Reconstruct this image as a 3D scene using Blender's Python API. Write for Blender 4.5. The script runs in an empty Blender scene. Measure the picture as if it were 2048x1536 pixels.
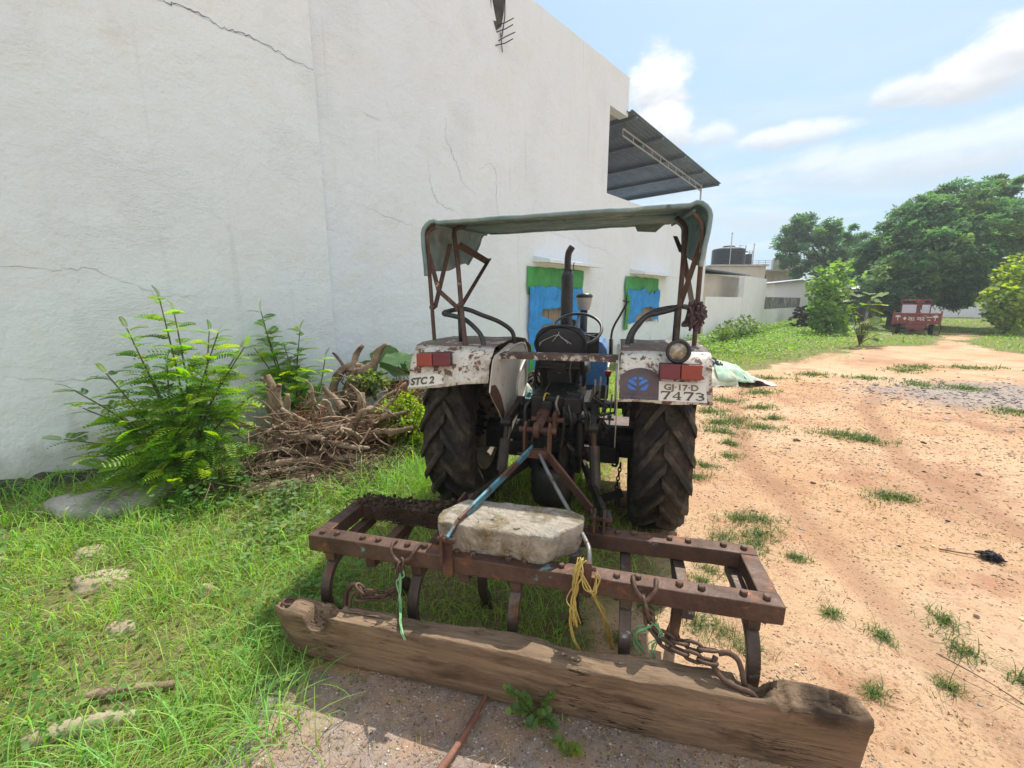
EXPO = 0.19; HAZE = .0018
import bpy, bmesh, math, random
import numpy as np
from mathutils import Vector, Matrix, noise
random.seed(7)
rng = np.random.default_rng(7)
R = math.radians
scene = bpy.context.scene
COL = scene.collection
sin, cos, pi = math.sin, math.cos, math.pi

# ------------------------------------------------------------------ objects
def tag(o, label=None, cat=None, group=None, kind=None):
    if label: o['label'] = label
    if cat: o['category'] = cat
    if group: o['group'] = group
    if kind: o['kind'] = kind
    return o

def empty(name, loc=(0, 0, 0), rz=0.0, parent=None):
    o = bpy.data.objects.new(name, None)
    o.location = loc
    o.rotation_euler = (0, 0, rz)
    o.empty_display_size = 0.1
    COL.objects.link(o)
    if parent: o.parent = parent
    return o

def link_mesh(name, me, mat=None, parent=None, smooth=False, bevel=0.0):
    o = bpy.data.objects.new(name, me)
    COL.objects.link(o)
    if mat is not None and not me.materials: me.materials.append(mat)
    if parent: o.parent = parent
    if smooth:
        me.polygons.foreach_set('use_smooth', [True] * len(me.polygons))
        me.update()
    if bevel > 0:
        b = o.modifiers.new('bevel', 'BEVEL')
        b.width = bevel; b.segments = 2; b.limit_method = 'ANGLE'; b.angle_limit = R(35)
    return o

def copy_tree(o, parent=None):
    c = o.copy(); COL.objects.link(c)
    c.parent = parent
    for ch in list(o.children): copy_tree(ch, c)
    return c

class MB:
    def __init__(s): s.v = []; s.f = []
    def add(s, vs, fs):
        b = len(s.v)
        s.v.extend([tuple(p) for p in vs]); s.f.extend([tuple(i + b for i in f) for f in fs])
        return s
    def box(s, c, d, rot=None):
        x, y, z = d[0] / 2, d[1] / 2, d[2] / 2
        vs = [Vector((a, b, e)) for a in (-x, x) for b in (-y, y) for e in (-z, z)]
        if rot is not None: vs = [rot @ v for v in vs]
        c = Vector(c)
        return s.add([v + c for v in vs], [(0, 1, 3, 2), (4, 6, 7, 5), (0, 4, 5, 1), (2, 3, 7, 6), (0, 2, 6, 4), (1, 5, 7, 3)])
    def bb(s, x0, x1, y0, y1, z0, z1):
        return s.box(((x0 + x1) / 2, (y0 + y1) / 2, (z0 + z1) / 2), (abs(x1 - x0), abs(y1 - y0), abs(z1 - z0)))
    def beam(s, p0, p1, w, h, up=(0, 0, 1)):
        p0, p1 = Vector(p0), Vector(p1)
        d = p1 - p0; L = d.length; d.normalize()
        sd = d.cross(Vector(up))
        if sd.length < 1e-5: sd = d.cross(Vector((1, 0, 0)))
        sd.normalize(); u = sd.cross(d)
        m = Matrix((sd, d, u)).transposed()
        return s.box((p0 + p1) / 2, (w, L, h), m)
    def tube(s, pts, r, n=8, caps=True, closed=False, jit=0.0):
        pts = [Vector(p) for p in pts]; N = len(pts)
        rs = r if isinstance(r, (list, tuple)) else [r] * N
        vs = []; fs = []; prev = None
        for i, p in enumerate(pts):
            if closed: t = pts[(i + 1) % N] - pts[i - 1]
            else: t = pts[min(i + 1, N - 1)] - pts[max(i - 1, 0)]
            if t.length < 1e-9: t = Vector((0, 0, 1))
            t.normalize()
            if prev is None:
                a = Vector((0, 0, 1)) if abs(t.z) < .9 else Vector((1, 0, 0))
                u = t.cross(a).normalized()
            else:
                u = prev - t * prev.dot(t)
                u = u.normalized() if u.length > 1e-6 else t.orthogonal().normalized()
            prev = u; w = t.cross(u)
            for k in range(n):
                a = 2 * pi * k / n
                q = rs[i] * (1 + (random.uniform(-jit, jit) if jit else 0))
                vs.append(p + u * (cos(a) * q) + w * (sin(a) * q))
        M = N if closed else N - 1
        for i in range(M):
            j = (i + 1) % N
            for k in range(n):
                l = (k + 1) % n
                fs.append((i * n + k, i * n + l, j * n + l, j * n + k))
        if caps and not closed:
            fs.append(tuple(range(n))[::-1]); fs.append(tuple((N - 1) * n + k for k in range(n)))
        return s.add(vs, fs)
    def cyl(s, p0, p1, r, n=16, r1=None):
        return s.tube([p0, p1], [r, r if r1 is None else r1], n)
    def lathe(s, prof, n=32, M=None, closed_prof=False):
        # prof: list (radius, axial) ; axis = local Z
        M = M or Matrix.Identity(4); k = len(prof); vs = []; fs = []
        for i in range(n):
            a = 2 * pi * i / n
            for (r, z) in prof: vs.append(M @ Vector((r * cos(a), r * sin(a), z)))
        for i in range(n):
            j = (i + 1) % n
            for m in range(k if closed_prof else k - 1):
                q = (m + 1) % k
                fs.append((i * k + m, j * k + m, j * k + q, i * k + q))
        return s.add(vs, fs)
    def extrude(s, poly, vec):
        n = len(poly); vec = Vector(vec); p = [Vector(a) for a in poly]
        vs = p + [a + vec for a in p]
        fs = [tuple(range(n))[::-1], tuple(range(n, 2 * n))] + [(i, (i + 1) % n, (i + 1) % n + n, i + n) for i in range(n)]
        return s.add(vs, fs)
    def grid(s, fn, nu, nv):
        vs = [fn(i / nu, j / nv) for i in range(nu + 1) for j in range(nv + 1)]
        fs = [(i * (nv + 1) + j, (i + 1) * (nv + 1) + j, (i + 1) * (nv + 1) + j + 1, i * (nv + 1) + j + 1) for i in range(nu) for j in range(nv)]
        return s.add(vs, fs)
    def poly(s, pts): return s.add(pts, [tuple(range(len(pts)))])
    def noise(s, amp, sc, seed=0.0):
        o = Vector((seed, seed * 1.7, -seed))
        s.v = [tuple(Vector(p) + noise.noise_vector(Vector(p) * sc + o) * amp) for p in s.v]
        return s
    def mesh(s, name):
        me = bpy.data.meshes.new(name); me.from_pydata(s.v, [], s.f); me.update()
        bm = bmesh.new(); bm.from_mesh(me)
        bmesh.ops.recalc_face_normals(bm, faces=bm.faces[:]); bm.to_mesh(me); bm.free()
        return me
    def build(s, name, mat=None, parent=None, smooth=False, bevel=0.0, solid=0.0, sub=0):
        o = link_mesh(name, s.mesh(name), mat, parent, smooth, bevel)
        if sub:
            m = o.modifiers.new('sub', 'SUBSURF'); m.levels = m.render_levels = sub
        if solid:
            m = o.modifiers.new('solid', 'SOLIDIFY'); m.thickness = solid; m.offset = 0
        return o

def spline(pts, n=6):
    # Catmull-Rom through pts
    P = [Vector(p) for p in pts]; out = []
    for i in range(len(P) - 1):
        a, b, c, d = P[max(i - 1, 0)], P[i], P[i + 1], P[min(i + 2, len(P) - 1)]
        for k in range(n):
            t = k / n
            out.append(0.5 * ((2 * b) + (c - a) * t + (2 * a - 5 * b + 4 * c - d) * t * t + (3 * b - a - 3 * c + d) * t ** 3))
    out.append(P[-1]); return out

def np_mesh(name, V, Q, C=None, mat=None, parent=None, smooth=False):
    V = np.asarray(V, dtype=np.float32).reshape(-1, 3); Q = np.asarray(Q, dtype=np.int32)
    k = Q.shape[1]; me = bpy.data.meshes.new(name)
    me.vertices.add(len(V)); me.vertices.foreach_set('co', V.ravel())
    me.loops.add(Q.size); me.loops.foreach_set('vertex_index', Q.ravel())
    me.polygons.add(len(Q)); me.polygons.foreach_set('loop_start', np.arange(0, Q.size, k, dtype=np.int32))
    me.polygons.foreach_set('loop_total', np.full(len(Q), k, dtype=np.int32))
    if smooth: me.polygons.foreach_set('use_smooth', np.ones(len(Q), dtype=bool))
    me.update(calc_edges=True); me.validate()
    if C is not None:
        C = np.asarray(C, dtype=np.float32)
        a = me.color_attributes.new('tint', 'FLOAT_COLOR', 'POINT')
        a.data.foreach_set('color', np.concatenate([C, np.ones((len(C), 1), np.float32)], 1).ravel())
    return link_mesh(name, me, mat, parent)

def scatter(TV, TF, T, Rm, S, col=None):
    # template verts (k,3), quads (m,4); transforms -> merged arrays
    TV = np.asarray(TV, float); TF = np.asarray(TF); n = len(T); k = len(TV)
    S = np.asarray(S, float)
    if S.ndim == 1: S = S[:, None]
    V = np.einsum('nij,nkj->nki', Rm, TV[None] * S[:, None, :]) + np.asarray(T)[:, None, :]
    F = (TF[None] + (np.arange(n) * k)[:, None, None]).reshape(-1, TF.shape[1])
    C = None if col is None else np.repeat(np.asarray(col), k, 0)
    return V.reshape(-1, 3), F, C

def frames(d, up=None):
    # rotation matrices with local y along d, local z near up
    d = np.asarray(d, float); d = d / np.linalg.norm(d, axis=1, keepdims=True)
    if up is None: up = np.tile([0, 0, 1.0], (len(d), 1))
    x = np.cross(d, up); ln = np.linalg.norm(x, axis=1, keepdims=True)
    x = np.where(ln > 1e-4, x / np.maximum(ln, 1e-4), [[1.0, 0, 0]])
    z = np.cross(x, d)
    return np.stack([x, d, z], axis=2)

def rand_dirs(n):
    v = rng.normal(size=(n, 3)); return v / np.linalg.norm(v, axis=1, keepdims=True)

# ------------------------------------------------------------------ materials
MATS = {}
def new_mat(name):
    m = bpy.data.materials.new(name); m.use_nodes = True; nt = m.node_tree
    nt.nodes.clear(); MATS[name] = m
    out = nt.nodes.new('ShaderNodeOutputMaterial')
    return m, nt, out
def N(nt, t, **kw):
    n = nt.nodes.new(t)
    for k, v in kw.items():
        if k.startswith('i_'):
            key = k[2:].replace('_', ' ')
            n.inputs[key].default_value = v
        else: setattr(n, k, v)
    return n
def L(nt, a, b): nt.links.new(a, b)
def c4(c): return (c[0], c[1], c[2], 1.0)
def ramp(nt, fac, stops, interp='LINEAR'):
    r = nt.nodes.new('ShaderNodeValToRGB'); r.color_ramp.interpolation = interp
    e = r.color_ramp.elements
    e[0].position = stops[0][0]; e[0].color = c4(stops[0][1])
    e[1].position = stops[-1][0]; e[1].color = c4(stops[-1][1])
    for p, c in stops[1:-1]:
        q = e.new(p); q.color = c4(c)
    L(nt, fac, r.inputs[0]); return r.outputs[0]
def step(nt, fac, t, soft):
    m = N(nt, 'ShaderNodeMapRange'); m.interpolation_type = 'SMOOTHSTEP'
    m.inputs[1].default_value = t - soft; m.inputs[2].default_value = t + soft
    L(nt, fac, m.inputs[0]); return m.outputs[0]
def mixc(nt, fac, a, b, mode='MIX'):
    m = nt.nodes.new('ShaderNodeMix'); m.data_type = 'RGBA'; m.blend_type = mode
    if isinstance(fac, (int, float)): m.inputs[0].default_value = fac
    else: L(nt, fac, m.inputs[0])
    for s, v in ((6, a), (7, b)):
        if isinstance(v, tuple): m.inputs[s].default_value = c4(v)
        else: L(nt, v, m.inputs[s])
    return m.outputs[2]
def mth(nt, op, a, b=0.0, c=None):
    m = N(nt, 'ShaderNodeMath', operation=op)
    for i, v in enumerate((a, b, c)):
        if v is None: continue
        if isinstance(v, (int, float)): m.inputs[i].default_value = v
        else: L(nt, v, m.inputs[i])
    return m.outputs[0]
def coords(nt, stretch=(1, 1, 1), kind='Object', rand=True, off=(0, 0, 0)):
    tc = N(nt, 'ShaderNodeTexCoord'); mp = N(nt, 'ShaderNodeMapping')
    mp.inputs['Scale'].default_value = stretch; mp.inputs['Location'].default_value = off
    L(nt, tc.outputs[kind], mp.inputs[0])
    if rand:
        oi = N(nt, 'ShaderNodeObjectInfo'); a = N(nt, 'ShaderNodeVectorMath', operation='ADD')
        sc = mth(nt, 'MULTIPLY', oi.outputs['Random'], 37.0)
        L(nt, mp.outputs[0], a.inputs[0]); L(nt, sc, a.inputs[1]); return a.outputs[0]
    return mp.outputs[0]
def nz(nt, vec, scale, detail=6, rough=.6, dist=0.0):
    n = N(nt, 'ShaderNodeTexNoise'); n.inputs['Scale'].default_value = scale
    n.inputs['Detail'].default_value = detail; n.inputs['Roughness'].default_value = rough
    n.inputs['Distortion'].default_value = dist
    L(nt, vec, n.inputs['Vector']); return n.outputs['Fac']

def wmat(name, stops, scale=4, rough=.75, metal=0.0, bump=.25, bscale=60, bdist=.01, overs=(), stretch=(1, 1, 1), rvar=.15, rand=True, spec=.5, coat=0.0):
    """weathered surface: noise-blended base colours, flakes/stains with a shape of their own, bump"""
    m, nt, out = new_mat(name)
    v = coords(nt, stretch, rand=rand)
    f = nz(nt, v, scale, 8, .65)
    col = ramp(nt, f, stops)
    h = nz(nt, v, bscale, 6, .65)
    rv = None
    for ov in overs:
        c, t, sc, soft = ov[:4]
        vv = coords(nt, ov[4], rand=rand) if len(ov) > 4 else v
        g = nz(nt, vv, sc, 9, .7, .3)
        k = step(nt, g, t, soft)
        cc = ramp(nt, nz(nt, v, sc * 5, 4), [(.3, tuple(x * .6 for x in c)), (.7, tuple(min(1, x * 1.35) for x in c))])
        col = mixc(nt, k, col, cc)
        h = mth(nt, 'ADD', h, mth(nt, 'MULTIPLY', k, .35))
    b = N(nt, 'ShaderNodeBsdfPrincipled')
    L(nt, col, b.inputs['Base Color'])
    b.inputs['Metallic'].default_value = metal
    b.inputs['Specular IOR Level'].default_value = spec
    b.inputs['Coat Weight'].default_value = coat
    rr = N(nt, 'ShaderNodeMapRange'); rr.inputs[1].default_value = .3; rr.inputs[2].default_value = .7
    rr.inputs[3].default_value = max(0, rough - rvar); rr.inputs[4].default_value = min(1, rough + rvar)
    L(nt, nz(nt, v, scale * 3, 5), rr.inputs[0]); L(nt, rr.outputs[0], b.inputs['Roughness'])
    bp = N(nt, 'ShaderNodeBump'); bp.inputs['Strength'].default_value = bump; bp.inputs['Distance'].default_value = bdist
    L(nt, h, bp.inputs['Height']); L(nt, bp.outputs[0], b.inputs['Normal'])
    L(nt, b.outputs[0], out.inputs[0]); return m

def leafmat(name, trans=.45, tcol=(1.0, 1.0, .5), rough=.5, base=None):
    m, nt, out = new_mat(name)
    if base is None:
        a = N(nt, 'ShaderNodeVertexColor'); a.layer_name = 'tint'; col = a.outputs[0]
    else:
        col = ramp(nt, nz(nt, coords(nt), 6, 4), [(.3, tuple(x * .7 for x in base)), (.7, tuple(x * 1.3 for x in base))])
    b = N(nt, 'ShaderNodeBsdfPrincipled'); L(nt, col, b.inputs['Base Color']); b.inputs['Roughness'].default_value = rough
    b.inputs['Specular IOR Level'].default_value = .35
    t = N(nt, 'ShaderNodeBsdfTranslucent')
    tc = mixc(nt, 1.0, col, tcol, 'MULTIPLY')
    g = N(nt, 'ShaderNodeHueSaturation'); g.inputs['Value'].default_value = 1.8; g.inputs['Saturation'].default_value = 1.1
    L(nt, tc, g.inputs['Color']); L(nt, g.outputs[0], t.inputs[0])
    mx = N(nt, 'ShaderNodeMixShader'); mx.inputs[0].default_value = trans
    L(nt, b.outputs[0], mx.inputs[1]); L(nt, t.outputs[0], mx.inputs[2]); L(nt, mx.outputs[0], out.inputs[0])
    return m

RUST = (.13, .055, .03)
M_beam = wmat('cultivator_steel', [(.3, (.05, .028, .02)), (.5, (.105, .06, .043)), (.7, (.17, .10, .072))], 5, .6, .35, .35, 70, overs=[((.22, .09, .04), .60, 9, .06), ((.16, .30, .32), .645, 6, .02)])
M_bluebar = wmat('blue_flaked_steel', [(.3, (.07, .035, .025)), (.6, (.14, .075, .05))], 6, .65, .25, .35, 80, overs=[((.10, .25, .32), .47, 5, .03), ((.15, .06, .035), .64, 15, .03)])
M_rustbar = wmat('brown_rust_steel', [(.3, (.05, .025, .02)), (.55, (.115, .055, .036)), (.75, (.19, .085, .045))], 7, .75, .2, .4, 90)
M_oldsteel = wmat('worn_dark_steel', [(.3, (.02, .018, .016)), (.55, (.05, .043, .037)), (.8, (.11, .085, .065))], 6, .55, .5, .3, 70, overs=[((.14, .07, .04), .62, 8, .05)])
M_tine = wmat('tine_steel', [(.3, (.06, .045, .038)), (.6, (.14, .105, .085)), (.8, (.2, .15, .12))], 6, .5, .55, .3, 60, overs=[((.42, .46, .46), .63, 6, .03), ((.14, .06, .03), .6, 8, .04)])
M_black = wmat('greasy_black_iron', [(.3, (.008, .008, .009)), (.6, (.02, .019, .018)), (.85, (.05, .043, .036))], 7, .5, .2, .35, 60, overs=[((.11, .07, .045), .66, 10, .05)])
M_blackpaint = wmat('black_paint', [(.3, (.012, .013, .015)), (.7, (.03, .031, .034))], 6, .38, 0, .12, 80, overs=[((.12, .055, .03), .7, 14, .02)])
M_rail = wmat('worn_grey_black_paint', [(.3, (.02, .022, .024)), (.7, (.055, .055, .056))], 8, .4, .2, .15, 80, overs=[((.12, .06, .035), .66, 14, .03)])
M_fender = wmat('old_white_paint', [(.3, (.52, .49, .42)), (.5, (.66, .63, .56)), (.7, (.72, .70, .64))], 4, .55, 0, .25, 40, overs=[((.25, .20, .15), .58, 3.2, .12), ((.15, .07, .04), .555, 20, .025), ((.11, .05, .032), .615, 6, .02), ((.20, .09, .05), .60, 38, .02)])
M_fenderin = wmat('old_white_paint_inner', [(.3, (.50, .47, .40)), (.5, (.62, .59, .52)), (.7, (.70, .67, .60))], 4, .55, 0, .2, 40, overs=[((.25, .21, .16), .62, 3.0, .10), ((.13, .06, .035), .66, 9, .02)])
M_fendertop = wmat('rusted_brown_paint', [(.3, (.10, .075, .065)), (.6, (.18, .13, .11)), (.8, (.30, .24, .2))], 6, .7, 0, .3, 60, overs=[((.55, .52, .46), .60, 9, .02)])
M_maroon = wmat('faded_maroon_primer', [(.3, (.075, .055, .06)), (.7, (.13, .095, .095))], 6, .75, 0, .2, 60, overs=[((.55, .52, .46), .68, 18, .012)])
M_plate = wmat('plate_white', [(.3, (.60, .58, .52)), (.7, (.74, .72, .66))], 5, .6, 0, .1, 60, overs=[((.2, .1, .06), .70, 20, .02)])
M_ink = wmat('faded_black_lettering', [(.3, (.05, .045, .035)), (.6, (.11, .09, .06)), (.8, (.30, .26, .18))], 30, .7, 0, .0)
M_inkochre = wmat('faded_ochre_lettering', [(.3, (.12, .09, .04)), (.7, (.26, .2, .10))], 30, .7, 0, .0)
M_faint = wmat('faint_blue_lettering', [(.3, (.10, .085, .10)), (.6, (.20, .21, .30)), (.8, (.42, .43, .48))], 60, .7, 0, .0)
M_logo = wmat('emblem_blue', [(.3, (.03, .12, .42)), (.7, (.06, .21, .58))], 12, .5, 0, .0)
M_bonnet = wmat('blue_tractor_paint', [(.3, (.05, .17, .42)), (.7, (.10, .27, .58))], 4, .3, 0, .08, 40, overs=[((.3, .3, .3), .68, 6, .05)], coat=.3)
M_rubber = wmat('dusty_tyre_rubber', [(.3, (.018, .0175, .017)), (.55, (.034, .032, .030)), (.8, (.078, .068, .056))], 7, .85, 0, .3, 70, overs=[((.115, .09, .066), .57, 5, .14)], spec=.2)
M_rim = wmat('dirty_cream_rim', [(.3, (.3, .26, .19)), (.7, (.48, .43, .34))], 5, .6, 0, .2, 40, overs=[((.12, .07, .04), .56, 6, .06)])
M_canvas = wmat('dusty_teal_canvas', [(.3, (.135, .20, .21)), (.55, (.205, .285, .29)), (.8, (.32, .38, .38))], 5, .85, 0, .3, 160, bdist=.003, overs=[((.34, .39, .37), .60, 3, .12), ((.10, .14, .145), .62, 8, .06)], spec=.2)
M_post = wmat('rusty_brown_pipe', [(.3, (.055, .034, .027)), (.6, (.115, .07, .052)), (.8, (.22, .15, .115))], 9, .7, .15, .3, 90, overs=[((.55, .45, .38), .66, 8, .03)])
M_vinyl = wmat('black_seat_vinyl', [(.3, (.008, .009, .012)), (.7, (.022, .024, .03))], 10, .5, 0, .3, 50)
M_stitch = wmat('white_thread', [(.3, (.5, .5, .46)), (.7, (.65, .64, .6))], 10, .8)
M_wood = None
def wood_mat(name, light, dark, deep):
    m, nt, out = new_mat(name)
    v = coords(nt, (1.2, 9, 9), rand=False); v2 = coords(nt, (3, 26, 26), rand=False); v3 = coords(nt, rand=False)
    f = nz(nt, v, 2.2, 9, .65, .6)
    col = ramp(nt, f, [(.28, dark), (.5, tuple((a + b) / 2 for a, b in zip(light, dark))), (.72, light)])
    g = nz(nt, v2, 3.0, 8, .7, .4)
    k = step(nt, g, .385, .05)
    col = mixc(nt, k, mixc(nt, .55, col, dark), col)
    crack = nz(nt, coords(nt, (.9, 14, 14), rand=False, off=(3, 1, 2)), 2.6, 5, .55, .8)
    ck = step(nt, mth(nt, 'ABSOLUTE', mth(nt, 'SUBTRACT', crack, .5)), .006, .005)
    gate = step(nt, nz(nt, v3, 3.1, 3), .56, .04)
    ck2 = mth(nt, 'MAXIMUM', ck, mth(nt, 'SUBTRACT', 1.0, gate))
    col = mixc(nt, ck2, deep, col)
    st = step(nt, nz(nt, coords(nt, (1, 2.4, 2.4), rand=False, off=(9, 0, 0)), 3.3, 6), .60, .06)
    col = mixc(nt, mth(nt, 'MULTIPLY', st, .55), col, tuple(x * .55 for x in dark))
    for cc, rr_ in (((1.09, -.09, .31), .085), ((1.15, -.08, .28), .05), ((-.80, -.13, .26), .055), ((.90, -.07, .28), .04)):
        ds = N(nt, 'ShaderNodeVectorMath', operation='DISTANCE'); L(nt, v3, ds.inputs[0]); ds.inputs[1].default_value = cc
        rot = step(nt, mth(nt, 'ADD', mth(nt, 'DIVIDE', ds.outputs['Value'], rr_), mth(nt, 'MULTIPLY', nz(nt, v3, 16, 6, .7), 1.0)), 1.35, .35)
        col = mixc(nt, rot, (.05, .034, .023), col)
    b = N(nt, 'ShaderNodeBsdfPrincipled'); L(nt, col, b.inputs['Base Color']); b.inputs['Roughness'].default_value = .85
    b.inputs['Specular IOR Level'].default_value = .25
    h = mth(nt, 'ADD', mth(nt, 'MULTIPLY', g, .7), mth(nt, 'MULTIPLY', ck2, .7))
    h = mth(nt, 'ADD', h, mth(nt, 'MULTIPLY', nz(nt, v3, 45, 6), .35))
    bp = N(nt, 'ShaderNodeBump'); bp.inputs['Strength'].default_value = .9; bp.inputs['Distance'].default_value = .016
    L(nt, h, bp.inputs['Height']); L(nt, bp.outputs[0], b.inputs['Normal']); L(nt, b.outputs[0], out.inputs[0]); return m
M_wood = wood_mat('weathered_hewn_timber', (.35, .245, .16), (.115, .073, .044), (.02, .013, .009))
M_root = wmat('dead_root_wood', [(.25, (.09, .058, .038)), (.45, (.22, .155, .105)), (.6, (.36, .27, .19)), (.75, (.52, .42, .31))], 5, .9, 0, .6, 40, bdist=.015, overs=[((.10, .055, .035), .6, 6, .05)], stretch=(1, 1, 1), spec=.2)
M_rootpale = wmat('pale_broken_root', [(.25, (.17, .12, .085)), (.5, (.34, .26, .185)), (.75, (.52, .43, .33))], 6, .9, 0, .7, 40, bdist=.012, overs=[((.15, .085, .055), .58, 7, .05)], spec=.15)
M_rootred = wmat('red_root_fibres', [(.3, (.13, .055, .032)), (.7, (.30, .145, .085))], 9, .95, 0, .4, 60, spec=.1)
M_rootsoil = wmat('reddish_dark_soil', [(.3, (.045, .028, .018)), (.5, (.10, .06, .038)), (.7, (.20, .115, .07))], 9, .95, 0, .9, 30, bdist=.03, spec=.1)
M_twig = wmat('dry_twigs', [(.3, (.10, .07, .05)), (.7, (.27, .2, .14))], 8, .95, 0, .3, 60, spec=.1)
M_stone = wmat('pale_weathered_stone', [(.25, (.24, .205, .15)), (.5, (.40, .355, .29)), (.75, (.54, .50, .44))], 7, .95, 0, 1.0, 26, bdist=.02, overs=[((.22, .17, .095), .565, 7, .10), ((.08, .065, .045), .66, 16, .05), ((.55, .53, .49), .62, 4, .06)], spec=.2)
M_rock = wmat('sandy_rock', [(.3, (.30, .24, .16)), (.7, (.48, .40, .29))], 4, .9, 0, .7, 20, bdist=.02, spec=.2)
M_slab = wmat('grey_rubble_slab', [(.3, (.20, .195, .18)), (.5, (.36, .35, .33)), (.7, (.50, .49, .46))], 5, .95, 0, .9, 18, bdist=.03, spec=.15)
M_plinth = wmat('dark_mossy_plinth', [(.3, (.045, .043, .04)), (.6, (.11, .105, .095)), (.8, (.2, .19, .175))], 4, .95, 0, .8, 16, bdist=.03, spec=.15)
M_mud = wmat('dried_mud', [(.3, (.035, .025, .019)), (.7, (.10, .072, .052))], 8, .95, 0, .8, 40, bdist=.015, spec=.1)
M_brick = wmat('dark_brick_stack', [(.3, (.035, .026, .022)), (.7, (.10, .068, .055))], 6, .95, 0, .6, 30, spec=.1)
M_crack = wmat('crack_shadow_gap', [(.3, (.10, .095, .088)), (.7, (.24, .23, .22))], 20, .95, 0, 0, spec=.1)
M_crackp = wmat('hairline_crack', [(.3, (.30, .295, .285)), (.7, (.46, .455, .44))], 20, .95, 0, 0, spec=.1)
M_ropey = wmat('yellow_nylon_rope', [(.3, (.36, .25, .05)), (.7, (.55, .42, .12))], 20, .8, 0, .2, 90)
M_ropeg = wmat('green_plastic_twine', [(.3, (.12, .30, .12)), (.7, (.26, .50, .26))], 20, .6, 0, .2, 90)
M_ropep = wmat('dusty_purple_rag', [(.3, (.045, .028, .032)), (.7, (.125, .08, .085))], 14, .95, 0, .4, 60)
M_teal = wmat('teal_net_cloth', [(.3, (.10, .27, .28)), (.7, (.28, .46, .45))], 14, .9, 0, .4, 60)
M_chain = wmat('rusty_chain', [(.3, (.06, .034, .024)), (.6, (.13, .078, .055)), (.8, (.2, .135, .1))], 12, .65, .4, .3, 90)
M_red = wmat('red_lamp_plastic', [(.3, (.13, .014, .020)), (.7, (.18, .022, .028))], 5, .35, 0, .15, 120, spec=.5)
M_amber = wmat('amber_lamp_plastic', [(.3, (.24, .032, .016)), (.7, (.30, .048, .022))], 5, .35, 0, .15, 120, spec=.5)
M_glass = wmat('lamp_glass', [(.3, (.10, .095, .08)), (.5, (.25, .23, .19)), (.7, (.5, .47, .4))], 26, .12, .5, .2, 60, spec=.6)
M_redknob = wmat('red_knob', [(.3, (.35, .04, .02)), (.7, (.5, .07, .03))], 5, .4)
M_wire = wmat('yellow_wire', [(.3, (.4, .3, .05)), (.7, (.5, .4, .1))], 5, .6)
M_lightsteel = wmat('bare_grey_steel', [(.3, (.16, .15, .15)), (.7, (.33, .32, .31))], 8, .45, .6, .2, 70, overs=[((.13, .07, .04), .62, 10, .04)])
M_bowl = wmat('cloudy_precleaner_bowl', [(.3, (.3, .29, .25)), (.7, (.42, .40, .35))], 6, .4, 0, .1)

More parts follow.
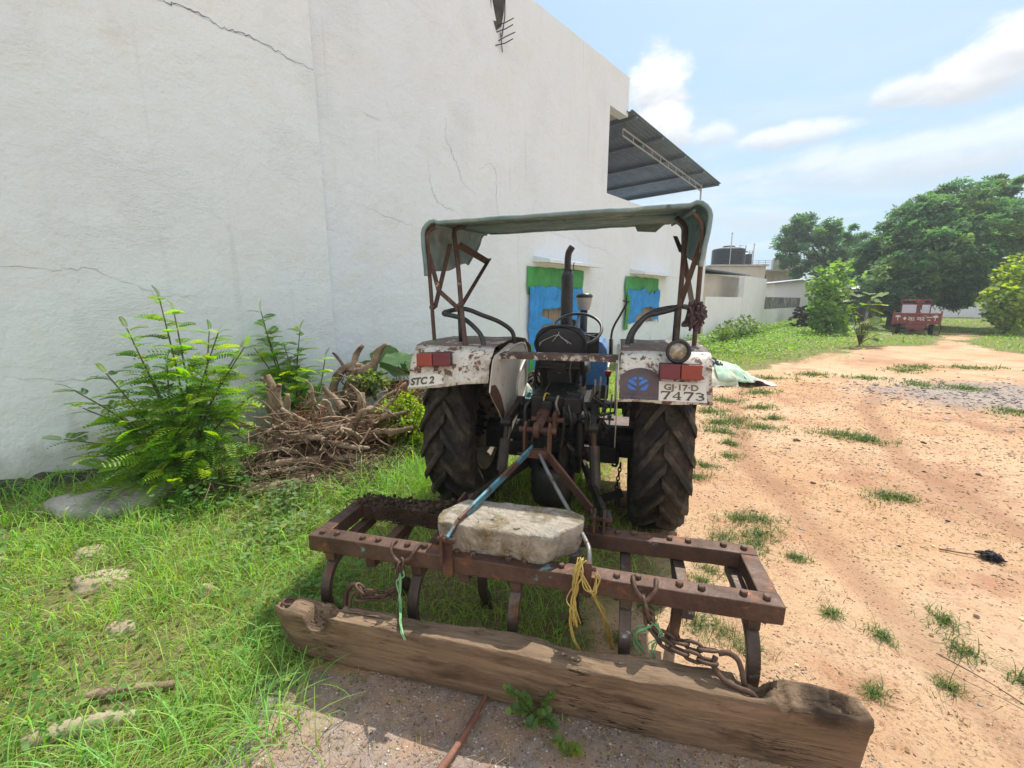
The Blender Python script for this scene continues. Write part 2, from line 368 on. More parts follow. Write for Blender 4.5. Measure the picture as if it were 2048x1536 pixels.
def plaster(name, a, b, stain, seed=0):
    m, nt, out = new_mat(name)
    v = coords(nt, rand=False, off=(seed, 0, 0))
    f = nz(nt, v, .55, 6, .6); col = ramp(nt, f, [(.3, a), (.7, b)])
    s1 = step(nt, nz(nt, coords(nt, (1.5, 1, .22), rand=False, off=(seed + 2, 0, 0)), 1.1, 8, .65), .62, .14)
    col = mixc(nt, mth(nt, 'MULTIPLY', s1, .35), col, stain)
    s2 = step(nt, nz(nt, v, 2.3, 8, .7, .6), .655, .03)
    col = mixc(nt, mth(nt, 'MULTIPLY', s2, .22), col, tuple(x * .8 for x in stain))
    dr = step(nt, nz(nt, coords(nt, (5.5, 1, .16), rand=False, off=(seed + 7, 0, 0)), 1.3, 7, .6), .625, .05)
    drm = step(nt, nz(nt, coords(nt, (.8, 1, .5), rand=False, off=(seed + 31, 0, 0)), 1.0, 4, .6), .52, .08)
    col = mixc(nt, mth(nt, 'MULTIPLY', mth(nt, 'MULTIPLY', dr, drm), .30), col, tuple(x * .78 for x in stain))
    tz = N(nt, 'ShaderNodeTexCoord'); sz = N(nt, 'ShaderNodeSeparateXYZ'); L(nt, tz.outputs['Object'], sz.inputs[0])
    damp = step(nt, mth(nt, 'SUBTRACT', mth(nt, 'ADD', mth(nt, 'MULTIPLY', nz(nt, coords(nt, (1.6, 1, .5), rand=False, off=(seed + 3, 0, 0)), 2.2, 8, .65), 1.0), .02), sz.outputs[2]), .12, .16)
    col = mixc(nt, mth(nt, 'MULTIPLY', damp, .55), col, (.36, .35, .30))
    pk = step(nt, nz(nt, coords(nt, (1, 1, 1.2), rand=False, off=(seed + 41, 0, 2)), .75, 7, .62, .8), .56, .025)
    col = mixc(nt, mth(nt, 'MULTIPLY', pk, .16), col, (.70, .70, .645))
    sp = step(nt, nz(nt, v, 30, 4, .6), .72, .03)
    col = mixc(nt, mth(nt, 'MULTIPLY', sp, .25), col, stain)
    bs = N(nt, 'ShaderNodeBsdfPrincipled'); L(nt, col, bs.inputs['Base Color']); bs.inputs['Roughness'].default_value = .85
    bs.inputs['Specular IOR Level'].default_value = .2
    patch = step(nt, nz(nt, coords(nt, (1, 1, 1.3), rand=False, off=(seed + 5, 0, 0)), .8, 10, .62, .5), .56, .02)
    patch2 = step(nt, nz(nt, coords(nt, (1, 1, 1), rand=False, off=(seed + 11, 0, 3)), 1.9, 10, .7, .3), .62, .03)
    h = mth(nt, 'MULTIPLY', nz(nt, v, 1.6, 5), 3.0)
    h = mth(nt, 'ADD', h, mth(nt, 'MULTIPLY', patch, .10))
    rmask = step(nt, nz(nt, coords(nt, (1, 1, 1), rand=False, off=(seed + 21, 2, 1)), 1.1, 6, .6), .57, .10)
    h = mth(nt, 'ADD', h, mth(nt, 'MULTIPLY', mth(nt, 'MULTIPLY', nz(nt, coords(nt, (1, 1, 2.2), rand=False), 17, 6, .7), rmask), 1.1))
    h = mth(nt, 'ADD', h, mth(nt, 'MULTIPLY', patch2, .06))
    h = mth(nt, 'ADD', h, mth(nt, 'MULTIPLY', nz(nt, v, 9, 8, .7), .9))
    h = mth(nt, 'ADD', h, mth(nt, 'MULTIPLY', nz(nt, v, 50, 5, .7), .22))
    bp = N(nt, 'ShaderNodeBump'); bp.inputs['Strength'].default_value = .8; bp.inputs['Distance'].default_value = .02
    L(nt, h, bp.inputs['Height']); L(nt, bp.outputs[0], bs.inputs['Normal']); L(nt, bs.outputs[0], out.inputs[0]); return m
M_wallL = plaster('limewash_cool', (.745, .825, .86), (.79, .86, .89), (.655, .715, .735), 0)
M_wallR = plaster('limewash_warm', (.72, .80, .855), (.76, .835, .885), (.64, .675, .68), 17)
M_cement = wmat('bare_cement', [(.3, (.42, .40, .37)), (.7, (.6, .58, .54))], 4, .9, 0, .3, 30)
M_white = wmat('flat_white_limewash', [(.3, (.78, .80, .82)), (.7, (.86, .87, .88))], 1.5, .9, 0, .3, 8, bdist=.03, overs=[((.42, .43, .41), .655, 2.2, .05, (1.5, 1.5, .35))], rand=False, spec=.2)
M_whitestain = wmat('stained_white_boundary', [(.3, (.74, .76, .78)), (.7, (.84, .85, .86))], 1.5, .9, 0, .3, 8, bdist=.03, overs=[((.34, .34, .33), .65, 1.6, .06, (1.6, 1.6, .3))], rand=False, spec=.2)
M_moldy = wmat('mould_blackened_plaster', [(.3, (.10, .10, .095)), (.5, (.2, .2, .19)), (.7, (.5, .5, .48))], 1.6, .95, 0, .3, 8, bdist=.03, rand=False, spec=.15)
M_beige = wmat('beige_plaster', [(.3, (.50, .46, .38)), (.7, (.62, .58, .49))], 1.2, .9, 0, .2, 8, overs=[((.38, .35, .3), .64, 1.5, .08)], rand=False, spec=.2)
M_cream = wmat('cream_house_plaster', [(.3, (.55, .46, .33)), (.7, (.66, .57, .43))], .8, .9, 0, .2, 8, overs=[((.36, .32, .27), .58, 1.1, .1)], rand=False, spec=.2)
M_tin = wmat('grey_blue_roof_sheet', [(.3, (.12, .16, .21)), (.7, (.19, .24, .30))], 1.5, .5, .3, .1, 20, overs=[((.16, .15, .15), .72, 2, .08)], rand=False)
M_tinpale = wmat('pale_roof_sheet', [(.3, (.32, .34, .36)), (.7, (.45, .47, .48))], 1.5, .6, .2, .1, 20, rand=False)
M_pipe = wmat('galvanised_pipe', [(.3, (.42, .43, .44)), (.7, (.58, .59, .60))], 5, .45, .4, .1)
M_tank = wmat('black_tank_plastic', [(.3, (.018, .025, .034)), (.7, (.032, .042, .055))], 2, .45, 0, .1)
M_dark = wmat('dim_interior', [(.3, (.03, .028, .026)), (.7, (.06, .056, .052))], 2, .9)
M_tarpb = wmat('blue_tarpaulin', [(.3, (.010, .22, .66)), (.6, (.02, .31, .80)), (.8, (.05, .40, .85))], 3, .45, 0, .8, 9, bdist=.03, overs=[((.06, .42, .78), .60, 26, .04, (1, 1, 6)), ((.03, .16, .42), .66, 4, .05)], rand=False)
M_tarpg = wmat('green_tarpaulin', [(.3, (.03, .24, .05)), (.7, (.06, .36, .09))], 4, .5, 0, .3, 40, bdist=.01, rand=False)
M_shutter = wmat('grey_slatted_shutter', [(.3, (.26, .21, .16)), (.7, (.42, .36, .29))], 6, .8, 0, .3, 30, stretch=(9, 9, 1), rand=False)
M_cartred = wmat('dusty_red_paint', [(.3, (.17, .03, .03)), (.7, (.27, .055, .05))], 3, .55, 0, .2, 30, overs=[((.35, .24, .2), .62, 3, .06)], rand=False)
M_cartwhite = wmat('cart_white_paint', [(.3, (.62, .6, .56)), (.7, (.75, .73, .7))], 6, .6)
M_cartpane = wmat('white_cab_panel', [(.3, (.62, .65, .7)), (.7, (.74, .77, .8))], 3, .4)
M_tyre2 = wmat('plain_tyre', [(.3, (.012, .012, .012)), (.7, (.035, .033, .03))], 6, .85, spec=.2)
M_bark = wmat('tree_bark', [(.3, (.05, .04, .03)), (.7, (.14, .11, .085))], 6, .95, 0, .6, 20, bdist=.03, spec=.1)
M_stem = wmat('green_brown_stem', [(.3, (.07, .06, .03)), (.7, (.14, .13, .06))], 8, .8, rand=False)
M_charcoal = wmat('charcoal_lumps', [(.3, (.012, .013, .015)), (.7, (.06, .063, .07))], 30, .7, 0, .5, 60)
M_sackg = wmat('pale_green_sack', [(.3, (.30, .46, .33)), (.55, (.42, .60, .44)), (.7, (.62, .70, .58))], 6, .7, 0, .5, 30, bdist=.02)
M_sackw = wmat('cream_woven_sack', [(.3, (.50, .48, .36)), (.7, (.68, .67, .56))], 6, .7, 0, .5, 30, bdist=.02)
M_blackcloth = wmat('black_rag_cloth', [(.3, (.01, .01, .012)), (.7, (.03, .03, .034))], 8, .9)
M_stick = wmat('brown_stick', [(.3, (.14, .06, .04)), (.7, (.27, .13, .085))], 10, .85, 0, .4, 50, stretch=(1, 1, 1))
M_leaf = leafmat('shrub_leaves', .48)
M_grass = leafmat('grass_blades', .40, (.85, 1, .45), .5)
M_tree = leafmat('tree_leaves', .45, (.8, 1, .6), .5)
M_pebble = None

def ground_mat():
    m, nt, out = new_mat('sandy_ground')
    v = coords(nt, rand=False)
    big = nz(nt, v, .45, 6, .6); mid = nz(nt, v, 3.2, 8, .65); fine = nz(nt, v, 26, 8, .75); vf = nz(nt, v, 110, 5, .7)
    col = ramp(nt, big, [(.3, (.52, .315, .175)), (.5, (.60, .395, .243)), (.7, (.64, .46, .305))])
    rd = step(nt, nz(nt, coords(nt, rand=False, off=(4, 7, 0)), .9, 8, .7), .575, .09)
    col = mixc(nt, mth(nt, 'MULTIPLY', rd, .7), col, (.40, .19, .115))
    col = mixc(nt, mth(nt, 'MULTIPLY', step(nt, mid, .58, .08), .30), col, (.64, .48, .33))
    f2 = nz(nt, v, 55, 6, .75)
    dk = mth(nt, 'MINIMUM', step(nt, fine, .43, .05), step(nt, f2, .42, .05))
    col = mixc(nt, dk, mixc(nt, mth(nt, 'ADD', .25, mth(nt, 'MULTIPLY', step(nt, nz(nt, coords(nt, rand=False, off=(9, 3, 0)), 1.3, 5, .6), .5, .12), .45)), col, (.21, .11, .06)), col)
    lt = step(nt, vf, .66, .04)
    col = mixc(nt, mth(nt, 'MULTIPLY', lt, .5), col, (.74, .63, .49))
    a = N(nt, 'ShaderNodeVertexColor'); a.layer_name = 'soil'
    sp = N(nt, 'ShaderNodeSeparateColor'); L(nt, a.outputs[0], sp.inputs[0])
    bl = mth(nt, 'MULTIPLY', sp.outputs[2], mth(nt, 'ADD', .45, nz(nt, v, 5, 6, .7)))
    col = mixc(nt, mth(nt, 'MINIMUM', bl, .75), col, (.37, .205, .125))
    humus = ramp(nt, fine, [(.3, (.12, .105, .045)), (.5, (.20, .18, .08)), (.7, (.33, .28, .14))])
    k = step(nt, mth(nt, 'ADD', sp.outputs[0], mth(nt, 'MULTIPLY', mth(nt, 'SUBTRACT', mid, .5), .9)), .5, .18)
    col = mixc(nt, k, col, humus)
    grav = ramp(nt, fine, [(.3, (.13, .12, .12)), (.5, (.29, .26, .25)), (.7, (.42, .38, .35))])
    k2 = step(nt, mth(nt, 'ADD', sp.outputs[1], mth(nt, 'MULTIPLY', mth(nt, 'SUBTRACT', mid, .5), 1.3)), .5, .25)
    col = mixc(nt, mth(nt, 'MULTIPLY', k2, .75), col, grav)
    b = N(nt, 'ShaderNodeBsdfPrincipled'); L(nt, col, b.inputs['Base Color']); b.inputs['Roughness'].default_value = .95
    b.inputs['Specular IOR Level'].default_value = .1
    h = mth(nt, 'ADD', mth(nt, 'MULTIPLY', mid, .8), mth(nt, 'ADD', mth(nt, 'MULTIPLY', fine, .55), mth(nt, 'MULTIPLY', vf, .22)))
    bp = N(nt, 'ShaderNodeBump'); bp.inputs['Strength'].default_value = .9; bp.inputs['Distance'].default_value = .03
    L(nt, h, bp.inputs['Height']); L(nt, bp.outputs[0], b.inputs['Normal']); L(nt, b.outputs[0], out.inputs[0]); return m
M_ground = ground_mat()
def tintmat(name, rough=.9):
    m, nt, out = new_mat(name)
    a = N(nt, 'ShaderNodeVertexColor'); a.layer_name = 'tint'
    col = mixc(nt, nz(nt, coords(nt), 60, 4), mixc(nt, .5, a.outputs[0], (.1, .08, .06)), a.outputs[0])
    b = N(nt, 'ShaderNodeBsdfPrincipled'); L(nt, col, b.inputs['Base Color']); b.inputs['Roughness'].default_value = rough
    b.inputs['Specular IOR Level'].default_value = .2
    L(nt, b.outputs[0], out.inputs[0]); return m
M_pebble = tintmat('mixed_pebbles')
# ------------------------------------------------------------------ camera, light, sky
cam_d = bpy.data.cameras.new('camera'); cam = bpy.data.objects.new('camera', cam_d); COL.objects.link(cam)
cam_d.sensor_width = 36.0; cam_d.lens = 859 / 2048 * 36.0; cam_d.clip_end = 2000; cam_d.clip_start = .05
cam.location = (0, 0, 1.6); cam.rotation_euler = (R(90 - 11), 0, 0)
scene.camera = cam
SUN_AZ, SUN_EL = R(34), R(57)
sd = Vector((cos(SUN_EL) * sin(SUN_AZ), cos(SUN_EL) * cos(SUN_AZ), sin(SUN_EL)))
ld = bpy.data.lights.new('sun', 'SUN'); ld.energy = 5.0; ld.angle = R(.53); ld.color = (1.0, .95, .86)
lo = bpy.data.objects.new('sun', ld); COL.objects.link(lo); lo.rotation_euler = sd.to_track_quat('Z', 'Y').to_euler(); lo.location = (4, 8, 20)

def make_world():
    w = bpy.data.worlds.new('World'); scene.world = w; w.use_nodes = True; nt = w.node_tree; nt.nodes.clear()
    out = nt.nodes.new('ShaderNodeOutputWorld'); bg = nt.nodes.new('ShaderNodeBackground'); L(nt, bg.outputs[0], out.inputs[0])
    sk = nt.nodes.new('ShaderNodeTexSky'); sk.sky_type = 'NISHITA'; sk.sun_disc = False
    sk.sun_elevation = SUN_EL; sk.sun_rotation = SUN_AZ; sk.air_density = 1.0; sk.dust_density = 2.2; sk.ozone_density = 1.5
    tc = nt.nodes.new('ShaderNodeTexCoord'); d = tc.outputs['Generated']
    sx = nt.nodes.new('ShaderNodeSeparateXYZ'); L(nt, d, sx.inputs[0]); z = sx.outputs[2]
    mp = nt.nodes.new('ShaderNodeMapping'); mp.inputs['Scale'].default_value = (1, 1, 1.8); L(nt, d, mp.inputs[0])
    n1 = nz(nt, mp.outputs[0], 4.5, 9, .6, .4); n2 = nz(nt, mp.outputs[0], 13, 8, .62, .3)
    mp2 = nt.nodes.new('ShaderNodeMapping'); mp2.inputs['Scale'].default_value = (1, 1, 5); mp2.inputs['Location'].default_value = (3.3, 1, .4); L(nt, d, mp2.inputs[0])
    n3 = nz(nt, mp2.outputs[0], 2.6, 9, .6, .5)
    base = mixc(nt, 1.0, sk.outputs[0], (SKYK, SKYK * 1.0, SKYK * 1.02), 'MULTIPLY')
    # pale humid air low down, thickening to milky cloud near the horizon
    hz = N(nt, 'ShaderNodeMapRange'); hz.interpolation_type = 'SMOOTHSTEP'
    hz.inputs[1].default_value = .50; hz.inputs[2].default_value = .05; L(nt, z, hz.inputs[0])
    base = mixc(nt, mth(nt, 'MULTIPLY', hz.outputs[0], .58), base, (6.5, 7.6, 8.1))
    base = mixc(nt, .70, base, (4.9, 7.2, 9.3))
    strk = mth(nt, 'MULTIPLY', step(nt, n3, .56, .14), mth(nt, 'ADD', .06, mth(nt, 'MULTIPLY', hz.outputs[0], .48)))
    base = mixc(nt, strk, base, (8.7, 9.0, 9.3))
    grey = mth(nt, 'MULTIPLY', step(nt, nz(nt, mp2.outputs[0], 4.4, 7, .6, .5), .58, .10), mth(nt, 'MULTIPLY', hz.outputs[0], .55))
    base = mixc(nt, grey, base, (6.3, 6.8, 7.2))
    # heaped clouds: (centre direction, half width, half height, strength)
    for c, rx, rz, st in (((.270, .875, .385), .050, .060, 1.0), ((.285, .90, .325), .050, .040, .9), ((.665, .70, .312), .075, .036, 1.0), ((.74, .65, .345), .085, .050, 1.0),
                          ((.60, .74, .318), .04, .020, .75), ((.49, .82, .285), .085, .020, .75), ((.38, .87, .305), .035, .022, .6), ((.70, .70, .42), .05, .010, .45), ((.62, .72, .225), .20, .04, .5),
                          ((-.5, .5, .6), .35, .15, .9), ((.6, -.4, .55), .4, .16, .9), ((-.3, -.8, .4), .4, .12, .9)):
        s = N(nt, 'ShaderNodeVectorMath', operation='SUBTRACT'); L(nt, d, s.inputs[0]); s.inputs[1].default_value = c
        q = N(nt, 'ShaderNodeVectorMath', operation='MULTIPLY'); L(nt, s.outputs[0], q.inputs[0]); q.inputs[1].default_value = (1 / rx, 1 / rx, 1 / rz)
        ln = N(nt, 'ShaderNodeVectorMath', operation='LENGTH'); L(nt, q.outputs[0], ln.inputs[0])
        rag = mth(nt, 'ADD', mth(nt, 'MULTIPLY', n1, 1.7), mth(nt, 'MULTIPLY', n2, 1.3))
        e = mth(nt, 'SUBTRACT', rag, ln.outputs['Value'])
        k = step(nt, e, .52, .34)
        k = mth(nt, 'MULTIPLY', k, st)
        s2 = N(nt, 'ShaderNodeSeparateXYZ'); L(nt, q.outputs[0], s2.inputs[0])
        up = step(nt, mth(nt, 'ADD', s2.outputs[2], mth(nt, 'MULTIPLY', mth(nt, 'SUBTRACT', n2, .5), 1.6)), -.22, .62)
        base = mixc(nt, k, base, mixc(nt, up, (6.3, 6.7, 7.2), (9.6, 9.7, 9.8)))
    # unseen bright bank added to the sky behind the viewer to fill shaded faces
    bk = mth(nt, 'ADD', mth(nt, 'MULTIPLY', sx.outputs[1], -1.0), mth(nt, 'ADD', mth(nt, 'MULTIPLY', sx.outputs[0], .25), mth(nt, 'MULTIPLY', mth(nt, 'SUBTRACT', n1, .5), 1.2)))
    base = mixc(nt, step(nt, bk, .25, .35), base, (BACK_FILL, BACK_FILL, BACK_FILL * 1.03))
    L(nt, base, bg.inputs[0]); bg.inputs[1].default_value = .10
SKYK = 1.1; BACK_FILL = 9.2
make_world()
vs = scene.view_settings
scene.display_settings.display_device = 'sRGB'
vs.view_transform = 'Standard'; vs.look = 'None'; vs.gamma = 1.0; vs.use_curve_mapping = False
vs.exposure = EXPO

# ------------------------------------------------------------------ ground
def pip(x, y, P):
    c = False; j = len(P) - 1
    for i in range(len(P)):
        if (P[i][1] > y) != (P[j][1] > y) and x < (P[j][0] - P[i][0]) * (y - P[i][1]) / (P[j][1] - P[i][1]) + P[i][0]: c = not c
        j = i
    return c
def pdist(x, y, P):
    m = 1e9
    for i in range(len(P)):
        ax, ay = P[i - 1]; bx, by = P[i]; dx, dy = bx - ax, by - ay; q = dx * dx + dy * dy
        t = max(0, min(1, ((x - ax) * dx + (y - ay) * dy) / q)) if q else 0
        m = min(m, math.hypot(x - ax - t * dx, y - ay - t * dy))
    return m
G_LEFT = [(-14, -2), (-1.02, -2), (-1.0, .9), (-.92, 1.3), (-.82, 1.56), (-.5, 1.66), (.0, 1.62), (.25, 1.62), (.33, 1.9), (.62, 2.2), (.80, 2.35), (.92, 2.9), (.95, 3.5), (1.3, 4.6), (2.1, 6.4),
          (3.0, 7.6), (3.8, 8.5), (5.0, 9.3), (6.3, 10.4), (8.5, 12.3), (10.8, 13.8), (13.2, 15.9), (15.5, 18.6), (17.4, 20.2), (21, 22.8), (22, 40), (-14, 40)]
G_RIGHT = [(60, 16), (15.5, 12.6), (17.0, 16.2), (22.5, 21.2), (21.5, 22.6), (20.2, 23.6), (22.0, 60), (90, 60)]
G_MID = [(12.0, 15.2), (15.0, 15.6), (18.4, 18.2), (20.5, 20.2), (22, 21.0), (17.5, 21.0), (14, 18)]
def grassy(x, y):
    """signed cover: >0 inside grass"""
    n = noise.noise(Vector((x * .9, y * .9, 3))) * .22 + noise.noise(Vector((x * 2.7, y * 2.7, 5))) * .09
    sc = 1 + min(4, max(0, math.hypot(x, y) - 4) * .18)
    best = -9
    for P in (G_LEFT, G_RIGHT, G_MID):
        d = pdist(x, y, P); d = d if pip(x, y, P) else -d
        best = max(best, d)
    return best + n * sc
RUTS = [[(1.75, -1), (1.9, 1.5), (2.4, 4.2), (3.8, 7.2), (7.5, 11.2), (13.5, 16.0), (19.5, 20.2), (24, 25)], [(3.1, -1), (3.3, 1.5), (3.9, 4.0), (5.4, 6.4), (9.2, 10.0), (14.9, 14.6), (20.4, 18.8), (26, 24)], [(6.5, 2), (7.0, 5.0), (9.0, 7.6), (14, 11), (24, 15)], [(4.6, 1), (5.6, 4.6), (8.4, 8.6), (13, 12.8), (20, 17)]]
def rut(x, y):
    b = 0
    if y > 26 or x < .8: return 0
    for i, P in enumerate(RUTS):
        for (ax, ay), (bx, by) in zip(P[:-1], P[1:]):
            dx, dy = bx - ax, by - ay; q = dx * dx + dy * dy; t = max(0, min(1, ((x - ax) * dx + (y - ay) * dy) / q)); d = math.hypot(x - ax - t * dx, y - ay - t * dy)
            if d < .6: b = max(b, (1 - (d / .16) ** 2 if d < .16 else -.45 * math.exp(-((d - .26) / .09) ** 2)) * (1 if i < 2 else .6))
    return b
def gz(x, y):
    k = 1 if math.hypot(x, y) < 25 else .5
    h = .018 * noise.noise(Vector((x * .7, y * .7, 0))) + .007 * noise.noise(Vector((x * 2.6, y * 2.6, 9)))
    r = math.hypot(x, y)
    if r < 14: h += .004 * noise.noise(Vector((x * 9, y * 9, 4)))
    h -= .020 * rut(x, y) * (1 + .5 * noise.noise(Vector((x * 1.5, y * 1.5, 2))))
    return h * k
def axis(lo, hi, dense0, dense1, st, grow):
    a = list(np.arange(dense0, dense1 + 1e-6, st)); s = st; x = dense1
    while x < hi: s *= grow; x += s; a.append(x)
    s = st; x = dense0; b = []
    while x > lo: s *= grow; x -= s; b.append(x)
    return b[::-1] + a
gx = axis(-900, 900, -4.5, 4.5, .055, 1.055); gy = axis(-900, 900, .6, 7.0, .055, 1.055)
gv = []; gc = []
for x in gx:
    for y in gy:
        gv.append((x, y, gz(x, y)))
        r = math.hypot(x, y)
        s = max(0, min(1, .5 + grassy(x, y) * 1.4)) if r < 90 else .6
        g = math.exp(-(((x - 8.6) / 2.6) ** 2 + ((y - 7.2) / 1.5) ** 2)) * 1.0
        if y < 1.62 and -1.05 < x < .9: g = max(g, .62)
        gc.append((s, g, max(0, min(1, .75 * rut(x, y) + .9 * (noise.noise(Vector((x * .55 - y * .35, x * .2 + y * .22, 60))) - .1) + .35 * noise.noise(Vector((x * 2.2, y * 2.2, 61)))))))
ny = len(gy)
gq = [(i * ny + j, (i + 1) * ny + j, (i + 1) * ny + j + 1, i * ny + j + 1) for i in range(len(gx) - 1) for j in range(ny - 1)]
ground = np_mesh('ground', gv, gq, None, M_ground, smooth=True)
ca = ground.data.color_attributes.new('soil', 'FLOAT_COLOR', 'POINT')
ca.data.foreach_set('color', np.concatenate([np.asarray(gc, np.float32), np.ones((len(gc), 1), np.float32)], 1).ravel())
tag(ground, kind='structure')

# ------------------------------------------------------------------ the tall whitewashed building (x = along wall, y = into building)
W0 = Vector((-4.28, 3.38, 0)); WRZ = R(48)
def wp(s, o, z=0.0):  # world point from wall run s, outward distance o
    return Vector((W0.x + s * cos(WRZ) + o * sin(WRZ), W0.y + s * sin(WRZ) - o * cos(WRZ), z))
bld = empty('whitewashed_building', W0, WRZ)
tag(bld, 'tall whitewashed building with cracked plaster and a sheet terrace roof rising beside the tractor', 'building')
def wall_panel(xs, zs, solid, y0, y1):
    mb = MB(); q = mb.poly
    S = {(i, j): solid((xs[i] + xs[i + 1]) / 2, (zs[j] + zs[j + 1]) / 2) for i in range(len(xs) - 1) for j in range(len(zs) - 1)}
    for (i, j), on in S.items():
        if not on: continue
        a, b, c, d = xs[i], xs[i + 1], zs[j], zs[j + 1]
        q([(a, y0, c), (b, y0, c), (b, y0, d), (a, y0, d)]); q([(a, y1, c), (a, y1, d), (b, y1, d), (b, y1, c)])
        if not S.get((i - 1, j)): q([(a, y0, c), (a, y0, d), (a, y1, d), (a, y1, c)])
        if not S.get((i + 1, j)): q([(b, y0, c), (b, y1, c), (b, y1, d), (b, y0, d)])
        if not S.get((i, j - 1)): q([(a, y0, c), (a, y1, c), (b, y1, c), (b, y0, c)])
        if not S.get((i, j + 1)): q([(a, y0, d), (b, y0, d), (b, y1, d), (a, y1, d)])
    bm = mb.mesh('w'); b2 = bmesh.new(); b2.from_mesh(bm); bmesh.ops.remove_doubles(b2, verts=b2.verts, dist=1e-4); bmesh.ops.recalc_face_normals(b2, faces=b2.faces); b2.to_mesh(bm); b2.free()
    return bm
DOOR = (6.92, 8.66, .18, 2.18); WIN = (10.84, 12.66, 1.0, 2.16)
def solid_r(x, z):
    if DOOR[0] < x < DOOR[1] and DOOR[2] < z < DOOR[3]: return False
    if WIN[0] < x < WIN[1] and WIN[2] < z < WIN[3]: return False
    if z > 4.03 and x > 9.66 and z < 5.86: return False
    if z > 4.03 and x > 10.5: return False
    return True
o = link_mesh('wall', wall_panel([2.95, DOOR[0], DOOR[1], 9.66, 10.5, WIN[0], WIN[1], 16.66], [-.3, .18, 1.0, 2.16, 2.18, 4.03, 5.86, 6.69], solid_r, 0, .23), M_wallR, bld)
lw = MB()
# left bay stands a finger proud up to the long crack, its top strip is set back
top = [(-9.0, 5.35), (1.0, 4.31), (1.49, 4.275), (1.75, 4.31), (2.05, 4.26), (2.35, 4.28), (2.6, 4.235), (2.948, 4.20)]
lw.extrude([(-9.0, -.035, -.3)] + [(2.948, -.035, -.3)] + [(a, -.035, b) for a, b in top[::-1]], (0, .26, 0))
lw.build('wall', M_wallL, bld)
up = MB(); up.extrude([(a, -.02, b + .012) for a, b in top] + [(2.946, -.02, 6.69), (-9.0, -.02, 6.69)], (0, .24, 0)); up.build('wall', M_wallL, bld)
def ribbon(pts, w, y=-.004, name='crack', mat=None, amp=.02, n=10):
    mb = MB(); P = []
    for i in range(len(pts) - 1):
        a, b = Vector((pts[i][0], 0, pts[i][1])), Vector((pts[i + 1][0], 0, pts[i + 1][1]))
        for k in range(n):
            t = k / n; p = a.lerp(b, t); j = 0 if (k == 0 and i == 0) else amp
            P.append((p.x + random.uniform(-j, j), p.z + random.uniform(-j, j)))
    P.append(pts[-1]); vsd = []
    for i, p in enumerate(P):
        q0, q1 = P[max(0, i - 1)], P[min(len(P) - 1, i + 1)]
        dx, dz = q1[0] - q0[0], q1[1] - q0[1]; l = math.hypot(dx, dz) or 1
        ww = w * random.uniform(.45, 1.25) * (0.25 + .75 * sin(pi * min(.97, max(.03, i / (len(P) - 1))))) / 2
        vsd.append((p[0] - dz / l * ww, y, p[1] + dx / l * ww)); vsd.append((p[0] + dz / l * ww, y, p[1] - dx / l * ww))
    mb.add(vsd, [(2 * i, 2 * i + 1, 2 * i + 3, 2 * i + 2) for i in range(len(P) - 1)])
    # give the strip a little depth
    k = len(mb.v); mb.v += [(a, b + .006, c) for a, b, c in mb.v]
    return mb.build(name, mat or M_crack, bld)
ribbon([(.2, 4.42), (1.0, 4.33), (1.49, 4.28), (1.75, 4.315), (2.05, 4.265), (2.35, 4.285), (2.6, 4.24), (2.94, 4.205)], .010, -.042)
ribbon([(-.9, 1.93), (.0, 1.9), (.5, 1.86), (.75, 1.88), (1.2, 1.66), (1.7, 1.62)], .004, -.039, mat=M_crackp)
ribbon([(.2, .98), (.6, .9), (.72, .92), (.9, .78)], .007, -.039, mat=M_crackp)
ribbon([(4.92, 4.28), (4.9, 4.0), (5.0, 3.86), (5.15, 3.62), (5.2, 3.45), (5.5, 3.3)], 0.0059, mat=M_crackp)
ribbon([(5.6, 3.7), (5.85, 3.86), (5.98, 3.76), (6.0, 3.3), (6.05, 3.0), (6.3, 2.86)], 0.0052, mat=M_crackp)
ribbon([(4.55, 3.6), (4.62, 3.2), (4.72, 3.04), (4.95, 3.0), (5.1, 2.96)], 0.0065, mat=M_crackp)
ribbon([(3.5, 3.98), (3.66, 3.93), (3.82, 3.92)], 0.0052, mat=M_crackp)
ribbon([(6.6, 2.98), (7.3, 2.95), (8.1, 2.9), (8.6, 2.86)], 0.0039, mat=M_crackp)
ribbon([(8.2, 3.05), (8.8, 2.8), (9.7, 2.78), (10.2, 2.6)], 0.0052, mat=M_crackp)
ribbon([(3.3, 2.86), (3.9, 2.72), (4.5, 2.6)], 0.0033, mat=M_crackp)
ribbon([(2.955, 6.69), (2.955, 4.2)], .014, -.003, 'seam', M_white, .004, 14)
ribbon([(2.953, 4.2), (2.953, .4)], .007, -.003, 'seam', M_cement, .003, 14)
# broken notch at the top with bare reinforcement bars
nb = MB(); nb.extrude([(5.90, -.006, 6.7), (5.88, -.006, 6.3), (5.93, -.006, 6.02), (6.02, -.006, 5.86), (6.12, -.006, 5.95), (6.2, -.006, 6.2), (6.24, -.006, 6.7)], (0, .012, 0)); nb.noise(.02, 9); nb.build('broken_notch', M_plinth, bld)
rb = MB()
for z, l in ((5.97, .22), (5.88, .2), (5.77, .26), (5.68, .2)): rb.tube([(6.02 + random.uniform(-.05, .05), .02, z - .05), (6.12, -.10, z), (6.14 + l * .3, -.10 - l * .5, z + .06)], .008, 5)
rb.tube([(6.2, -.03, 6.9), (6.17, -.05, 6.1), (6.12, -.03, 5.8)], .010, 5); rb.tube([(6.1, -.02, 5.85), (6.13, -.03, 5.58)], .008, 5)
rb.build('reinforcement_bar', M_oldsteel, bld)
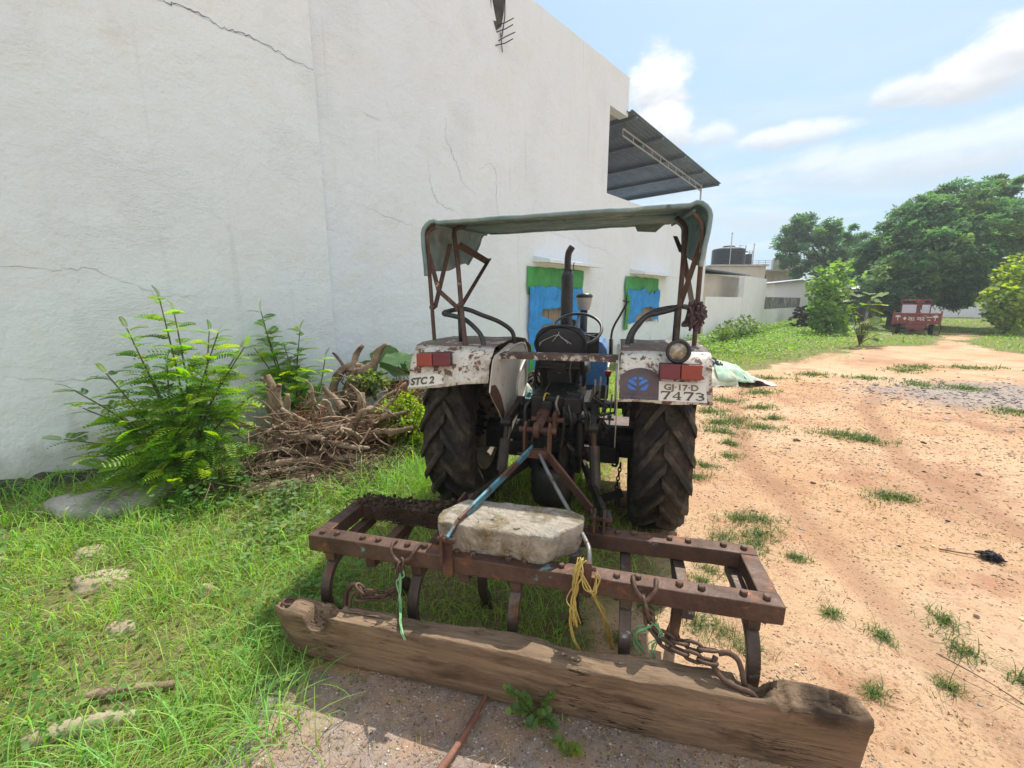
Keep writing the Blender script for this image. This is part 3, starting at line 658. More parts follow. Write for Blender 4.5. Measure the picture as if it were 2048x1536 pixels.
# body behind the facade
bd = MB(); bd.bb(-9, 9.66, .24, 9, 6.1, 6.3); bd.bb(-9, 10.5, 8.8, 9, -.2, 6.69); bd.bb(9.5, 9.65, .24, 8.8, 3.7, 6.09); bd.bb(9.68, 10.5, .24, 8.8, 5.9, 6.08); bd.build('upper_slab', M_cement, bld)
b2 = MB(); b2.bb(9.7, 16.6, .24, 8.8, 3.4, 3.58); b2.bb(16.43, 16.66, .24, 9, -.2, 4.03); b2.build('terrace_floor', M_cement, bld)
pl = MB(); pl.grid(lambda u, v: (-9 + 11.2 * u, -.05 - .34 * (1 - v) ** 1.3, -.2 + (.42 - .16 * max(0, (u * 11.2 - 8.6)) * 1.0) * v), 110, 8); pl.noise(.045, 5).noise(.016, 19)
pl.build('plinth', M_plinth, bld, smooth=True)
# sunshades over the openings and shutters inside
def sunshade(s0, s1, z, dpt):
    m = MB(); m.extrude([(s0, 0, z + .09), (s0, 0, z - .02), (s0, -dpt, z - .06), (s0, -dpt, z + .0)], (s1 - s0, 0, 0)); return m
def shutter_mesh(x0, x1, z0, z1):
    m = MB(); w = .09; x = x0 + w / 2
    while x < x1: m.box((x, .10 + random.uniform(-.008, .008), (z0 + z1) / 2), (w * .86, .02, z1 - z0)); x += w
    m.bb(x0, x1, .125, .14, z0, z1); return m
for nm, d, sh in (('door', DOOR, (7.0, 9.05, 2.36, .42)), ('window', WIN, (11.0, 13.35, 2.32, .42))):
    f = shutter_mesh(*d).build(nm, M_shutter, bld)
    sunshade(*sh).build('sunshade', M_wallR, f)
# lean-to roof over the terrace
def corrugated(P, nu, nv, amp, waves, along='v'):
    """P(u,v) -> point ; waves across u"""
    m = MB()
    m.grid(lambda u, v: Vector(P(u, v)) + Vector((0, 0, amp * sin(u * waves * 2 * pi))), nu, nv); return m
rf = corrugated(lambda u, v: (10.42 + 6.68 * v, -.16 + 7.6 * u, 5.95 - .055 * 6.68 * v), 400, 8, .014, 62)
roof = rf.build('lean_to_roof', M_tin, bld, smooth=True, solid=.006)
pu = MB()
for s in (10.7, 12.2, 13.8, 15.4, 16.95): pu.bb(s - .035, s + .035, -.13, 7.4, 5.95 - .055 * (s - 10.42) - .09, 5.95 - .055 * (s - 10.42) - .022)
pu.build('purlin', M_tin, roof)
tr = MB(); za = lambda s: 5.83 - .055 * (s - 10.42); ty = .34
tr.tube([(10.9, ty, za(10.9)), (16.6, ty, za(16.6))], .02, 8); tr.tube([(10.9, ty, za(10.9) - .16), (16.6, ty, za(16.6) - .16)], .02, 8)
for i in range(11): s = 10.9 + .57 * i; tr.tube([(s, ty, za(s)), (s, ty, za(s) - .16)], .014, 6)
tr.build('truss', M_pipe, roof)
ps = MB(); ps.tube([(16.6, ty, 3.6), (16.6, ty, za(16.6) + .05)], .03, 8); ps.build('post', M_pipe, roof)

# tarpaulins nailed over the openings
def tarp_part(name, mat, par, x0, x1, z0, z1, y, holes, edge, nx, nz_, amp=.03):
    m = MB(); vs = {}; cell = []
    for i in range(nx):
        for j in range(nz_):
            cx, cz = x0 + (x1 - x0) * (i + .5) / nx, z0 + (z1 - z0) * (j + .5) / nz_
            n = noise.noise(Vector((cx * 3, cz * 3, 2))) * .5 + noise.noise(Vector((cx * 11, cz * 11, 7))) * .25
            if any(((cx - h[0]) / h[2]) ** 2 + ((cz - h[1]) / h[3]) ** 2 + n * 1.2 < 1 for h in holes): continue
            if edge(cx, cz, n): continue
            cell.append((i, j))
    def vid(i, j):
        if (i, j) not in vs:
            x, z = x0 + (x1 - x0) * i / nx, z0 + (z1 - z0) * j / nz_
            w = noise.noise(Vector((x * 2.2, z * .9, y * 40))) * amp * 1.3 + noise.noise(Vector((x * 9, z * 2.5, 1))) * amp * .6 + (.5 - abs(noise.noise(Vector((x * 5 + z * 2, z * 4 - x, 3))))) * amp * .7
            vs[(i, j)] = len(m.v); m.v.append((x + noise.noise(Vector((x, z * 4, 5))) * .03, y + w, z + noise.noise(Vector((x * 4, z, 8))) * .03))
        return vs[(i, j)]
    for i, j in cell: m.f.append((vid(i, j), vid(i + 1, j), vid(i + 1, j + 1), vid(i, j + 1)))
    return m.build(name, mat, par, smooth=True, solid=.004)
t1 = empty('torn_tarpaulin', wp(0, 0), WRZ); tag(t1, 'torn blue tarpaulin with green top hung over the tall door behind the exhaust pipe', 'tarpaulin', 'tarpaulins nailed over openings of the white building')
tarp_part('green_sheet', M_tarpg, t1, 6.80, 8.77, 1.72, 2.25, -.035, [], lambda x, z, n: z < 1.84 + n * .14 + (-.5 if x < 7.15 else 0) + (.0 if x < 8.3 else -.12) and x > 7.15, 60, 22)
tarp_part('blue_sheet', M_tarpb, t1, 6.83, 8.70, .08, 1.95, -.065, [(7.75, 1.30, .50, .14), (7.60, .96, .46, .20), (8.25, 1.12, .22, .10), (7.4, .5, .10, .2)], lambda x, z, n: z > 1.86 + n * .10 or (z < .45 and x > 7.5 + n * .4), 80, 80)
tarp_part('green_hem', M_tarpg, t1, 6.80, 7.02, .1, .75, -.085, [], lambda x, z, n: x > 6.93 + n * .12, 16, 40)
t2 = empty('torn_tarpaulin', wp(0, 0), WRZ); tag(t2, 'torn blue tarpaulin with green edges hung over the farther window behind the long lever', 'tarpaulin', 'tarpaulins nailed over openings of the white building')
tarp_part('green_sheet', M_tarpg, t2, 10.70, 12.75, 1.62, 2.22, -.035, [], lambda x, z, n: z < 1.82 + n * .2 and x > 10.95, 50, 20)
tarp_part('green_hem', M_tarpg, t2, 10.70, 11.0, .85, 1.75, -.09, [], lambda x, z, n: x > 10.90 + n * .15, 16, 40)
tarp_part('blue_sheet', M_tarpb, t2, 10.78, 12.78, .90, 1.98, -.065, [(12.15, 1.30, .50, .13), (11.75, 1.12, .42, .14), (12.4, 1.0, .3, .12), (11.4, .98, .25, .08)], lambda x, z, n: z > 1.86 + n * .3 or z < 1.0 + n * .2, 70, 44)

# ------------------------------------------------------------------ boundary wall and yards beyond
bw = empty('boundary_wall', W0, WRZ); tag(bw, 'long streaked white boundary wall running on from the tall building with one raised section', 'wall')
m = MB(); m.bb(16.9, 21.88, .02, .22, -.3, 1.74); m.noise(.0, 1); m.build('wall_panel', M_white, bw)
m = MB(); m.bb(21.885, 26.0, .0, .24, -.3, 2.68); m.build('raised_panel', M_whitestain, bw)
m = MB(); m.bb(26.005, 37.5, .02, .22, -.3, 1.15); m.build('wall_panel', M_white, bw)
m = MB(); m.bb(26.005, 37.5, .021, .219, 1.154, 1.78); m.build('mouldy_coping', M_moldy, bw)
m = MB(); m.bb(16.68, 16.895, -.01, .3, -.3, 1.95); m.build('end_pier', M_beige, bw)

shed = empty('lean_to_shed', W0, WRZ); tag(shed, 'low beige shed with a dark corrugated roof behind the white boundary wall', 'shed')
m = MB(); m.bb(17.0, 24.8, 1.0, 6.0, -.3, 2.72); m.build('wall', M_beige, shed)
corrugated(lambda u, v: (16.8 + 8.3 * u, .55 + 6.2 * v, 2.84 + .09 * 6 * v), 200, 4, .02, 34).build('roof', M_tin, shed, smooth=True, solid=.01)
th = empty('flat_roofed_house', (12.6, 27.8, 0), 0); tag(th, 'flat roofed house carrying black water tanks beyond the beige shed', 'house')
m = MB(); m.bb(0, 3.3, 0, 5, -.2, 3.72); m.build('wall', M_beige, th)
m = MB(); m.bb(-.12, 3.42, -.12, 5.12, 3.725, 3.80); m.build('roof_slab', M_cement, th)
def tank(x, y, z, r, h, label):
    t = empty('water_tank', (x, y, z)); tag(t, label, 'water tank', 'black water tanks on the flat roof')
    pr = [(0, 0), (r * .97, 0), (r, .04)]; k = 7
    for i in range(k):
        a, b = .04 + (h - .04) * i / k, .04 + (h - .04) * (i + 1) / k
        pr += [(r, a + .02), (r * .975, a + .035), (r * .975, b - .035), (r, b - .02)]
    pr += [(r * .93, h + .06), (r * .4, h + .17), (r * .38, h + .17)]
    m = MB(); m.lathe(pr, 32); m.build('tank_body', M_tank, t, smooth=False)
    l = MB(); l.lathe([(0, h + .26), (r * .36, h + .25), (r * .38, h + .15)], 24); l.build('lid', M_tank, t)
    p = MB(); p.tube([(r * .7, 0, h + .1), (r * .7, 0, h + .3), (r * 1.1, 0, h + .3), (r * 1.1, 0, 0)], .03, 6); p.build('pipe', M_pipe, t); return t
tank(14.05, 29.0, 3.80, 1.0, 1.0, 'large ribbed black water tank standing on the flat roof')
tank(15.35, 29.4, 3.80, .42, .72, 'smaller black water tank to the right of the large ribbed one')
for i, (x, y, z0, z1, lb) in enumerate(((13.7, 28.0, 3.8, 5.75, 'taller thin metal pole in front of the large black water tank'), (15.2, 28.1, 3.8, 5.1, 'shorter thin metal pole right of the black water tanks'))):
    m = MB(); m.tube([(0, 0, 0), (0, 0, z1 - z0)], .028, 6); m.tube([(-.07, 0, z1 - z0 - .06), (.07, 0, z1 - z0 - .06)], .02, 5)
    q = m.build('metal_pole', M_pipe); q.location = (x, y, z0); tag(q, lb, 'pole', 'thin poles on the flat roof')

cr = empty('cream_house', (21.4, 40, 0), R(8)); tag(cr, 'cream two storey house with open roof railing far behind the white sheds', 'house')
m = MB(); m.bb(0, 5.0, 0, 7, -.2, 4.35); m.build('wall', M_cream, cr)
m = MB(); m.bb(2.3, 5.0, -.02, .1, 4.355, 5.3); m.build('parapet', M_cement, cr)
m = MB(); m.bb(-.2, .15, -.05, .3, 4.355, 5.2); m.build('parapet_pier', M_cement, cr)
m = MB(); m.bb(-.3, 5.3, -.35, 7.2, 4.2, 4.345); m.build('roof_slab', M_cream, cr)
m = MB()
for k in range(5): m.tube([(.1, -.02, 4.5 + .16 * k), (2.3, -.02, 4.5 + .16 * k)], .022, 5)
for k in range(4): m.tube([(.2 + .65 * k, -.02, 4.35), (.2 + .65 * k, -.02, 5.18)], .025, 5)
m.build('railing', M_pipe, cr)
m = MB(); m.bb(.8, 1.7, -.03, .02, 2.6, 3.9); m.build('window', M_dark, cr)

wh = empty('white_shed', (18.2, 30.5, 0), R(-4)); tag(wh, 'white shed with a grey sloping sheet roof behind the boundary wall', 'shed')
m = MB(); m.extrude([(0, 0, -.2), (2.9, 0, -.2), (2.9, 0, 3.05), (0, 0, 2.72)], (0, 5, 0)); m.build('wall', M_white, wh)
m = MB(); m.extrude([(-.3, -.4, 2.72), (3.1, -.4, 3.10), (3.1, -.4, 3.18), (-.3, -.4, 2.80)], (0, 5.6, 0)); m.build('roof', M_tinpale, wh)
fs = empty('open_shed', (24.2, 33.5, 0), R(-6)); tag(fs, 'dark open fronted shed with a grey sheet roof behind the leafy sapling', 'shed')
m = MB(); m.extrude([(0, -.6, 2.35), (0, -.6, 2.45), (0, 3.2, 3.35), (0, 3.2, 3.25)], (5.5, 0, 0)); m.build('roof', M_tinpale, fs)
m = MB(); m.bb(0, 5.5, 3.2, 3.4, -.2, 3.25); m.build('back_wall', M_dark, fs)
for x in (.1, 2.7, 5.4):
    m = MB(); m.bb(x - .08, x + .08, -.4, -.24, -.2, 2.42); m.build('post', M_pipe, fs)
m = MB(); m.bb(0, 5.5, -.62, -.5, 2.26, 2.36); m.build('fascia', M_white, fs)
rh = empty('verandah_house', (40.6, 42.5, 0), R(-16)); tag(rh, 'low house with dark screened verandah above a white half wall beyond the big tree', 'house')
m = MB(); m.bb(-3.5, 7.4, -.1, .1, -.2, 1.72); m.build('half_wall', M_white, rh)
m = MB(); m.bb(-3.5, 7.4, 1.4, 1.6, -.2, 3.9); m.build('screen', M_dark, rh)
for x in (-3.2, -.6, 2.0, 4.6, 7.2):
    m = MB(); m.bb(x - .12, x + .12, -.09, .09, 1.722, 3.6); m.build('post', M_cement, rh)
m = MB(); m.extrude([(-4, -.8, 3.55), (-4, -.8, 3.68), (-4, 5, 4.8), (-4, 5, 4.68)], (12, 0, 0)); m.build('roof', M_cream, rh)
m = MB(); m.bb(-4, 8, -.81, -.72, 3.46, 3.56); m.build('fascia', M_red, rh)
# dark stack of bricks at the end of the boundary wall
m = MB()
for k in range(260):
    a = random.random(); z = random.random() ** 1.3
    m.box((random.uniform(-1.0, 1.0) * (1 - .35 * z), random.uniform(-.7, .5), .05 + z * 1.25), (.23, .11, .075), Matrix.Rotation(random.uniform(-.5, .5), 3, 'Z') @ Matrix.Rotation(random.uniform(-.12, .12), 3, 'X'))
bs = m.build('brick_stack', M_brick); p = wp(30.2, 1.3); bs.location = p; bs.rotation_euler = (0, 0, .5)
tag(bs, 'dark tumbled brick stack at the foot of the boundary wall beside the sapling', 'brick stack')
# ------------------------------------------------------------------ tractor: local x right, y forward, z up, origin under the rear axle
TX, TRZ = (.40, 3.18, 0), R(-14)
tr = empty('tractor', TX, TRZ); tag(tr, 'old blue and white farm tractor with rusty fenders and canvas canopy seen from behind', 'tractor')

def wheel(name, cx, cy, Ro, half, rim_r, side):
    w = empty(name, (cx, cy, Ro - .012), 0, tr)
    ax = Matrix.Rotation(R(90), 4, 'Y')          # lathe axis -> local x
    prof = [(rim_r - .005, -.62), (rim_r + .03, -.80), (rim_r + .10, -.98), (rim_r + .17, -1.0), (Ro - .075, -.94), (Ro - .045, -.80), (Ro - .032, -.5), (Ro - .028, 0),
            (Ro - .032, .5), (Ro - .045, .80), (Ro - .075, .94), (rim_r + .17, 1.0), (rim_r + .10, .98), (rim_r + .03, .80), (rim_r - .005, .62)]
    m = MB(); m.lathe([(r, z * half) for r, z in prof], 72, ax)
    nl = 20
    def surf(wd, ph, hgt):
        a = abs(wd) / half
        rr = Ro - .03 - (.0 if a < .5 else .05 * ((a - .5) / .45) ** 2)
        rr += hgt
        return Vector((wd, -rr * cos(ph), rr * sin(ph)))
    for sd_ in (-1, 1):
        for k in range(nl):
            p0 = 2 * pi * (k + (.5 if sd_ > 0 else 0)) / nl
            P = []; K = 7
            for i in range(K + 1):
                u = i / K
                wd = sd_ * (-.012 + (half * .97 + .012) * u); ph = p0 - (.34 * u + .10 * u * u)
                th = .054 - .008 * (1 - u)
                hg = .040 + .012 * u
                dn = 1 / Ro
                P.append((surf(wd, ph + th * dn * 1.0, -.02), surf(wd, ph + th * dn * .62, hg), surf(wd, ph - th * dn * .62, hg), surf(wd, ph - th * dn * 1.0, -.02)))
            # turn the shoulder down over the sidewall
            a = P[-1]; P.append(tuple(q + Vector((sd_ * .006, q.y * -.075 / Ro, q.z * -.075 / Ro)) for q in a))
            vs_ = [q for r_ in P for q in r_]; fs_ = []
            for i in range(len(P) - 1):
                for j in range(3): fs_.append((i * 4 + j, i * 4 + j + 1, i * 4 + j + 5, i * 4 + j + 4))
            fs_ += [(0, 1, 2, 3), tuple(4 * (len(P) - 1) + j for j in (3, 2, 1, 0))]
            m.add(vs_, fs_)
    t = m.build('tyre', M_rubber, w, smooth=False)
    t.modifiers.new('bev', 'BEVEL').width = .009; t.modifiers['bev'].segments = 2; t.modifiers['bev'].limit_method = 'ANGLE'; t.modifiers['bev'].angle_limit = R(40)
    rm = MB(); q = half * .72
    rm.lathe([(rim_r + .012, -q), (rim_r + .015, -q + .02), (rim_r - .03, -q + .035), (rim_r - .05, 0), (rim_r - .03, q - .035), (rim_r + .015, q - .02), (rim_r + .012, q), (rim_r - .005, q), (rim_r - .07, .02), (rim_r - .07, -.02), (rim_r - .005, -q)], 48, ax, True)
    o_ = side * half * .25
    rm.lathe([(.0, o_), (.10, o_), (.13, o_ + side * .03), (rim_r - .10, o_ + side * .06), (rim_r - .045, o_ + side * .02), (rim_r - .045, o_), (.13, o_ + .001 * side), (0, o_ - side * .012)], 48, ax)
    rm.build('rim', M_rim, w, smooth=True)
    hb = MB(); hb.lathe([(0, -.11), (.085, -.11), (.095, -.02), (.11, .02), (.11, .06), (0, .06)], 24, ax)
    for k in range(8): a = 2 * pi * k / 8; hb.cyl((-.09, .085 * cos(a), .085 * sin(a)), (.09, .085 * cos(a), .085 * sin(a)), .013, 6)
    hb.build('hub', M_black, w)
    return w
wheel('rear_wheel', -.735, 0, .645, .18, .355, -1)
wheel('rear_wheel', .675, 0, .645, .18, .355, 1)
wheel('front_wheel', -.60, 1.98, .36, .09, .2, -1)
wheel('front_wheel', .56, 1.98, .36, .09, .2, 1)

# --- fenders
FP = [(-.80, 1.055), (-.775, 1.11), (-.745, 1.18), (-.715, 1.245), (-.685, 1.287), (-.635, 1.315), (-.55, 1.325), (-.30, 1.328), (.0, 1.325), (.25, 1.30), (.45, 1.22), (.58, 1.08)]
def fender(r0, r1, inner, skew):
    f = empty('fender', (0, 0, 0), 0, tr)
    def pt_(i, u):
        y, z = FP[i]; k = max(0, 1 - i / 4)
        z += skew * (u - .0) * k; x = r0 + (r1 - r0) * u
        return (x + .004 * sin(i * 2 + u * 7), y + .004 * sin(u * 9 + i), z + .003 * sin(u * 11 + i * 1.3))
    n = 14
    m = MB(); vs_ = [pt_(i, j / n) for i in range(0, 6) for j in range(n + 1)]
    m.add(vs_, [(i * (n + 1) + j, (i + 1) * (n + 1) + j, (i + 1) * (n + 1) + j + 1, i * (n + 1) + j + 1) for i in range(5) for j in range(n)])
    m.build('rear_panel', M_fender, f, smooth=True, solid=.006)
    m = MB(); vs_ = [pt_(i, j / n) for i in range(5, len(FP)) for j in range(n + 1)]; k = len(FP) - 6
    m.add(vs_, [(i * (n + 1) + j, (i + 1) * (n + 1) + j, (i + 1) * (n + 1) + j + 1, i * (n + 1) + j + 1) for i in range(k) for j in range(n)])
    m.build('top_panel', M_fendertop, f, smooth=True, solid=.006)
    return f
fl = fender(-.885, -.362, -.362, .068)
fr = fender(.872, .392, .392, .0)
# inner side plates
IP = [(-.665, 1.268), (-.3, 1.31), (.18, 1.27), (.25, 1.16), (.285, 1.03), (.23, .92), (.10, .79), (-.15, .70), (-.346, .63), (-.40, .70), (-.49, .80), (-.60, .905), (-.70, .985), (-.785, 1.06), (-.772, 1.11), (-.742, 1.18), (-.712, 1.243)]
for f_, x, s in ((fl, -.358, 1), (fr, .388, -1)):
    m = MB(); m.extrude([(x, a, b) for a, b in IP], (.007 * s, 0, 0)); m.build('side_plate', M_fenderin, f_)
    m = MB(); xx = x + .012 * s
    m.tube(spline([(xx, -.05, .80), (xx, -.12, .96), (xx, -.02, 1.06), (xx, .16, 1.13), (xx, .22, 1.10), (xx, .2, .93), (xx, .1, .84), (xx, -.05, .78)], 5), .009, 6, True)
    m.tube(spline([(xx, -.62, 1.24), (xx, -.2, 1.285), (xx, .17, 1.255), (xx, .265, 1.08), (xx, .22, .93)], 6), .008, 6)
    m.build('pressed_rib', M_fenderin, f_, smooth=True)
# torn rusty lip of the left fender over the tyre
m = MB(); pts = [(-.350, -.765, 1.10), (-.350, -.785, 1.055), (-.352, -.70, .982), (-.350, -.60, .902), (-.350, -.50, .805), (-.350, -.47, .86), (-.350, -.54, .97), (-.350, -.62, 1.04), (-.350, -.69, 1.09)]
m.extrude(pts, (.004, 0, 0)); m.noise(.004, 14); m.build('torn_lip', M_rustbar, fl)
# rear plates, emblem and lettering; FR(u,v,d): u across (right), v up the inclined face, d out of it
RB, RT = Vector((0, -.7995, 1.058)), Vector((0, -.713, 1.247))
Rv = (RT - RB).normalized(); Rn = Vector((0, -Rv.z, Rv.y))
def FR(u, v, d=.006): return Vector((u, RB.y, RB.z)) + Rv * v + Rn * d
def face_part(name, mat, par, outline, d0=.004, d1=.007, n=None):
    m = MB(); k = len(outline); a = [FR(u, v, d0) for u, v in outline]; b = [FR(u, v, d1) for u, v in outline]
    m.add(a + b, [tuple(range(k, 2 * k))] + [(i, (i + 1) % k, (i + 1) % k + k, i + k) for i in range(k)]); return m.build(name, mat, par)
arc = [(.395, .012), (.60, .012), (.60, .10)] + [(.505 + .11 * cos(a), .105 + .085 * sin(a)) for a in [R(10 + 16 * i) for i in range(9)]] + [(.395, .145)]
em = face_part('emblem_panel', M_maroon, fr, arc, .006, .009)
# round leaf emblem: blue lobes parted by pale branching lines
m = MB(); ecx, ecy, er = .492, .098, .056
def lobe(a0, a1, r0, r1):
    K = 6; o = [(ecx + r1 * cos(a0 + (a1 - a0) * i / K), ecy + r1 * sin(a0 + (a1 - a0) * i / K) * .92) for i in range(K + 1)]
    o += [(ecx + r0 * cos(a1 + (a0 - a1) * i / K), ecy - .012 + r0 * sin(a1 + (a0 - a1) * i / K) * .9) for i in range(K + 1)]
    q = [FR(u, v, .0125) for u, v in o]; k = len(q); m.add(q, [tuple(range(k))])
for pc in (((445, 900), (500, 866), (545, 860), (545, 925), (500, 932)), ((582, 860), (640, 864), (688, 890), (640, 925), (582, 925)), ((432, 908), (500, 950), (548, 1005), (550, 1058), (470, 1020), (375, 972), (388, 935)),
           ((588, 1045), (590, 985), (640, 940), (718, 900), (758, 930), (755, 958), (680, 995)), ((372, 1010), (450, 1050), (540, 1110), (530, 1135), (430, 1130), (384, 1085)), ((612, 1108), (690, 1040), (766, 985), (770, 1045), (722, 1128), (612, 1135))):
    q = [FR(ecx + (a - 570) / 200 * er, ecy + (1000 - b) / 200 * er, .0125) for a, b in pc]; m.add(q, [tuple(range(len(q)))])
m.build('leaf_emblem', M_logo, em)
def text_part(name, txt, u, v, size, mat, par, FRm=FR, wide=1.0, bold=.0, dep=.0015, d=.0125, align='CENTER', shear=0.0):
    cu = bpy.data.curves.new(name, 'FONT'); cu.body = txt; cu.size = size; cu.align_x = align; cu.extrude = dep; cu.offset = bold; cu.shear = shear
    t = bpy.data.objects.new(name, cu); COL.objects.link(t); bpy.context.view_layer.update()
    dg = bpy.context.evaluated_depsgraph_get(); me = bpy.data.meshes.new_from_object(t.evaluated_get(dg)); bpy.data.objects.remove(t)
    for vtx in me.vertices:
        x, y, z = vtx.co; vtx.co = FRm(u + x * wide, v + y, d + z)
    me.materials.clear(); me.materials.append(mat)
    o = bpy.data.objects.new(name, me); COL.objects.link(o); o.parent = par; return o
def serif_digits(txt, u, v, w, h, gap, mat, par, name):
    """slab-serif figures built from strokes"""
    G = {'7': [((0, 1), (1, 1), .2), ((1, 1), (.38, 0), .26), ((0, 1), (0, .78), .12), ((.2, 0), (.62, 0), .1)],
         '4': [((.7, 1), (.7, 0), .26), ((.7, 1), (0, .3), .13), ((0, .3), (1, .3), .14), ((.45, 0), (.95, 0), .1)],
         '3': [((.0, .9), (.35, 1), .16), ((.35, 1), (.8, .85), .18), ((.8, .85), (.75, .62), .24), ((.75, .62), (.35, .54), .16), ((.35, .54), (.85, .4), .18), ((.85, .4), (.85, .16), .25), ((.85, .16), (.4, 0), .17), ((.4, 0), (0, .14), .16)]}
    m = MB()
    for i, ch in enumerate(txt):
        ox = u + i * (w + gap)
        for (a, b, t) in G[ch]:
            A = Vector((ox + a[0] * w, v + a[1] * h)); B = Vector((ox + b[0] * w, v + b[1] * h)); dd = (B - A).normalized() ; nn = Vector((-dd.y, dd.x)) * t * h * .5; ee = dd * t * h * .25
            q = [FR(p.x, p.y, .0128 + .0002 * len(m.v) / 40) for p in (A - ee + nn, B + ee + nn, B + ee - nn, A - ee - nn)]
            m.add(q, [(0, 1, 2, 3)])
    return m.build(name, mat, par)
pl_ = face_part('number_plate', M_plate, fr, [(.602, .010), (.845, .010), (.838, .118), (.602, .118)], .008, .0115)
serif_digits('7473', .616, .020, .042, .040, .016, M_ink, pl_, 'plate_lettering')
text_part('plate_lettering', 'GJ·17·D', .715, .072, .043, M_inkochre, pl_, wide=1.25, bold=.0012)
text_part('faint_lettering', 'NEW HOLLAND', .492, .014, .022, M_faint, em, wide=1.1)
RBL, RTL = Vector((0, -.7995, 1.058)), RT
def FL(u, v, d=.006): return Vector((u, RB.y, RB.z + .068 * (u + .885) / .523)) + Rv * v + Rn * d
m = MB(); o_ = [(-.876, .008), (-.80, .006), (-.70, .008), (-.635, .014), (-.66, .04), (-.645, .062), (-.69, .080), (-.78, .083), (-.86, .082)]
k = len(o_); m.add([FL(u, v, .006) for u, v in o_] + [FL(u, v, .009) for u, v in o_], [tuple(range(k, 2 * k))] + [(i, (i + 1) % k, (i + 1) % k + k, i + k) for i in range(k)])
pL = m.build('number_plate', M_plate, fl)
text_part('plate_lettering', 'STC 2', -.862, .022, .062, M_ink, pL, FL, wide=1.0, bold=.002, align='LEFT', d=.011)

def tail_light(par, x, z, y, flip):
    t = empty('tail_light', (x, y, z), 0, par)
    tilt = Matrix.Rotation(R(-8), 3, 'X')
    m = MB(); m.box((0, .028, 0), (.214, .03, .086), tilt); m.build('housing', M_blackpaint, t, bevel=.004)
    m = MB(); m.box((-.0535 * flip, -.006, 0), (.104, .04, .082), tilt); m.build('red_lens', M_red, t, bevel=.006)
    m = MB(); m.box((.0535 * flip, -.006, 0), (.104, .04, .082), tilt); m.build('amber_lens', M_amber, t, bevel=.006)
    return t
tail_light(fr, .705, 1.226, -.772, 1)
tail_light(fl, -.715, 1.245, -.765, -1).rotation_euler = (0, R(-3), 0)
# round work lamp standing on the right fender
lp = empty('work_lamp', (.690, -.735, 1.333), 0, tr)
ax = Matrix.Rotation(R(90), 4, 'X')
m = MB(); m.lathe([(0, -.075), (.03, -.07), (.052, -.035), (.060, 0), (.062, .012), (.054, .016)], 28, ax); m.build('lamp_body', M_blackpaint, lp, smooth=True)
m = MB(); m.lathe([(.0625, .008), (.0655, .022), (.058, .030), (.050, .028), (.048, .016)], 28, ax); m.build('bezel', M_blackpaint, lp, smooth=True)
m = MB(); m.lathe([(0, .024), (.03, .021), (.049, .015)], 28, ax); m.build('lens', M_glass, lp, smooth=True)
m = MB(); m.tube([(0, .01, -.055), (0, .005, -.10)], .016, 8); m.bb(-.022, .022, -.012, .03, -.066, -.056); m.build('bracket', M_black, lp)

# --- canopy
cn = empty('canopy', (0, 0, 0), 0, tr)
def canopy_pt(u, v):
    # u across: 0 left flap bottom .. 1 right flap bottom ; v front-back: 0 rear, 1 front
    y0, y1 = -.51, .66
    xl, xr = -.876, .836; zt = 2.112 + .098 * v
    rad = .085; fl_l = .33 - .0 * v
    segs = [fl_l - rad, rad * pi / 2, (xr - xl) - 2 * rad, rad * pi / 2, fl_l - rad]; tot = sum(segs); d = u * tot
    y = y0 + (y1 - y0) * v
    if d < segs[0]:
        q = 1 - d / segs[0]
        x, z = xl + .012 * q, zt - rad - (segs[0] - d); cut = q
        y = y0 + (y1 - y0 - .36 * cut ** 1.1) * v + .006 * sin(v * 14) * q
        z += .02 * noise.noise(Vector((v * 3, 1, 0))) * q + (.045 * v - .02) * q
    elif d < segs[0] + segs[1]:
        a = (d - segs[0]) / rad; x, z = xl + rad * (1 - cos(a)), zt - rad + rad * sin(a)
    elif d < sum(segs[:3]):
        x = xl + rad + d - segs[0] - segs[1]; t = (x - xl) / (xr - xl)
        z = zt - .006 * sin(v * pi) + .003 * noise.noise(Vector((x * 3, v * 3, 2)))
        z -= .010 * max(0, 1 - abs(v - 1) * 14) + .012 * max(0, 1 - v * 18)
    elif d < sum(segs[:4]):
        a = pi / 2 - (d - sum(segs[:3])) / rad; x, z = xr - rad * (1 - cos(a)), zt - rad + rad * sin(a)
    else:
        q = (d - sum(segs[:4])) / segs[4]; x, z = xr - .030 * q, zt - rad - q * segs[4]
        y = y0 + (y1 - y0 - .42 * q ** 1.1) * v
        z += .02 * noise.noise(Vector((v * 3, 6, 0))) * q + .03 * v * q
    wv = .004 * noise.noise(Vector((x * 6, y * 5, z * 5))) + .003 * noise.noise(Vector((x * 17, y * 9, z * 15)))
    z += .016 * (x / .85) * (1 if z > 2.0 else .3)     # the hood leans, right side higher
    return (x + wv, y, z + wv)
m = MB(); m.grid(canopy_pt, 120, 40); m.build('canopy_fabric', M_canvas, cn, smooth=True, solid=.006)
# hem rolled round the edges
for nm, v in (('rear_hem', 0), ('front_hem', 1)):
    m = MB(); m.tube([Vector(canopy_pt(i / 80, v)) for i in range(81)], .014, 6); m.build(nm, M_canvas, cn, smooth=True)
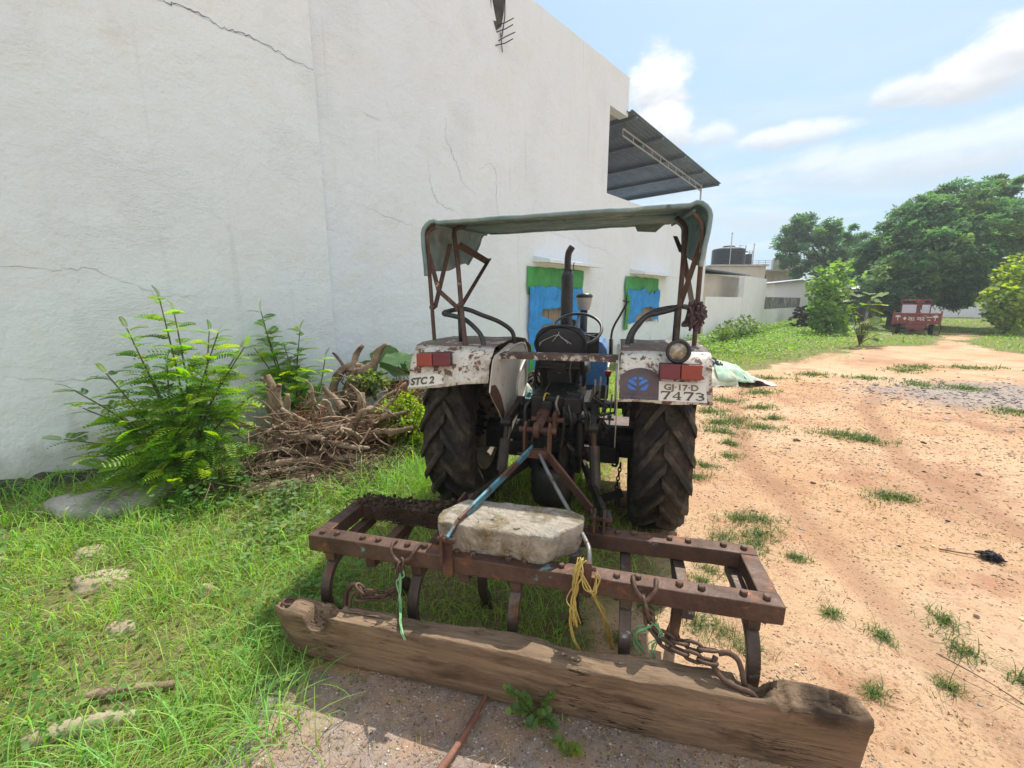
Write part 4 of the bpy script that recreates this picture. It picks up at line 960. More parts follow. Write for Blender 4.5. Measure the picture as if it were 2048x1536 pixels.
# torn scraps hanging from the front edge
m = MB()
for x, w_, l_ in ((.46, .24, .05),):
    m.extrude([(x, .652, 2.205), (x + w_, .652, 2.207), (x + w_ * .7, .656, 2.195 - l_), (x + w_ * .1, .652, 2.185 - l_ * .6)], (0, .004, 0))
m.build('torn_scrap', M_canvas, cn)
def pipe(name, pts, r, mat=M_post, par=cn, n=8, k=6):
    m = MB(); m.tube(spline(pts, k), r, n); return m.build(name, mat, par, smooth=True)
pipe('canopy_post', [(-.838, -.47, 1.30), (-.85, -.47, 1.6), (-.862, -.475, 1.95), (-.855, -.478, 2.03), (-.80, -.48, 2.07)], .014)
pipe('canopy_post', [(.828, -.36, 1.30), (.822, -.40, 1.6), (.812, -.46, 1.9), (.80, -.47, 2.02), (.75, -.475, 2.08)], .014)
pipe('canopy_post', [(-.56, -.62, 1.31), (-.62, -.52, 1.55), (-.70, -.36, 1.85), (-.755, -.27, 2.05), (-.745, -.24, 2.09), (-.70, -.2, 2.11)], .0165)
pipe('canopy_post', [(.725, -.36, 1.31), (.735, -.30, 1.6), (.75, -.2, 1.9), (.755, -.15, 2.05), (.70, -.12, 2.12)], .0155)
m = MB(); m.tube([(-.80, -.47, 2.083), (.74, -.465, 2.113)], .008, 8); m.tube([(-.70, -.2, 2.112), (.70, -.12, 2.142)], .009, 8)
m.tube([(-.80, -.48, 2.07), (-.79, .58, 2.165)], .011, 8); m.tube([(.755, -.475, 2.09), (.745, .58, 2.185)], .011, 8)
m.build('roof_frame', M_canvas, cn, smooth=True)
def flat(name, a, b, w=.030, t=.006, mat=M_post, par=cn, up=(0, 1, 0)):
    m = MB(); m.beam(a, b, w, t, up); return m.build(name, mat, par)
flat('brace', (-.858, -.47, 1.90), (-.795, -.47, 1.66)); flat('brace', (-.795, -.46, 1.66), (-.665, -.45, 1.545))
flat('brace', (-.835, -.45, 1.555), (-.775, -.3, 1.98)); flat('brace', (-.625, -.50, 1.57), (-.66, .25, 1.93))
flat('brace', (-.73, -.25, 1.98), (-.66, .20, 1.90), .05)
flat('brace', (.80, -.40, 1.55), (.745, -.12, 1.95)); flat('brace', (.735, -.28, 1.55), (.81, -.44, 1.93)); flat('brace', (.735, -.2, 1.9), (.76, .45, 2.08))
m = MB()
for p in ((-.665, -.46, 1.545), (-.835, -.485, 1.555), (-.625, -.515, 1.575), (.735, -.3, 1.56)): m.cyl((p[0], p[1] - .03, p[2]), (p[0], p[1] + .02, p[2]), .014, 8)
m.build('brace_bolt', M_post, cn)

# --- grab rails
rl = pipe('grab_rail', [(-.440, -.60, 1.27), (-.452, -.585, 1.335), (-.49, -.56, 1.40), (-.60, -.50, 1.475), (-.70, -.47, 1.50), (-.772, -.45, 1.512), (-.755, -.42, 1.528), (-.66, -.35, 1.543), (-.55, -.30, 1.50), (-.44, -.25, 1.452), (-.36, -.21, 1.385), (-.345, -.2, 1.30)], .0155, M_rail, tr, 10)
m = MB(); m.tube([(-.668, -.43, 1.535), (-.655, -.45, 1.315)], .0145, 10); m.build('rail_post', M_rail, rl, smooth=True)
rr_ = pipe('grab_rail', [(.430, -.40, 1.28), (.438, -.38, 1.36), (.47, -.35, 1.43), (.545, -.31, 1.505), (.60, -.30, 1.52), (.70, -.30, 1.548), (.745, -.30, 1.565), (.80, -.25, 1.555)], .0175, M_rail, tr, 10)
pipe('rail_bar', [(.462, -.30, 1.30), (.465, -.28, 1.38), (.50, -.25, 1.44), (.57, -.21, 1.52), (.66, -.20, 1.55), (.74, -.27, 1.562)], .014, M_rail, rr_, 10)
m = MB(); m.tube([(.718, -.32, 1.31), (.722, -.31, 1.555)], .0165, 10); m.build('rail_post', M_rail, rr_, smooth=True)
# cross bar between the fenders
cb = MB(); cb.bb(-.475, .405, -.575, -.571, 1.238, 1.268)
for k in range(3): cb.bb(-.475 + .0 * k, .405, -.568 + .05 * k, -.535 + .05 * k, 1.262, 1.270)
cb.bb(-.475, -.36, -.575, -.3, 1.255, 1.261); cb.build('cross_bar', wmat('peeling_brown_bar', [(.3, (.06, .038, .03)), (.6, (.12, .08, .065))], 7, .7, .1, .3, 80, overs=[((.52, .46, .40), .57, 16, .015)]), tr)

# --- seat
st = empty('seat', (-.045, 0, 0), 0, tr)
def cushion(c, w, h, d, k=4):
    def fn(u, v):
        a = 2 * pi * u; b = pi * (v - .5); e = .55
        sg = lambda t: math.copysign(abs(t) ** e, t)
        return (c[0] + w / 2 * sg(cos(b)) * sg(cos(a)), c[1] + d / 2 * sg(sin(b)), c[2] + h / 2 * sg(cos(b)) * sg(sin(a)))
    m = MB(); m.grid(fn, 40, 20); return m
bk = cushion((0, .06, 1.285), .39, .27, .11); bk.v = [(x * (1 - .12 * max(0, (z - 1.33) / .09)), y - .04 * (z - 1.2), z - .16 * x * x) for x, y, z in bk.v]; bk.noise(.006, 9)
bk_o = bk.build('backrest', M_vinyl, st, smooth=True)
m = MB(); m.tube([(x * .192, -.002 + .004, 1.285 + z * .125) for x, z in [(cos(a) * (1 - .12 * max(0, sin(a))), sin(a)) for a in [2 * pi * i / 40 for i in range(40)]]], .006, 6, False, True); m.build('piping', M_vinyl, bk_o)
m = MB(); yy = -.006
for A, B in (((-.155, 1.285), (-.075, 1.33)), ((-.075, 1.33), (-.012, 1.352)), ((-.012, 1.352), (.01, 1.33)), ((.01, 1.335), (.06, 1.288)), ((-.012, 1.352), (-.055, 1.30)), ((.01, 1.33), (.085, 1.284)), ((-.14, 1.284), (-.155, 1.268)), ((-.012, 1.352), (-.006, 1.372))):
    m.tube([(A[0], yy, A[1]), ((A[0] + B[0]) / 2, yy - .004, (A[1] + B[1]) / 2 + .004), (B[0], yy, B[1])], .0022, 4)
m.build('torn_stitching', M_stitch, bk_o)
m = cushion((0, .25, 1.08), .42, .12, .42); m.build('cushion', M_vinyl, st, smooth=True)
m = cushion((0, .085, 1.115), .36, .20, .10); m.noise(.006, 8); m.build('lower_backrest', M_vinyl, st, smooth=True)
m = MB(); m.bb(-.15, .15, .02, .05, .90, 1.16); m.bb(-.13, .13, .05, .42, .90, 1.02)
for s in (-1, 1):
    m.tube(spline([(s * .17, .02, 1.15), (s * .185, .03, 1.0), (s * .15, .10, .93), (s * .10, .2, .86)], 5), .014, 8); m.beam((s * .12, -.02, 1.1), (s * .10, .1, .82), .03, .012)
m.tube([(-.16, 0, 1.10), (.16, 0, 1.10)], .012, 6); m.bb(-.05, .05, -.01, .03, 1.07, 1.14); m.build('seat_frame', M_black, st)
m = MB(); m.lathe([(.012, 0), (.02, 0), (.02, .006), (.012, .006)], 16, Matrix.Translation((0, .0, 1.08)) @ Matrix.Rotation(R(90), 4, 'X'), True); m.tube([(.09, -.01, 1.16), (.08, -.02, 1.08), (.09, -.015, 1.0)], .004, 5); m.build('ring', M_lightsteel, st)

# --- steering wheel, dash, bonnet, exhaust
sw = empty('steering_wheel', (.0, .75, 1.345), 0, tr); tl = Matrix.Rotation(R(36), 4, 'X')
m = MB(); m.tube([tl @ Vector((.225 * cos(2 * pi * i / 48), .225 * sin(2 * pi * i / 48), 0)) for i in range(48)], .0135, 10, False, True); m.build('rim', M_blackpaint, sw, smooth=True)
m = MB()
for a in (90, 210, 330): m.beam(tl @ Vector((0, 0, -.03)), tl @ Vector((.22 * cos(R(a)), .22 * sin(R(a)), 0)), .022, .006)
m.build('spoke', M_blackpaint, sw)
m = MB(); m.lathe([(0, .005), (.03, 0), (.035, -.03), (0, -.03)], 16, tl); m.cyl(tl @ Vector((0, 0, -.03)), tl @ Vector((0, 0, -.40)), .024, 10); m.build('column', M_blackpaint, sw, smooth=True)
bn = empty('bonnet', (0, 0, 0), 0, tr)
sec = [(-.30, .80), (-.30, 1.06), (-.285, 1.15), (-.24, 1.215), (-.15, 1.25), (0, 1.262), (.14, 1.25), (.23, 1.215), (.275, 1.15), (.29, 1.06), (.29, .80)]
m = MB(); rows = [(.95, 1.0, .0), (1.1, 1.0, .004), (1.6, .98, -.01), (2.1, .95, -.035), (2.28, .9, -.07)]
vs_ = [(x * k - .005, y, (z - .8) * (1 + dz) + .8 + dz) for y, k, dz in rows for x, z in sec]; ns = len(sec)
m.add(vs_, [(i * ns + j, i * ns + j + 1, (i + 1) * ns + j + 1, (i + 1) * ns + j) for i in range(len(rows) - 1) for j in range(ns - 1)] + [tuple(range(ns)), tuple((len(rows) - 1) * ns + j for j in range(ns))[::-1]])
m.build('hood', M_bonnet, bn, bevel=.01)
m = MB(); m.bb(-.19, .20, .90, .945, 1.08, 1.305); m.bb(-.15, .16, .885, .899, 1.20, 1.29); m.build('dashboard', M_blackpaint, bn, bevel=.012)
m = MB()
for x in (-.08, .0, .09): m.lathe([(0, .006), (.026, .006), (.03, 0)], 16, Matrix.Translation((x, .884, 1.245)) @ Matrix.Rotation(R(90), 4, 'X'))
m.build('gauge', M_lightsteel, bn)
m = MB(); m.bb(-.302, -.29, 1.0, 2.1, .92, .95); m.bb(.286, .296, 1.0, 2.1, .955, .975); m.build('side_stripe', M_plate, bn)
m = MB(); m.bb(-.2, .19, 1.0, 2.2, .45, .80); m.bb(-.16, .15, 1.05, 1.9, .8, .9); m.bb(-.28, .28, 1.9, 2.35, .45, .62); m.build('engine_block', M_black, tr, bevel=.01)
m = MB(); m.bb(-.60, .56, 1.95, 2.03, .33, .42); m.bb(-.1, .1, 1.85, 2.1, .4, .5); m.build('front_axle', M_black, tr, bevel=.01)
ex = empty('exhaust_stack', (-.158, 1.30, 0), 0, tr)
m = MB(); m.lathe([(0, 1.25), (.05, 1.26), (.062, 1.30), (.062, 1.85), (.05, 1.885), (.03, 1.9), (0, 1.9)], 24); m.build('muffler', M_blackpaint, ex, smooth=True)
m = MB(); m.tube(spline([(0, 0, 1.88), (0, 0, 1.96), (.002, 0, 2.03), (.014, -.01, 2.08), (.045, -.02, 2.125)], 6), .031, 14, False); m.build('tail_pipe', M_blackpaint, ex, smooth=True, solid=.004)
m = MB(); m.tube([(0, 0, 1.1), (0, 0, 1.27)], .03, 10); m.build('inlet_pipe', M_blackpaint, ex, smooth=True)
m = MB(); m.tube([(.035, -.01, 1.90), (.06, -.01, 1.90), (.062, -.01, 1.965), (.07, -.01, 1.97)], .005, 6); m.bb(-.035, .045, -.035, .02, 1.893, 1.908); m.build('clamp', M_blackpaint, ex)
pc = empty('air_precleaner', (.00, 1.52, 0), 0, tr)
m = MB(); m.lathe([(0, 1.50), (.055, 1.50), (.075, 1.56), (.08, 1.62), (.08, 1.63)], 24); m.build('bowl', M_bowl, pc, smooth=True)
m = MB(); m.lathe([(.083, 1.63), (.088, 1.635), (.088, 1.655), (.06, 1.675), (0, 1.68)], 24); m.cyl((0, 0, 1.2), (0, 0, 1.5), .04, 12); m.build('cap', M_blackpaint, pc, smooth=True)
hl = empty('hand_lever', (0, 0, 0), 0, tr)
m = MB(); m.tube(spline([(.312, .90, 1.12), (.308, .90, 1.26), (.325, .90, 1.36), (.38, .90, 1.47), (.435, .90, 1.58)], 5), .010, 8); m.cyl((.312, .9, 1.1), (.308, .9, 1.25), .018, 8); m.build('rod', M_blackpaint, hl, smooth=True)
m = MB(); m.box((.425, .90, 1.592), (.06, .02, .012), Matrix.Rotation(R(12), 3, 'Y')); m.build('cross_piece', M_blackpaint, hl)
def gear(x0, y0, z0, x1, y1, z1):
    g = empty('gear_lever', (0, 0, 0), 0, tr)
    m = MB(); m.tube(spline([(x0, y0, z0), ((x0 * .6 + x1 * .4), y0, z0 + .06), (x1 * .95 + x0 * .05, y1, z1 - .08), (x1, y1, z1)], 5), .010, 8); m.build('stalk', M_blackpaint, g, smooth=True)
    m = MB(); m.lathe([(0, .05), (.028, .048), (.030, .035), (.012, -.01), (0, -.01)], 16, Matrix.Translation((x1, y1, z1))); m.build('knob', M_redknob, g, smooth=True)
gear(-.20, .42, .80, -.308, .40, .955); gear(.20, .42, .80, .304, .40, .985)

# --- transmission, axle, lift
ta = MB(); ta.cyl((-.60, 0, .60), (.55, 0, .60), .085, 16); ta.bb(-.60, -.20, -.10, .10, .47, .60); ta.bb(.16, .55, -.10, .10, .47, .60); ta.bb(-.45, .42, -.16, -.105, .44, .56); ta.build('axle_housing', M_black, tr, bevel=.01)
gb = MB(); gb.bb(-.20, .16, -.34, 1.0, .42, .80); gb.bb(-.17, .13, -.38, -.33, .46, .76); gb.bb(-.16, .12, -.30, .55, .80, .90)
gb.lathe([(0, -.06), (.10, -.06), (.13, -.03), (.13, .0), (0, .0)], 20, Matrix.Translation((-.02, -.36, .36)) @ Matrix.Rotation(R(90), 4, 'X')); gb.bb(-.14, .10, -.32, .3, .22, .42)
gb.tube([(-.02, -.30, .55), (-.02, -.46, .55)], .025, 10)
for k in range(10): a = 2 * pi * k / 10; gb.cyl((-.02 + .14 * cos(a), -.37, .61 + .12 * sin(a)), (-.02 + .14 * cos(a), -.395, .61 + .12 * sin(a)), .011, 6)
gb.build('gearbox_housing', M_black, tr, bevel=.012)
m = MB(); m.lathe([(.09, -.10), (.135, -.09), (.15, -.02), (.15, .12), (.12, .16), (.09, .16)], 20, Matrix.Translation((-.02, -.42, .34))); m.build('pto_guard', M_black, tr, smooth=True)
m = MB(); m.bb(-.17, .13, -.46, .10, .80, .985); m.tube([(-.30, -.34, .90), (.26, -.34, .90)], .032, 12); m.cyl((-.03, -.47, .85), (-.03, -.40, .85), .05, 12)
m.bb(.05, .17, -.50, -.30, .88, .99); m.bb(-.10, -.02, -.50, -.44, .80, .96); m.build('lift_cover', M_black, tr, bevel=.012)
for s, x in ((-1, -.27), (1, .235)):
    m = MB(); m.beam((x, -.34, .90), (x + s * .02, -.64, .84), .035, .06); m.cyl((x - .02, -.34, .9), (x + .03, -.34, .9), .05, 12); m.cyl((x - .03 + s * .02, -.63, .84), (x + .03 + s * .02, -.63, .84), .03, 10); m.build('lift_arm', M_oldsteel, tr, bevel=.005)
def rod(name, pts, rads, mat=M_oldsteel, n=10):
    m = MB()
    for (a, b), r in zip(zip(pts[:-1], pts[1:]), rads): m.cyl(a, b, r, n)
    return m.build(name, mat, tr)
rod('lift_rod', [(-.29, -.63, .83), (-.292, -.66, .74), (-.30, -.72, .55), (-.30, -.74, .47)], [.016, .034, .018])
rod('lift_rod', [(.255, -.63, .83), (.262, -.64, .73), (.285, -.72, .50), (.29, -.74, .46)], [.018, .034, .022], M_oldsteel)
def link(name, pts, w, h, mat=M_oldsteel, ball=True):
    m = MB()
    for a, b in zip(pts[:-1], pts[1:]): m.beam(a, b, w, h)
    for p in pts[1:-1]: m.cyl((p[0] - w / 2 - .002, p[1], p[2]), (p[0] + w / 2 + .002, p[1], p[2]), h / 2, 12)
    if ball:
        p = pts[-1]; m.lathe([(0, -.03), (.028, -.028), (.043, -.015), (.046, 0), (.043, .015), (.028, .028), (0, .03)], 18, Matrix.Translation(p) @ Matrix.Rotation(R(90), 4, 'Y'))
    return m.build(name, mat, tr, bevel=.004)
link('lower_link', [(-.20, -.12, .43), (-.26, -.60, .50), (-.335, -1.18, .555)], .028, .07)
link('lower_link', [(.16, -.12, .43), (.25, -.60, .47), (.355, -1.17, .545)], .028, .07)
# top link bracket with pin, and clutter of hoses, rods and levers behind the seat
m = MB(); m.bb(-.10, -.075, -.62, -.36, .80, .91); m.bb(.0, .025, -.62, -.36, .80, .91); m.cyl((-.14, -.58, .86), (.07, -.58, .86), .017, 10); m.build('top_link_bracket', M_rustbar, tr, bevel=.004)
m = MB(); m.cyl((-.06, -.50, .88), (-.045, -.90, .885), .024, 12); m.cyl((-.06, -.5, .88), (-.06, -.6, .88), .034, 12); m.build('top_link', M_rustbar, tr)
qd = MB()
for i, (x, y, z, h) in enumerate(((.225, -.22, .86, .20), (.26, -.20, .84, .24), (.30, -.18, .85, .17), (.34, -.2, .82, .14))):
    qd.beam((x, y, z - .08), (x + .01, y + .02, z + h), .012, .006, (0, 1, 0)); qd.cyl((x - .015, y - .02, z), (x + .015, y - .02, z), .02, 10)
qd.beam((.18, -.24, .90), (.36, -.20, .90), .02, .012); qd.beam((.2, -.26, .80), (.37, -.22, .79), .02, .012); qd.build('lever_quadrant', M_lightsteel, tr)
def hose(pts, r, mat=M_blackpaint, name='hose'): return pipe(name, pts, r, mat, tr, 8, 6)
hose([(-.05, -.40, .98), (-.07, -.47, 1.0), (-.09, -.48, .90), (-.10, -.46, .80), (-.12, -.44, .70)], .006, M_wire, 'yellow_cable')
hose([(.10, -.42, .98), (.09, -.5, .93), (.11, -.52, .82), (.08, -.46, .70)], .012); hose([(.16, -.44, .95), (.20, -.50, .90), (.21, -.48, .78), (.14, -.42, .68)], .014)
hose([(-.16, -.40, .95), (-.21, -.44, .90), (-.20, -.46, .78), (-.17, -.40, .66)], .014); hose([(.05, -.47, .92), (.06, -.52, .8), (.04, -.5, .62), (.05, -.45, .5)], .011, M_oldsteel)
hose([(.02, -.5, 1.0), (.01, -.53, .95), (.03, -.52, .88)], .009, M_lightsteel)
m = MB()
for i in range(46):
    p = Vector((random.uniform(-.18, .32), random.uniform(-.50, -.36), random.uniform(.58, 1.0))); d_ = Vector((random.uniform(-1, 1), random.uniform(-.3, .3), random.uniform(-1, 1))).normalized() * random.uniform(.02, .07)
    m.cyl(p - d_, p + d_, random.uniform(.006, .018), 8)
m.build('linkage_fitting', M_oldsteel, tr)
m = MB(); m.lathe([(0, -.02), (.045, -.02), (.05, .0), (.045, .02), (0, .03)], 20, Matrix.Translation((.10, -.49, .86)) @ Matrix.Rotation(R(90), 4, 'X')); m.cyl((.16, -.46, .60), (.16, -.46, .82), .03, 12); m.cyl((-.05, -.48, .45), (-.05, -.48, .72), .022, 10); m.cyl((.05, -.46, .42), (.055, -.46, .66), .035, 12); m.build('control_valve', M_black, tr, bevel=.003)
# battery box on the left footboard
m = MB(); a0, a1, b0, b1, z0, z1 = -.50, -.22, .18, .55, .58, .74
m.bb(a0, a1, b0, b1, z0, z0 + .02); m.bb(a0, a0 + .012, b0, b1, z0 + .021, z1); m.bb(a1 - .012, a1, b0, b1, z0 + .021, z1); m.bb(a0 + .013, a1 - .013, b0, b0 + .012, z0 + .021, z1); m.bb(a0 + .013, a1 - .013, b1 - .012, b1, z0 + .021, z1)
m.build('battery_box', M_blackpaint, tr)
m = MB(); m.bb(-.58, -.19, .12, .85, .50, .53); m.bb(.16, .56, .12, .85, .50, .53); m.build('footboard', M_fendertop, tr)
# check chain with a blackened stabiliser end beside the right wheel
m = MB(); m.tube(spline([(.40, -.16, .58), (.41, -.2, .50), (.40, -.24, .46), (.37, -.25, .47)], 4), .009, 6)
for i in range(7):
    c = Vector((.43 - .004 * i, -.22 - .012 * i, .46 - .028 * i)); m.tube([c + Vector((.010 * cos(t) * (1 if i % 2 else .3), .010 * cos(t) * (.3 if i % 2 else 1), .02 * sin(t))) for t in [2 * pi * k / 10 for k in range(10)]], .005, 5, False, True)
m.box((.36, -.32, .26), (.20, .03, .05), Matrix.Rotation(R(-24), 3, 'Y')); m.box((.42, -.32, .26), (.04, .03, .12)); m.box((.33, -.32, .21), (.035, .03, .06)); m.build('check_chain', M_black, tr)
# rag tied on the right canopy post
def tangle(name, c, sz, mat, n, r, kind_label, cat, sag=.0, par=None):
    m = MB(); c = Vector(c)
    for i in range(n):
        p = [c + Vector((random.gauss(0, sz[0]), random.gauss(0, sz[1]), random.gauss(0, sz[2]) - sag * k)) for k in range(4)]
        m.tube(spline(p, 4), r * random.uniform(.6, 1.3), 5)
    o_ = m.build(name, mat, par, smooth=True)
    if kind_label: tag(o_, kind_label, cat)
    return o_
TW = Matrix.Translation(TX) @ Matrix.Rotation(TRZ, 4, 'Z')
def tw(x, y, z): return TW @ Vector((x, y, z))
tangle('knotted_rag', tw(.82, -.40, 1.525), (.026, .026, .042), M_ropep, 46, .008, 'dusty purple rag rope knotted round the right canopy post', 'rag', .01)
m = MB()
m.grid(lambda u, v: (-.36 + .26 * (u - .5) + .03 * noise.noise(Vector((u * 5, v * 5, 1))), .36 + .3 * (v - .5), .735 + .085 * max(0, 1 - 3.2 * ((u - .5) ** 2 + (v - .5) ** 2)) + .05 * noise.noise(Vector((u * 4, v * 4, 3))) + .02 * noise.noise(Vector((u * 13, v * 13, 5)))), 30, 30)
cl = m.build('crumpled_cloth', M_teal, None, smooth=True, solid=.006); cl.location = TX; cl.rotation_euler = (0, 0, TRZ); tag(cl, 'crumpled teal net cloth lying on the black box beside the tractor seat', 'cloth')
m = MB(); m.lathe([(0, .09), (.05, .08), (.075, .03), (.07, -.02), (0, -.05)], 14); m.noise(.02, 14); q = m.build('white_bundle', M_sackw, None, smooth=True); q.location = tw(-.42, .46, .80); tag(q, 'small off white bundle behind the teal cloth on the black box', 'bundle')
tangle('green_twine', tw(-.845, -.49, 1.31), (.014, .02, .016), M_ropeg, 16, .005, 'wisp of green twine caught at the foot of the left canopy post', 'twine')
# ------------------------------------------------------------------ cultivator (same heading as the tractor, origin under its middle)
CY = -1.42
cu = empty('cultivator', tw(0, CY, 0), TRZ); tag(cu, 'rusty brown nine tine cultivator frame hitched behind the tractor', 'cultivator')
def cbuild(m, name, mat, par=None, **k):
    m.v = [(x, y - CY, z) for x, y, z in m.v]; return m.build(name, mat, par or cu, **k)
def rough_beam(x0, x1, y0, y1, z0, z1, along='x', n=40):
    m = MB(); pr = [(y0, z0), (y1, z0), (y1, z1), (y0, z1)] if along == 'x' else [(x0, z0), (x1, z0), (x1, z1), (x0, z1)]
    vs_ = []
    for i in range(n + 1):
        t = i / n
        for a, b in pr:
            p = Vector((x0 + (x1 - x0) * t, a, b)) if along == 'x' else Vector((a, y0 + (y1 - y0) * t, b))
            q = noise.noise_vector(p * 9) * .0022 + noise.noise_vector(p * 2.2) * .002
            if b == z0: q.z += noise.noise(p * 22) * .004
            vs_.append(p + q)
    m.add(vs_, [(i * 4 + j, i * 4 + (j + 1) % 4, (i + 1) * 4 + (j + 1) % 4, (i + 1) * 4 + j) for i in range(n) for j in range(4)] + [(0, 1, 2, 3), tuple(4 * n + j for j in (3, 2, 1, 0))])
    return m
cbuild(rough_beam(-1.0, 1.01, -1.62, -1.542, .438, .516), 'cross_beam', M_beam, bevel=.005)
cbuild(rough_beam(-1.0, 1.01, -1.285, -1.207, .438, .516), 'cross_beam', M_beam, bevel=.005)
cbuild(rough_beam(-.998, -.928, -1.541, -1.286, .44, .514, 'y', 10), 'side_beam', M_beam, bevel=.005)
cbuild(rough_beam(.937, 1.008, -1.541, -1.286, .44, .514, 'y', 10), 'side_beam', M_beam, bevel=.005)
ST = [-.907, -.69, -.46, -.232, 0, .23, .456, .69, .92]
for i, x in enumerate(ST):
    m = MB(); m.bb(x - .024, x + .024, -1.60, -1.225, .385, .434); m.noise(.002, 11); cbuild(m, 'tine_bar', M_tine if i > 5 else M_beam, bevel=.004)
    lo_ = .0
    y0 = 0.0 if i % 2 == 0 else .30
    path = [(-1.44, .395), (-1.52, .388), (-1.585, .36), (-1.628, .30), (-1.642, .235), (-1.628, .15), (-1.59, .07), (-1.54, -.01)]
    pp = spline([(x, a + y0, b) for a, b in path], 5); m = MB(); vs_ = []
    for k, p in enumerate(pp):
        t = (pp[min(k + 1, len(pp) - 1)] - pp[max(k - 1, 0)]).normalized(); nn = Vector((0, -t.z, t.y)); w = .025 - .004 * k / len(pp)
        vs_ += [p + nn * .015 + Vector((w, 0, 0)), p + nn * .015 - Vector((w, 0, 0)), p - nn * .015 - Vector((w, 0, 0)), p - nn * .015 + Vector((w, 0, 0))]
    n_ = len(pp) - 1
    m.add(vs_, [(k * 4 + j, k * 4 + (j + 1) % 4, (k + 1) * 4 + (j + 1) % 4, (k + 1) * 4 + j) for k in range(n_) for j in range(4)] + [(0, 1, 2, 3), tuple(4 * n_ + j for j in (3, 2, 1, 0))])
    tn = cbuild(m, 'tine', M_tine, bevel=.004)
    m = MB(); b = pp[-4]; m.add([(x - .05, b.y - .02, .0), (x + .05, b.y - .02, .0), (x + .012, b.y + .01, .10), (x - .012, b.y + .01, .10), (x, b.y + .06, -.02)], [(0, 1, 2, 3), (0, 4, 1), (1, 4, 2), (2, 4, 3), (3, 4, 0)])
    cbuild(m, 'shovel', M_tine, tn)
bm_ = MB(); bm_.lathe([(0, .016), (.011, .016), (.0145, .012), (.0145, 0)], 6); bolt_me = bm_.mesh('bolt'); bolt_me.materials.append(M_beam)
for x in ST:
    for dx in (-.038, .038):
        for y in (-1.582, -1.246):
            if random.random() < .6 and y < -1.5:
                o = bpy.data.objects.new('nut', bolt_me); COL.objects.link(o); o.parent = cu; o.location = (x + dx, y - CY, .44); o.rotation_euler = (pi, 0, random.uniform(0, 3)); o.scale = (.85, .85, random.uniform(1, 1.9))
            o = bpy.data.objects.new('bolt', bolt_me); COL.objects.link(o); o.parent = cu
            o.location = (x + dx + random.uniform(-.004, .004), y - CY + random.uniform(-.006, .006), .515); o.rotation_euler = (random.uniform(-.1, .1), random.uniform(-.1, .1), random.uniform(0, 3))
# drawbar mast: blue flat bar, bent rod, brown flat bar, clevis at the top
m = MB(); up_ = (.35, .15, 1)
m.beam((-.072, -.905, .775), (-.262, -1.575, .655), .014, .052, up_); m.beam((-.262, -1.573, .655), (-.283, -1.648, .612), .014, .052, up_); cbuild(m, 'mast_bar', M_bluebar, bevel=.003)
m = MB(); m.bb(-.312, -.268, -1.640, -1.622, .43, .62); m.bb(-.312, -.300, -1.668, -1.641, .50, .635); m.cyl((-.325, -1.652, .612), (-.245, -1.652, .612), .012, 8); cbuild(m, 'mast_foot', M_rustbar, bevel=.003)
m = MB(); m.beam((-.005, -.905, .775), (.285, -1.165, .575), .014, .055, (-.4, .3, 1)); m.beam((.285, -1.163, .577), (.325, -1.235, .50), .014, .055, (-.4, .3, 1)); cbuild(m, 'mast_bar', M_rustbar, bevel=.003)
m = MB(); m.bb(.300, .312, -1.285, -1.19, .517, .60); m.bb(.345, .357, -1.285, -1.19, .517, .60); m.cyl((.28, -1.215, .555), (.39, -1.215, .555), .014, 10); cbuild(m, 'hitch_lug', M_rustbar, bevel=.002)
m = MB(); m.bb(-.330, -.318, -1.285, -1.19, .517, .61); m.bb(-.375, -.363, -1.285, -1.19, .517, .61); m.cyl((-.40, -1.215, .565), (-.30, -1.215, .565), .014, 10); cbuild(m, 'hitch_lug', M_rustbar, bevel=.002)
m = MB(); m.tube(spline([(-.035, -.905, .765), (.06, -1.08, .70), (.20, -1.31, .615), (.285, -1.50, .60), (.302, -1.56, .585), (.303, -1.60, .54)], 6), .0105, 8); cbuild(m, 'stay_rod', M_lightsteel, smooth=True)
m = MB(); m.bb(.286, .318, -1.640, -1.622, .44, .59); m.bb(.286, .318, -1.621, -1.55, .517, .53); m.cyl((.275, -1.632, .565), (.335, -1.632, .565), .011, 6); cbuild(m, 'rod_foot', M_rustbar, bevel=.003)
m = MB()
for x in (-.115, .022): m.extrude([(x, -.94, .73), (x, -.86, .73), (x, -.85, .90), (x, -.90, .935), (x, -.95, .90)], (.013, 0, 0))
m.bb(-.10, .02, -.935, -.88, .73, .775); m.cyl((-.145, -.90, .885), (.065, -.90, .885), .017, 10); m.cyl((-.15, -.92, .745), (.06, -.92, .745), .009, 8)
m.lathe([(.02, -.02), (.045, -.015), (.045, .015), (.02, .02)], 18, Matrix.Translation((-.045, -.90, .885)) @ Matrix.Rotation(R(90), 4, 'Y'), True); cbuild(m, 'mast_clevis', M_rustbar, bevel=.003)
# U bolts for the chains on the rear beam
for x0, x1 in ((-.565, -.445), (.478, .565)):
    m = MB(); xm = (x0 + x1) / 2; pp = spline([(x0, -1.57, .515), (x0, -1.60, .528), (x0 + .006, -1.634, .512), (x0 + .025, -1.645, .488), (xm, -1.655, .476), (x1 - .025, -1.645, .488), (x1 - .006, -1.634, .512), (x1, -1.60, .528), (x1, -1.57, .515)], 5); m.tube(pp, .0085, 8); cbuild(m, 'u_bolt', M_chain, smooth=True)
